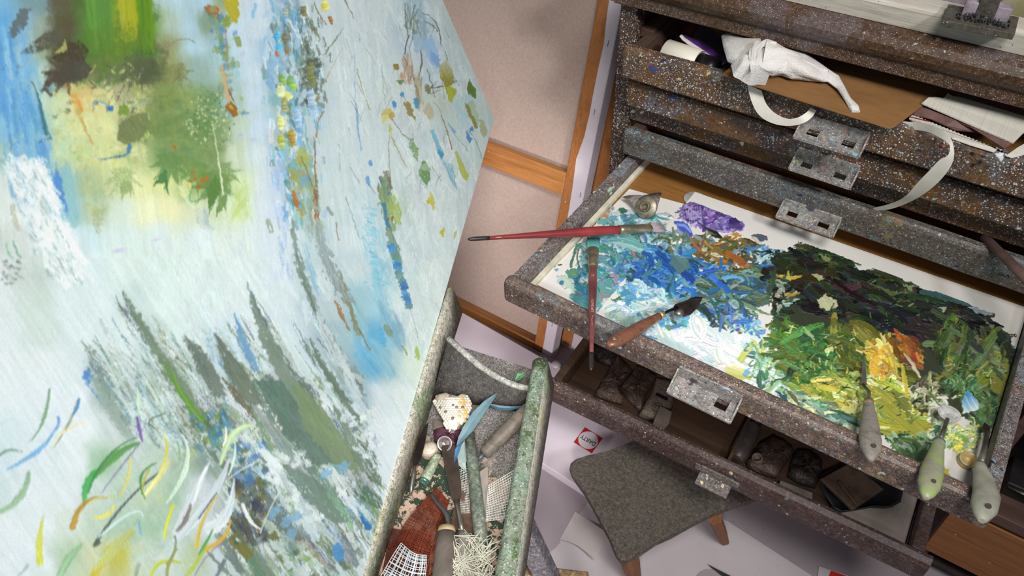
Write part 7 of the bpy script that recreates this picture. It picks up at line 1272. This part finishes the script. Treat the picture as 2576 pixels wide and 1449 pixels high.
b = MB(); qs = [(1963, 1208), (2044, 1240), (2042, 1264), (1956, 1232)]; b.hexa([Z(*p, bz + .0005) for p in qs[::-1]] + [Z(*p, bz + .015) for p in qs[::-1]], .001); tag(b.build('grey_block', plain('grey_eraser', (116, 114, 104), .7, 0, .14, 85, .3, 30)), 'small flat grey block lying against the front board of the low drawer', 'block')
c = Z(2150, 1232, bz); t = thing('black_dish', 'shallow black oval dish holding a folded brown packet in the low drawer', 'dish', c); b = MB(); rg = []
ol = [(2052, 1218), (2060, 1205), (2090, 1192), (2150, 1180), (2220, 1190), (2258, 1208), (2266, 1240), (2258, 1275), (2235, 1288), (2190, 1286), (2150, 1294), (2108, 1300), (2090, 1290), (2068, 1255)]
for s_, zz_ in ((.86, bz + .0005), (1, bz + .016), (.97, bz + .018), (.82, bz + .006), (.3, bz + .005)): cc = Z(2158, 1236, bz); rg.append([cc + (Z(*p, bz) - cc) * s_ * [1, 1, 0] + [0, 0, zz_ - bz] for p in ol])
b.loft(rg, True, True); b.build('dish_body', plain('black_rubber', (36, 38, 42), .4, 0, .25, 86, .5, 40), t)
b = MB(); b.lathe([(.0005, 0), (.007, 0), (.0072, .010), (.004, .0125), (.0005, .0125)], Z(2098, 1297, bz + .004), (0, -.3, 1), 18); part(b.build('dish_knob', M_tubeg, t), 'grey crusted knob on the near corner')
t = thing('folded_packet', 'folded greasy brown paper packet resting in the black oval dish', 'packet', Z(2140, 1230, bz + .014)); M_gr = plain('greasy_brown_paper', (92, 74, 62), .7, 0, .28, 87, .3, 26, .5)
b = MB(); b.hexa([Z(*p, bz + .0185) for p in ((2060, 1208), (2142, 1288), (2225, 1232), (2140, 1165))] + [Z(*p, bz + .027) for p in ((2064, 1204), (2144, 1282), (2222, 1229), (2140, 1163))], .002); b.build('packet_body', M_gr, t)
b = MB(); b.hexa([Z(*p, bz + .0275) for p in ((2104, 1212), (2154, 1276), (2160, 1270), (2112, 1206))] + [Z(*p, bz + .031) for p in ((2106, 1211), (2154, 1272), (2158, 1268), (2112, 1207))], .001); b.build('folded_edge', M_gr, t)
t = None
# ---------------------------------------------------------------- low shelf unit at the right of the chest
sh = thing('low_shelf', 'low pine shelf unit standing at the right of the plan chest', 'shelf', (.45, .95, .003))
M_pl = wood('shelf_pine', [(112, 70, 38), (150, 98, 54), (128, 82, 46)], 'x', .5, 90, [(60, .1, .2, [(190, 180, 160)])], 1.2); M_pld = wood('shelf_purple_brown', [(74, 54, 50), (100, 76, 68)], 'x', .55, 91)
SY = .955
def syz(p): return Y(*p, SY)
zt1 = syz((2380, 1320)); zb1 = syz((2350, 1394)); b = MB(); b.box(.2365, .85, SY, SY + .018, zb1[2], syz((2505, 1308))[2] - .020, .002); b.build('front_board', M_pl, sh)
za = syz((2540, 1322))[2]; b = MB(); b.box(.2535, .85, SY - .002, SY + .016, za - .012, za + .014, .002); b.build('shelf_edge', M_pld, sh)
b = MB(); b.box(.2535, .85, SY + .0165, SY + .125, za - .004, za + .006, .001); b.build('shelf_board', M_pld, sh)
zu = syz((2560, 1082))[2]; b = MB(); b.box(.2535, .85, SY + .02, SY + .135, zu - .012, zu + .010, .002); b.build('upper_shelf', M_pl, sh)
b = MB(); b.box(.2535, .85, SY + .005, SY + .0195, zu + .012, zu + .030, .002); b.build('shelf_edge', M_pld, sh)
b = MB(); b.box(.2535, .85, SY + .125, SY + .133, .05, zu + .03, 0); b.build('back_board', plain('black_shelf_back', (40, 36, 34), .8), sh)
for x in (.2375, .835): b = MB(); b.box(x, x + .0155, SY + .0185, SY + .134, .003, zu + .05, .001); b.build('side_board', M_pld, sh)
b = MB(); b.box(.2535, .834, SY + .02, SY + .124, .04, .05, .001); b.build('bottom_board', plain('dark_plinth', (62, 54, 50), .8), sh)
a, c = Y(2522, 1228, SY + .05), Y(2600, 1232, SY + .05); zs_ = za + .0066
b = MB(); h_ = a[2] - zs_; b.hexa([(a[0], SY + .05, zs_), (a[0] + .3, SY + .05, zs_), (a[0] + .3, SY + .115, zs_), (a[0], SY + .115, zs_), (a[0], SY + .05, zs_ + .035), (a[0] + .3, SY + .05, zs_ + .035), (a[0] + .3, SY + .115, zs_ + .035), (a[0], SY + .115, zs_ + .035)], .003); tag(b.build('black_case', plain('black_case', (34, 32, 34), .45)), 'black case lying on the dark shelf right of the palette drawer', 'case')
b = MB(); b.tube([(a[0] + .004, SY + .046, zs_ + .030), (a[0] + .03, SY + .044, zs_ + .033), (a[0] + .28, SY + .044, zs_ + .033)], [.0012, .004, .0045], 10, .6); tag(b.build('steel_rod', M_steel), 'thin shiny steel rod along the front edge of the black case', 'rod')
# ---------------------------------------------------------------- in the easel tray
TZ = .6522
def tz(px, py, h=0.): return Z(px, py, TZ + h)
# bumpy heart-shaped cone
t = thing('seed_cone', 'heart-shaped white knobbly seed cone by the end board of the easel tray', 'seed cone', tz(1140, 1045)); ol = [(1093, 1008), (1100, 998), (1120, 994), (1140, 1001), (1158, 1004), (1170, 996), (1181, 1001), (1185, 1015), (1181, 1040), (1168, 1060), (1150, 1078), (1138, 1089), (1128, 1082), (1118, 1062), (1105, 1036)]
core = pillow(ol, TZ + .003, .016, plain('cone_core', (176, 164, 146), .7), 'cone_core', t, .0004, 9)
kn = [MB(), MB(), MB()]; Pl = [np.array(p) for p in ol]; cen = sum(Pl) / len(Pl)
def inpoly(x, y):
    r = False
    for k in range(len(ol)):
        (ax, ay), (bx_, by_) = ol[k], ol[(k + 1) % len(ol)]
        if (ay > y) != (by_ > y) and x < (bx_ - ax) * (y - ay) / (by_ - ay) + ax: r = not r
    return r
cnt = 0
for j, yy in enumerate(np.arange(994, 1092, 5.4)):
    for xx in np.arange(1090 + (j % 2) * 3.3, 1190, 6.6):
        x, y = xx + random.uniform(-.8, .8), yy + random.uniform(-.6, .6)
        if not inpoly(x, y): continue
        rd = max(0, 1 - np.linalg.norm((np.array((x, y)) - cen) / (46, 50))); h_ = .008 + .0115 * min(1, rd * 1.8) ** .6
        g = 1 if (x > 1150 and random.random() < .3) else (2 if random.random() < .08 else 0); kn[g].sphere(tz(x, y, h_), .0034, (1, 1, .85), 10)
for g, (nm, cl) in enumerate((('white_knobs', (204, 200, 188)), ('ochre_knobs', (214, 168, 92)), ('brown_knobs', (120, 98, 84)))): kn[g].build(nm, plain(nm, cl, .4, 0, .08, 100 + g), t)
# painted leaves
def leaf(c_, w_, z_, label, col, sp, nm='dried_leaf'):
    m = Mat(nm + label[:12], .5, 0, .4, len(label)); q = m.ramp(m.noise(22, 4), [(.35, col), (.65, tuple(min(255, int(v * 1.25)) for v in col))]); q, _ = m.dots(q, 130, .34, .35, sp, 1.5, None, (12, .5)); m.color(q); b = MB(); L, R_, M_ = [], [], []
    n = len(c_)
    for i, (p, w, zz_) in enumerate(zip(c_, w_, z_)):
        a = np.array(c_[min(i + 1, n - 1)], float) - np.array(c_[max(i - 1, 0)], float); a = np.array([-a[1], a[0]]) / np.linalg.norm(a)
        L.append(tz(*(np.array(p) + a * w), zz_ + .002)); M_.append(tz(*p, zz_)); R_.append(tz(*(np.array(p) - a * w), zz_ + .002))
    b.ribbon(L, M_, .0006, (0, 0, 1)); b.ribbon(M_, R_, .0006, (0, 0, 1)); return tag(b.build(nm, m.m), label, 'leaf', 'paint-smeared leaves in the easel tray')
leaf([(1250, 990), (1225, 1015), (1200, 1045), (1178, 1078), (1160, 1104), (1149, 1124)], [1.5, 9, 13, 13, 8, 1], [.020, .024, .024, .022, .018, .014], 'blue-green pointed leaf resting against the white knobbly cone', (92, 116, 122), [(60, 100, 40), (140, 164, 178), (70, 110, 60)])
leaf([(1318, 1022), (1285, 1028), (1255, 1026), (1228, 1018)], [1, 5, 6, 2], [.010, .011, .012, .014], 'narrow steel-blue leaf lying along the foot of the end board', (70, 98, 112), [(60, 80, 96), (100, 130, 144)])
leaf([(1162, 1102), (1150, 1135), (1143, 1165)], [4, 6, 1], [.010, .009, .008], 'short bright blue leaf tip beside the square-ended spatula', (66, 104, 138), [(90, 140, 180), (60, 90, 120)])
leaf([(1182, 1102), (1168, 1140), (1160, 1165), (1172, 1186)], [9, 16, 12, 1], [.006, .006, .006, .005], 'pale mint leaf between the spatula and the green-grey rod', (136, 152, 146), [(90, 130, 110), (180, 200, 190)])
leaf([(1322, 941), (1306, 946), (1296, 962)], [2, 8, 2], [.030, .028, .020], 'small green leaf behind the end board of the easel tray', (70, 116, 80), [(50, 90, 60), (120, 150, 120)])
b = MB(); b.prism([tz(*p) for p in ((1092, 1060), (1118, 1068), (1120, 1078), (1090, 1086))], (0, 0, .006), .001); tag(b.build('wood_chip', wood('chip_wood', [(92, 80, 70), (124, 110, 98)], 'x', .7, 110)), 'small splintered wood chip beneath the left side of the white cone', 'wood chip')
# maroon crushed tube with shiny mouth
t = thing('paint_tube', 'crushed maroon paint tube with torn silver mouth in the easel tray', 'paint tube', tz(1125, 1100)); pillow([(1090, 1086), (1120, 1078), (1150, 1076), (1164, 1085), (1150, 1110), (1148, 1126), (1128, 1128), (1108, 1124), (1092, 1112)], TZ, .010, plain('maroon_foil', (86, 52, 66), .5, .3, .28, 111, .4, 50, .5), 'tube_body', t, .002, 12)
b = MB(); b.lathe([(.0075, 0), (.009, .006), (.0102, .0095), (.0092, .0100), (.0065, .006), (.0055, .001), (.001, .0005)], tz(1122, 1114, .007), (.3, -.6, .8), 24, False); part(b.build('tube_mouth', plain('silver_foil', (170, 164, 160), .3, .7), t), 'torn silver mouth')
# ridged cap
c = tz(1081, 1138); b = MB(); rg = []
for r, z_ in ((.0105, 0), (.0112, .001), (.0112, .008), (.0100, .0095)): rg.append([c + np.array([math.cos(a) * (r + (.0006 if i % 2 and z_ < .009 else 0)), math.sin(a) * (r + (.0006 if i % 2 and z_ < .009 else 0)), z_]) for i, a in enumerate(np.linspace(0, 2 * math.pi, 61)[:-1])])
b.loft(rg, True, False); t = thing('screw_cap', 'small cream ridged screw cap near the left rail of the easel tray', 'cap', c); b.build('ridged_rim', plain('cream_plastic', (176, 160, 142), .5, 0, .1, 112), t)
b = MB(); b.lathe([(.001, .0096), (.0096, .0096), (.0096, .0102), (.001, .0100)], c, (0, 0, 1), 30); part(b.build('cap_top', plain('cap_face', (206, 196, 176), .5, 0, .08, 113, .3, 200), t), 'paler round top')
# leaf-bladed painting knife against the left rail
t = thing('painting_knife', 'dark leaf-bladed painting knife leaning along the left tray rail', 'palette knife', tz(1050, 1160)); b = MB()
bl_ = [(1078, 1062), (1074, 1085), (1070, 1110), (1063, 1140), (1054, 1165), (1043, 1176), (1038, 1166), (1042, 1140), (1052, 1105), (1066, 1075)]; b.prism([tz(p[0], p[1], .022 + (1120 - p[1]) * .00008) for p in bl_], (.0003, 0, .0008)); b.build('blade', M_steeld, t)
b = MB(); b.tube([tz(1043, 1172, .018), tz(1040, 1195, .014), tz(1035, 1225, .010), tz(1033, 1246, .008)], [.0018, .0034, .0032, .0016], 12); b.build('shank', M_steel, t)
# painted green pencil stub with metallic end
t = thing('brush_stub', 'short pale green wooden stub with an iridescent end in the easel tray', 'brush stub', tz(1085, 1185)); a, c = tz(1099, 1150, .006), tz(1068, 1208, .0065); d = unit(c - a)
b = MB(); b.tube([a - d * .004, a, a * .5 + c * .5, c], [.0045, .0055, .0068, .0068], 18); b.build('stub_body', spatter('green_stub', [(128, 140, 116), (150, 158, 132)], [(240, .4, .4, [(96, 120, 70), (170, 176, 150), (100, 110, 120)], 1.2)], [], .5, 114, .3), t)
b = MB(); b.lathe([(.0069, 0), (.0072, .002), (.0062, .0042), (.0052, .002), (.001, .001)], c, d, 22); part(b.build('stub_end', plain('iridescent_metal', (96, 134, 124), .2, .7, .4, 115, .5, 160), t), 'shiny green-violet ring end')
# broad spatula with brown steel blade
t = thing('spatula', 'square-ended brown steel spatula lying in the middle of the easel tray', 'spatula', tz(1135, 1220)); b = MB(); b.prism([tz(*p, .008) for p in ((1110, 1126), (1114, 1121), (1143, 1119), (1146, 1122), (1153, 1165), (1160, 1210), (1161, 1245), (1157, 1262), (1146, 1266), (1136, 1256), (1125, 1205), (1114, 1150))], (0, 0, .0012), .0003); b.build('blade', plain('brown_steel', (78, 66, 58), .45, .5, .14, 116, .4, 60), t)
b = MB(); b.tube([tz(1148, 1258, .009), tz(1152, 1280, .011), tz(1158, 1310, .013), tz(1163, 1340, .014)], [.0042, .0026, .0030, .0034], 12, [.5, 1, 1, 1]); b.build('shank', M_steel, t)
b = MB(); b.tube([tz(1163, 1338, .015), tz(1166, 1360, .015), tz(1178, 1440, .016), tz(1192, 1530, .017)], [.005, .0075, .0088, .0085], 14); b.build('handle', M_gh, t)
b = MB(); b.prism([tz(*p, .002) for p in ((1134, 1330), (1140, 1285), (1165, 1235), (1186, 1262), (1196, 1345), (1160, 1338))], (0, 0, .002), .0005); tag(b.build('brown_card', plain('rusty_card', (92, 70, 56), .7, 0, .2, 117, .3, 60)), 'rusty brown card lying under the spatula shank in the easel tray', 'card')
# cranked knife with wooden handle
t = thing('palette_knife', 'cranked thin palette knife with buff collar and grey handle at the tray front', 'palette knife', tz(1115, 1390)); b = MB(); b.tube([tz(1085, 1237, .020), tz(1088, 1247, .020), tz(1100, 1265, .020), tz(1117, 1284, .020), tz(1126, 1300, .020), tz(1128, 1318, .019), tz(1124, 1336, .018)], [.0010, .0022, .0030, .0032, .0034, .0032, .0030], 12, [.5, .6, .8, 1, 1, 1, 1]); b.build('shank', plain('grey_iron', (88, 88, 86), .4, .6, .12, 118), t)
b = MB(); b.tube([tz(1124, 1328, .018), tz(1123, 1343, .018)], [.0105, .0108], 20); b.build('ferrule', plain('buff_collar', (166, 146, 104), .45), t)
b = MB(); b.tube([tz(1123, 1342, .018), tz(1121, 1380, .018), tz(1115, 1449, .018), tz(1110, 1510, .018)], [.0112, .0122, .0126, .0118], 20); b.build('handle', wood('grey_brown_handle', [(86, 78, 70), (116, 106, 98)], 'y', .6, 119, [(110, .14, .2, [(190, 186, 180)])]), t)
# green-grey rod and turned awl handle
b = MB(); a, c = tz(1181, 1092, .009), tz(1212, 1372, .009); b.tube([a, a * .7 + c * .3, a * .3 + c * .7, c], [.0068, .0075, .0080, .0086], 18); tag(b.build('painted_rod', spatter('green_grey_rod', [(96, 104, 92), (112, 120, 106)], [(200, .3, .3, [(140, 146, 130), (80, 86, 76)], .8)], [(30, .66, (150, 156, 140), .5)], .5, 120, .3)), 'long green-grey painted rod lying lengthwise in the easel tray', 'rod')
t = thing('turned_handle', 'grey-brown turned wooden handle leaning against the right tray rail', 'handle', tz(1265, 1090)); a, c = tz(1216, 1143, .010), tz(1330, 1030, .030); d = c - a
b = MB(); b.tube([a + d * f for f in (0, .03, .08, .12, .15, .20, .24, .30, .45, .60, .64, .68, .80, 1)], [.0058, .0082, .0090, .0078, .0092, .0090, .0080, .0092, .0106, .0102, .0112, .0102, .0106, .0098], 20); b.build('handle_body', wood('turned_wood', [(92, 84, 74), (124, 114, 102)], 'x', .5, 121, [(90, .2, .15, [(140, 150, 110), (200, 160, 80)])]), t)
b = MB(); b.tube([a + d * .01, a - d * .08, a - d * .12], [.0034, .0026, .0012], 10); part(b.build('tip', plain('blue_grey_tip', (90, 104, 116), .4, .4), t), 'blue-grey metal tip')
# paper scrap and glass-fibre grid
b = MB(); b.prism([tz(*p, .005) for p in ((1206, 1188), (1225, 1175), (1228, 1180), (1229, 1262), (1242, 1278), (1225, 1302), (1221, 1308), (1214, 1300), (1212, 1240))], (0, 0, .0008)); tag(b.build('paper_scrap', plain('grey_paper', (150, 142, 132), .8, 0, .08, 122, .3, 40)), 'grey torn paper strip right of the green-grey rod in the tray', 'paper')
def net(F, nu, nv, r, mat, label, jit=0., seg=14, keep=1.):
    b = MB(); rr = random.Random(len(label))
    for k in range(nu):
        if rr.random() > keep: continue
        u = (k + rr.uniform(-jit, jit)) / (nu - 1); b.tube([F(u, j / seg) for j in range(seg + 1)], r, 4, cap=False)
    for k in range(nv):
        if rr.random() > keep: continue
        v = (k + rr.uniform(-jit, jit)) / (nv - 1); b.tube([F(j / seg, v) for j in range(seg + 1)], r, 4, cap=False)
    return tag(b.build(label.split('|')[1], mat), label.split('|')[0], 'mesh')
def quad(a, b_, c, d_, z_, wob=0.): return lambda u, v: tz((a[0] * (1 - u) + b_[0] * u) * (1 - v) + (d_[0] * (1 - u) + c[0] * u) * v, (a[1] * (1 - u) + b_[1] * u) * (1 - v) + (d_[1] * (1 - u) + c[1] * u) * v, z_ + wob * (math.sin(u * 7 + v * 3) + math.sin(v * 9)))
M_grid = plain('white_fibre', (206, 208, 200), .6); M_rust = plain('rust_net', (112, 48, 26), .6, 0, .2, 123, .3, 60); M_bnet = plain('pale_blue_fibre', (196, 208, 212), .6, 0, .12, 124)
net(quad((1228, 1222), (1291, 1184), (1276, 1304), (1222, 1312), .010, .0006), 15, 17, .00042, M_grid, 'white glass-fibre grid scrap against the right tray rail|fibre_mesh', .1)
net(quad((1146, 1186), (1176, 1172), (1182, 1290), (1158, 1292), .004, .0004), 9, 20, .0003, M_grid, 'fine pale grid scrap showing between the spatula and the rod|fibre_mesh', .1)
def rustF(u, v):
    w = 1 - .15 * v; a = np.array((1098, 1225)) * (1 - u) + np.array((958 + 40 * (1 - u), 1449)) * u; e = np.array((1128, 1262)) * (1 - u) + np.array((1085, 1470)) * u
    p = a * (1 - v) + e * v; p = p + np.array([-26, -10]) * math.sin(math.pi * u) * (1 - v); return tz(p[0], p[1], .006 + .014 * math.sin(math.pi * v) * math.sin(math.pi * min(1, u * .8 + .15)) + .001 * math.sin(u * 21) + .001 * math.sin(v * 15 + u * 9))
net(rustF, 60, 30, .0004, M_rust, 'rust-orange plastic net bundled at the front left of the easel tray|plastic_net', .45, 18)
def rust2(u, v): p = np.array((985, 1330)) * (1 - u) * (1 - v) + np.array((955, 1470)) * u * (1 - v) + np.array((1085, 1345)) * (1 - u) * v + np.array((1075, 1500)) * u * v; return tz(p[0], p[1], .005 + .006 * math.sin(math.pi * v) + .001 * math.sin(u * 11 + v * 17))
net(rust2, 40, 26, .0006, plain('dark_rust_net', (78, 34, 22), .6), 'darker rust net lying beneath the pale blue fibre mesh|plastic_net', .4, 14)
def blueF(u, v): p = np.array((1010, 1366)) * (1 - u) * (1 - v) + np.array((935, 1490)) * u * (1 - v) + np.array((1072, 1396)) * (1 - u) * v + np.array((1060, 1520)) * u * v; return tz(p[0] + 14 * math.sin(v * 3 + u * 2.4) * u + (v - .5) * 30 * u, p[1] + 10 * math.sin(v * 3.1), .020 + .010 * math.sin(math.pi * v) + .0015 * math.sin(u * 13))
net(blueF, 24, 19, .00045, M_bnet, 'pale blue-white fibre mesh at the very front of the easel tray|fibre_mesh', .9, 14)
b = MB(); rr = random.Random(3)
for k in range(330):
    x, y = rr.uniform(1136, 1240), rr.uniform(1345, 1500); x += (y - 1345) * -.06; an = rr.choice([1.25, 1.9, .5, 2.6, 1.5]) + rr.gauss(0, .35); L_ = rr.uniform(14, 46)
    if rr.random() < .35: x, y = 1168 + rr.gauss(0, 5), 1415 + rr.gauss(0, 8); an = rr.random() * 6.28
    dx, dy = math.cos(an) * L_, math.sin(an) * L_
    if y - abs(dy) < 1330: continue
    z_ = rr.uniform(.012, .024); b.tube([tz(x - dx, y - dy, z_), tz(x + rr.uniform(-3, 3), y, z_ + .003), tz(x + dx, y + dy, z_)], .00055, 4, cap=False)
o = b.build('fibre_tangle', plain('cream_fibre', (190, 188, 170), .6)); tag(o, 'tangle of cream fibres right of the grey-handled cranked knife in the tray', 'fibres'); o['kind'] = 'stuff'
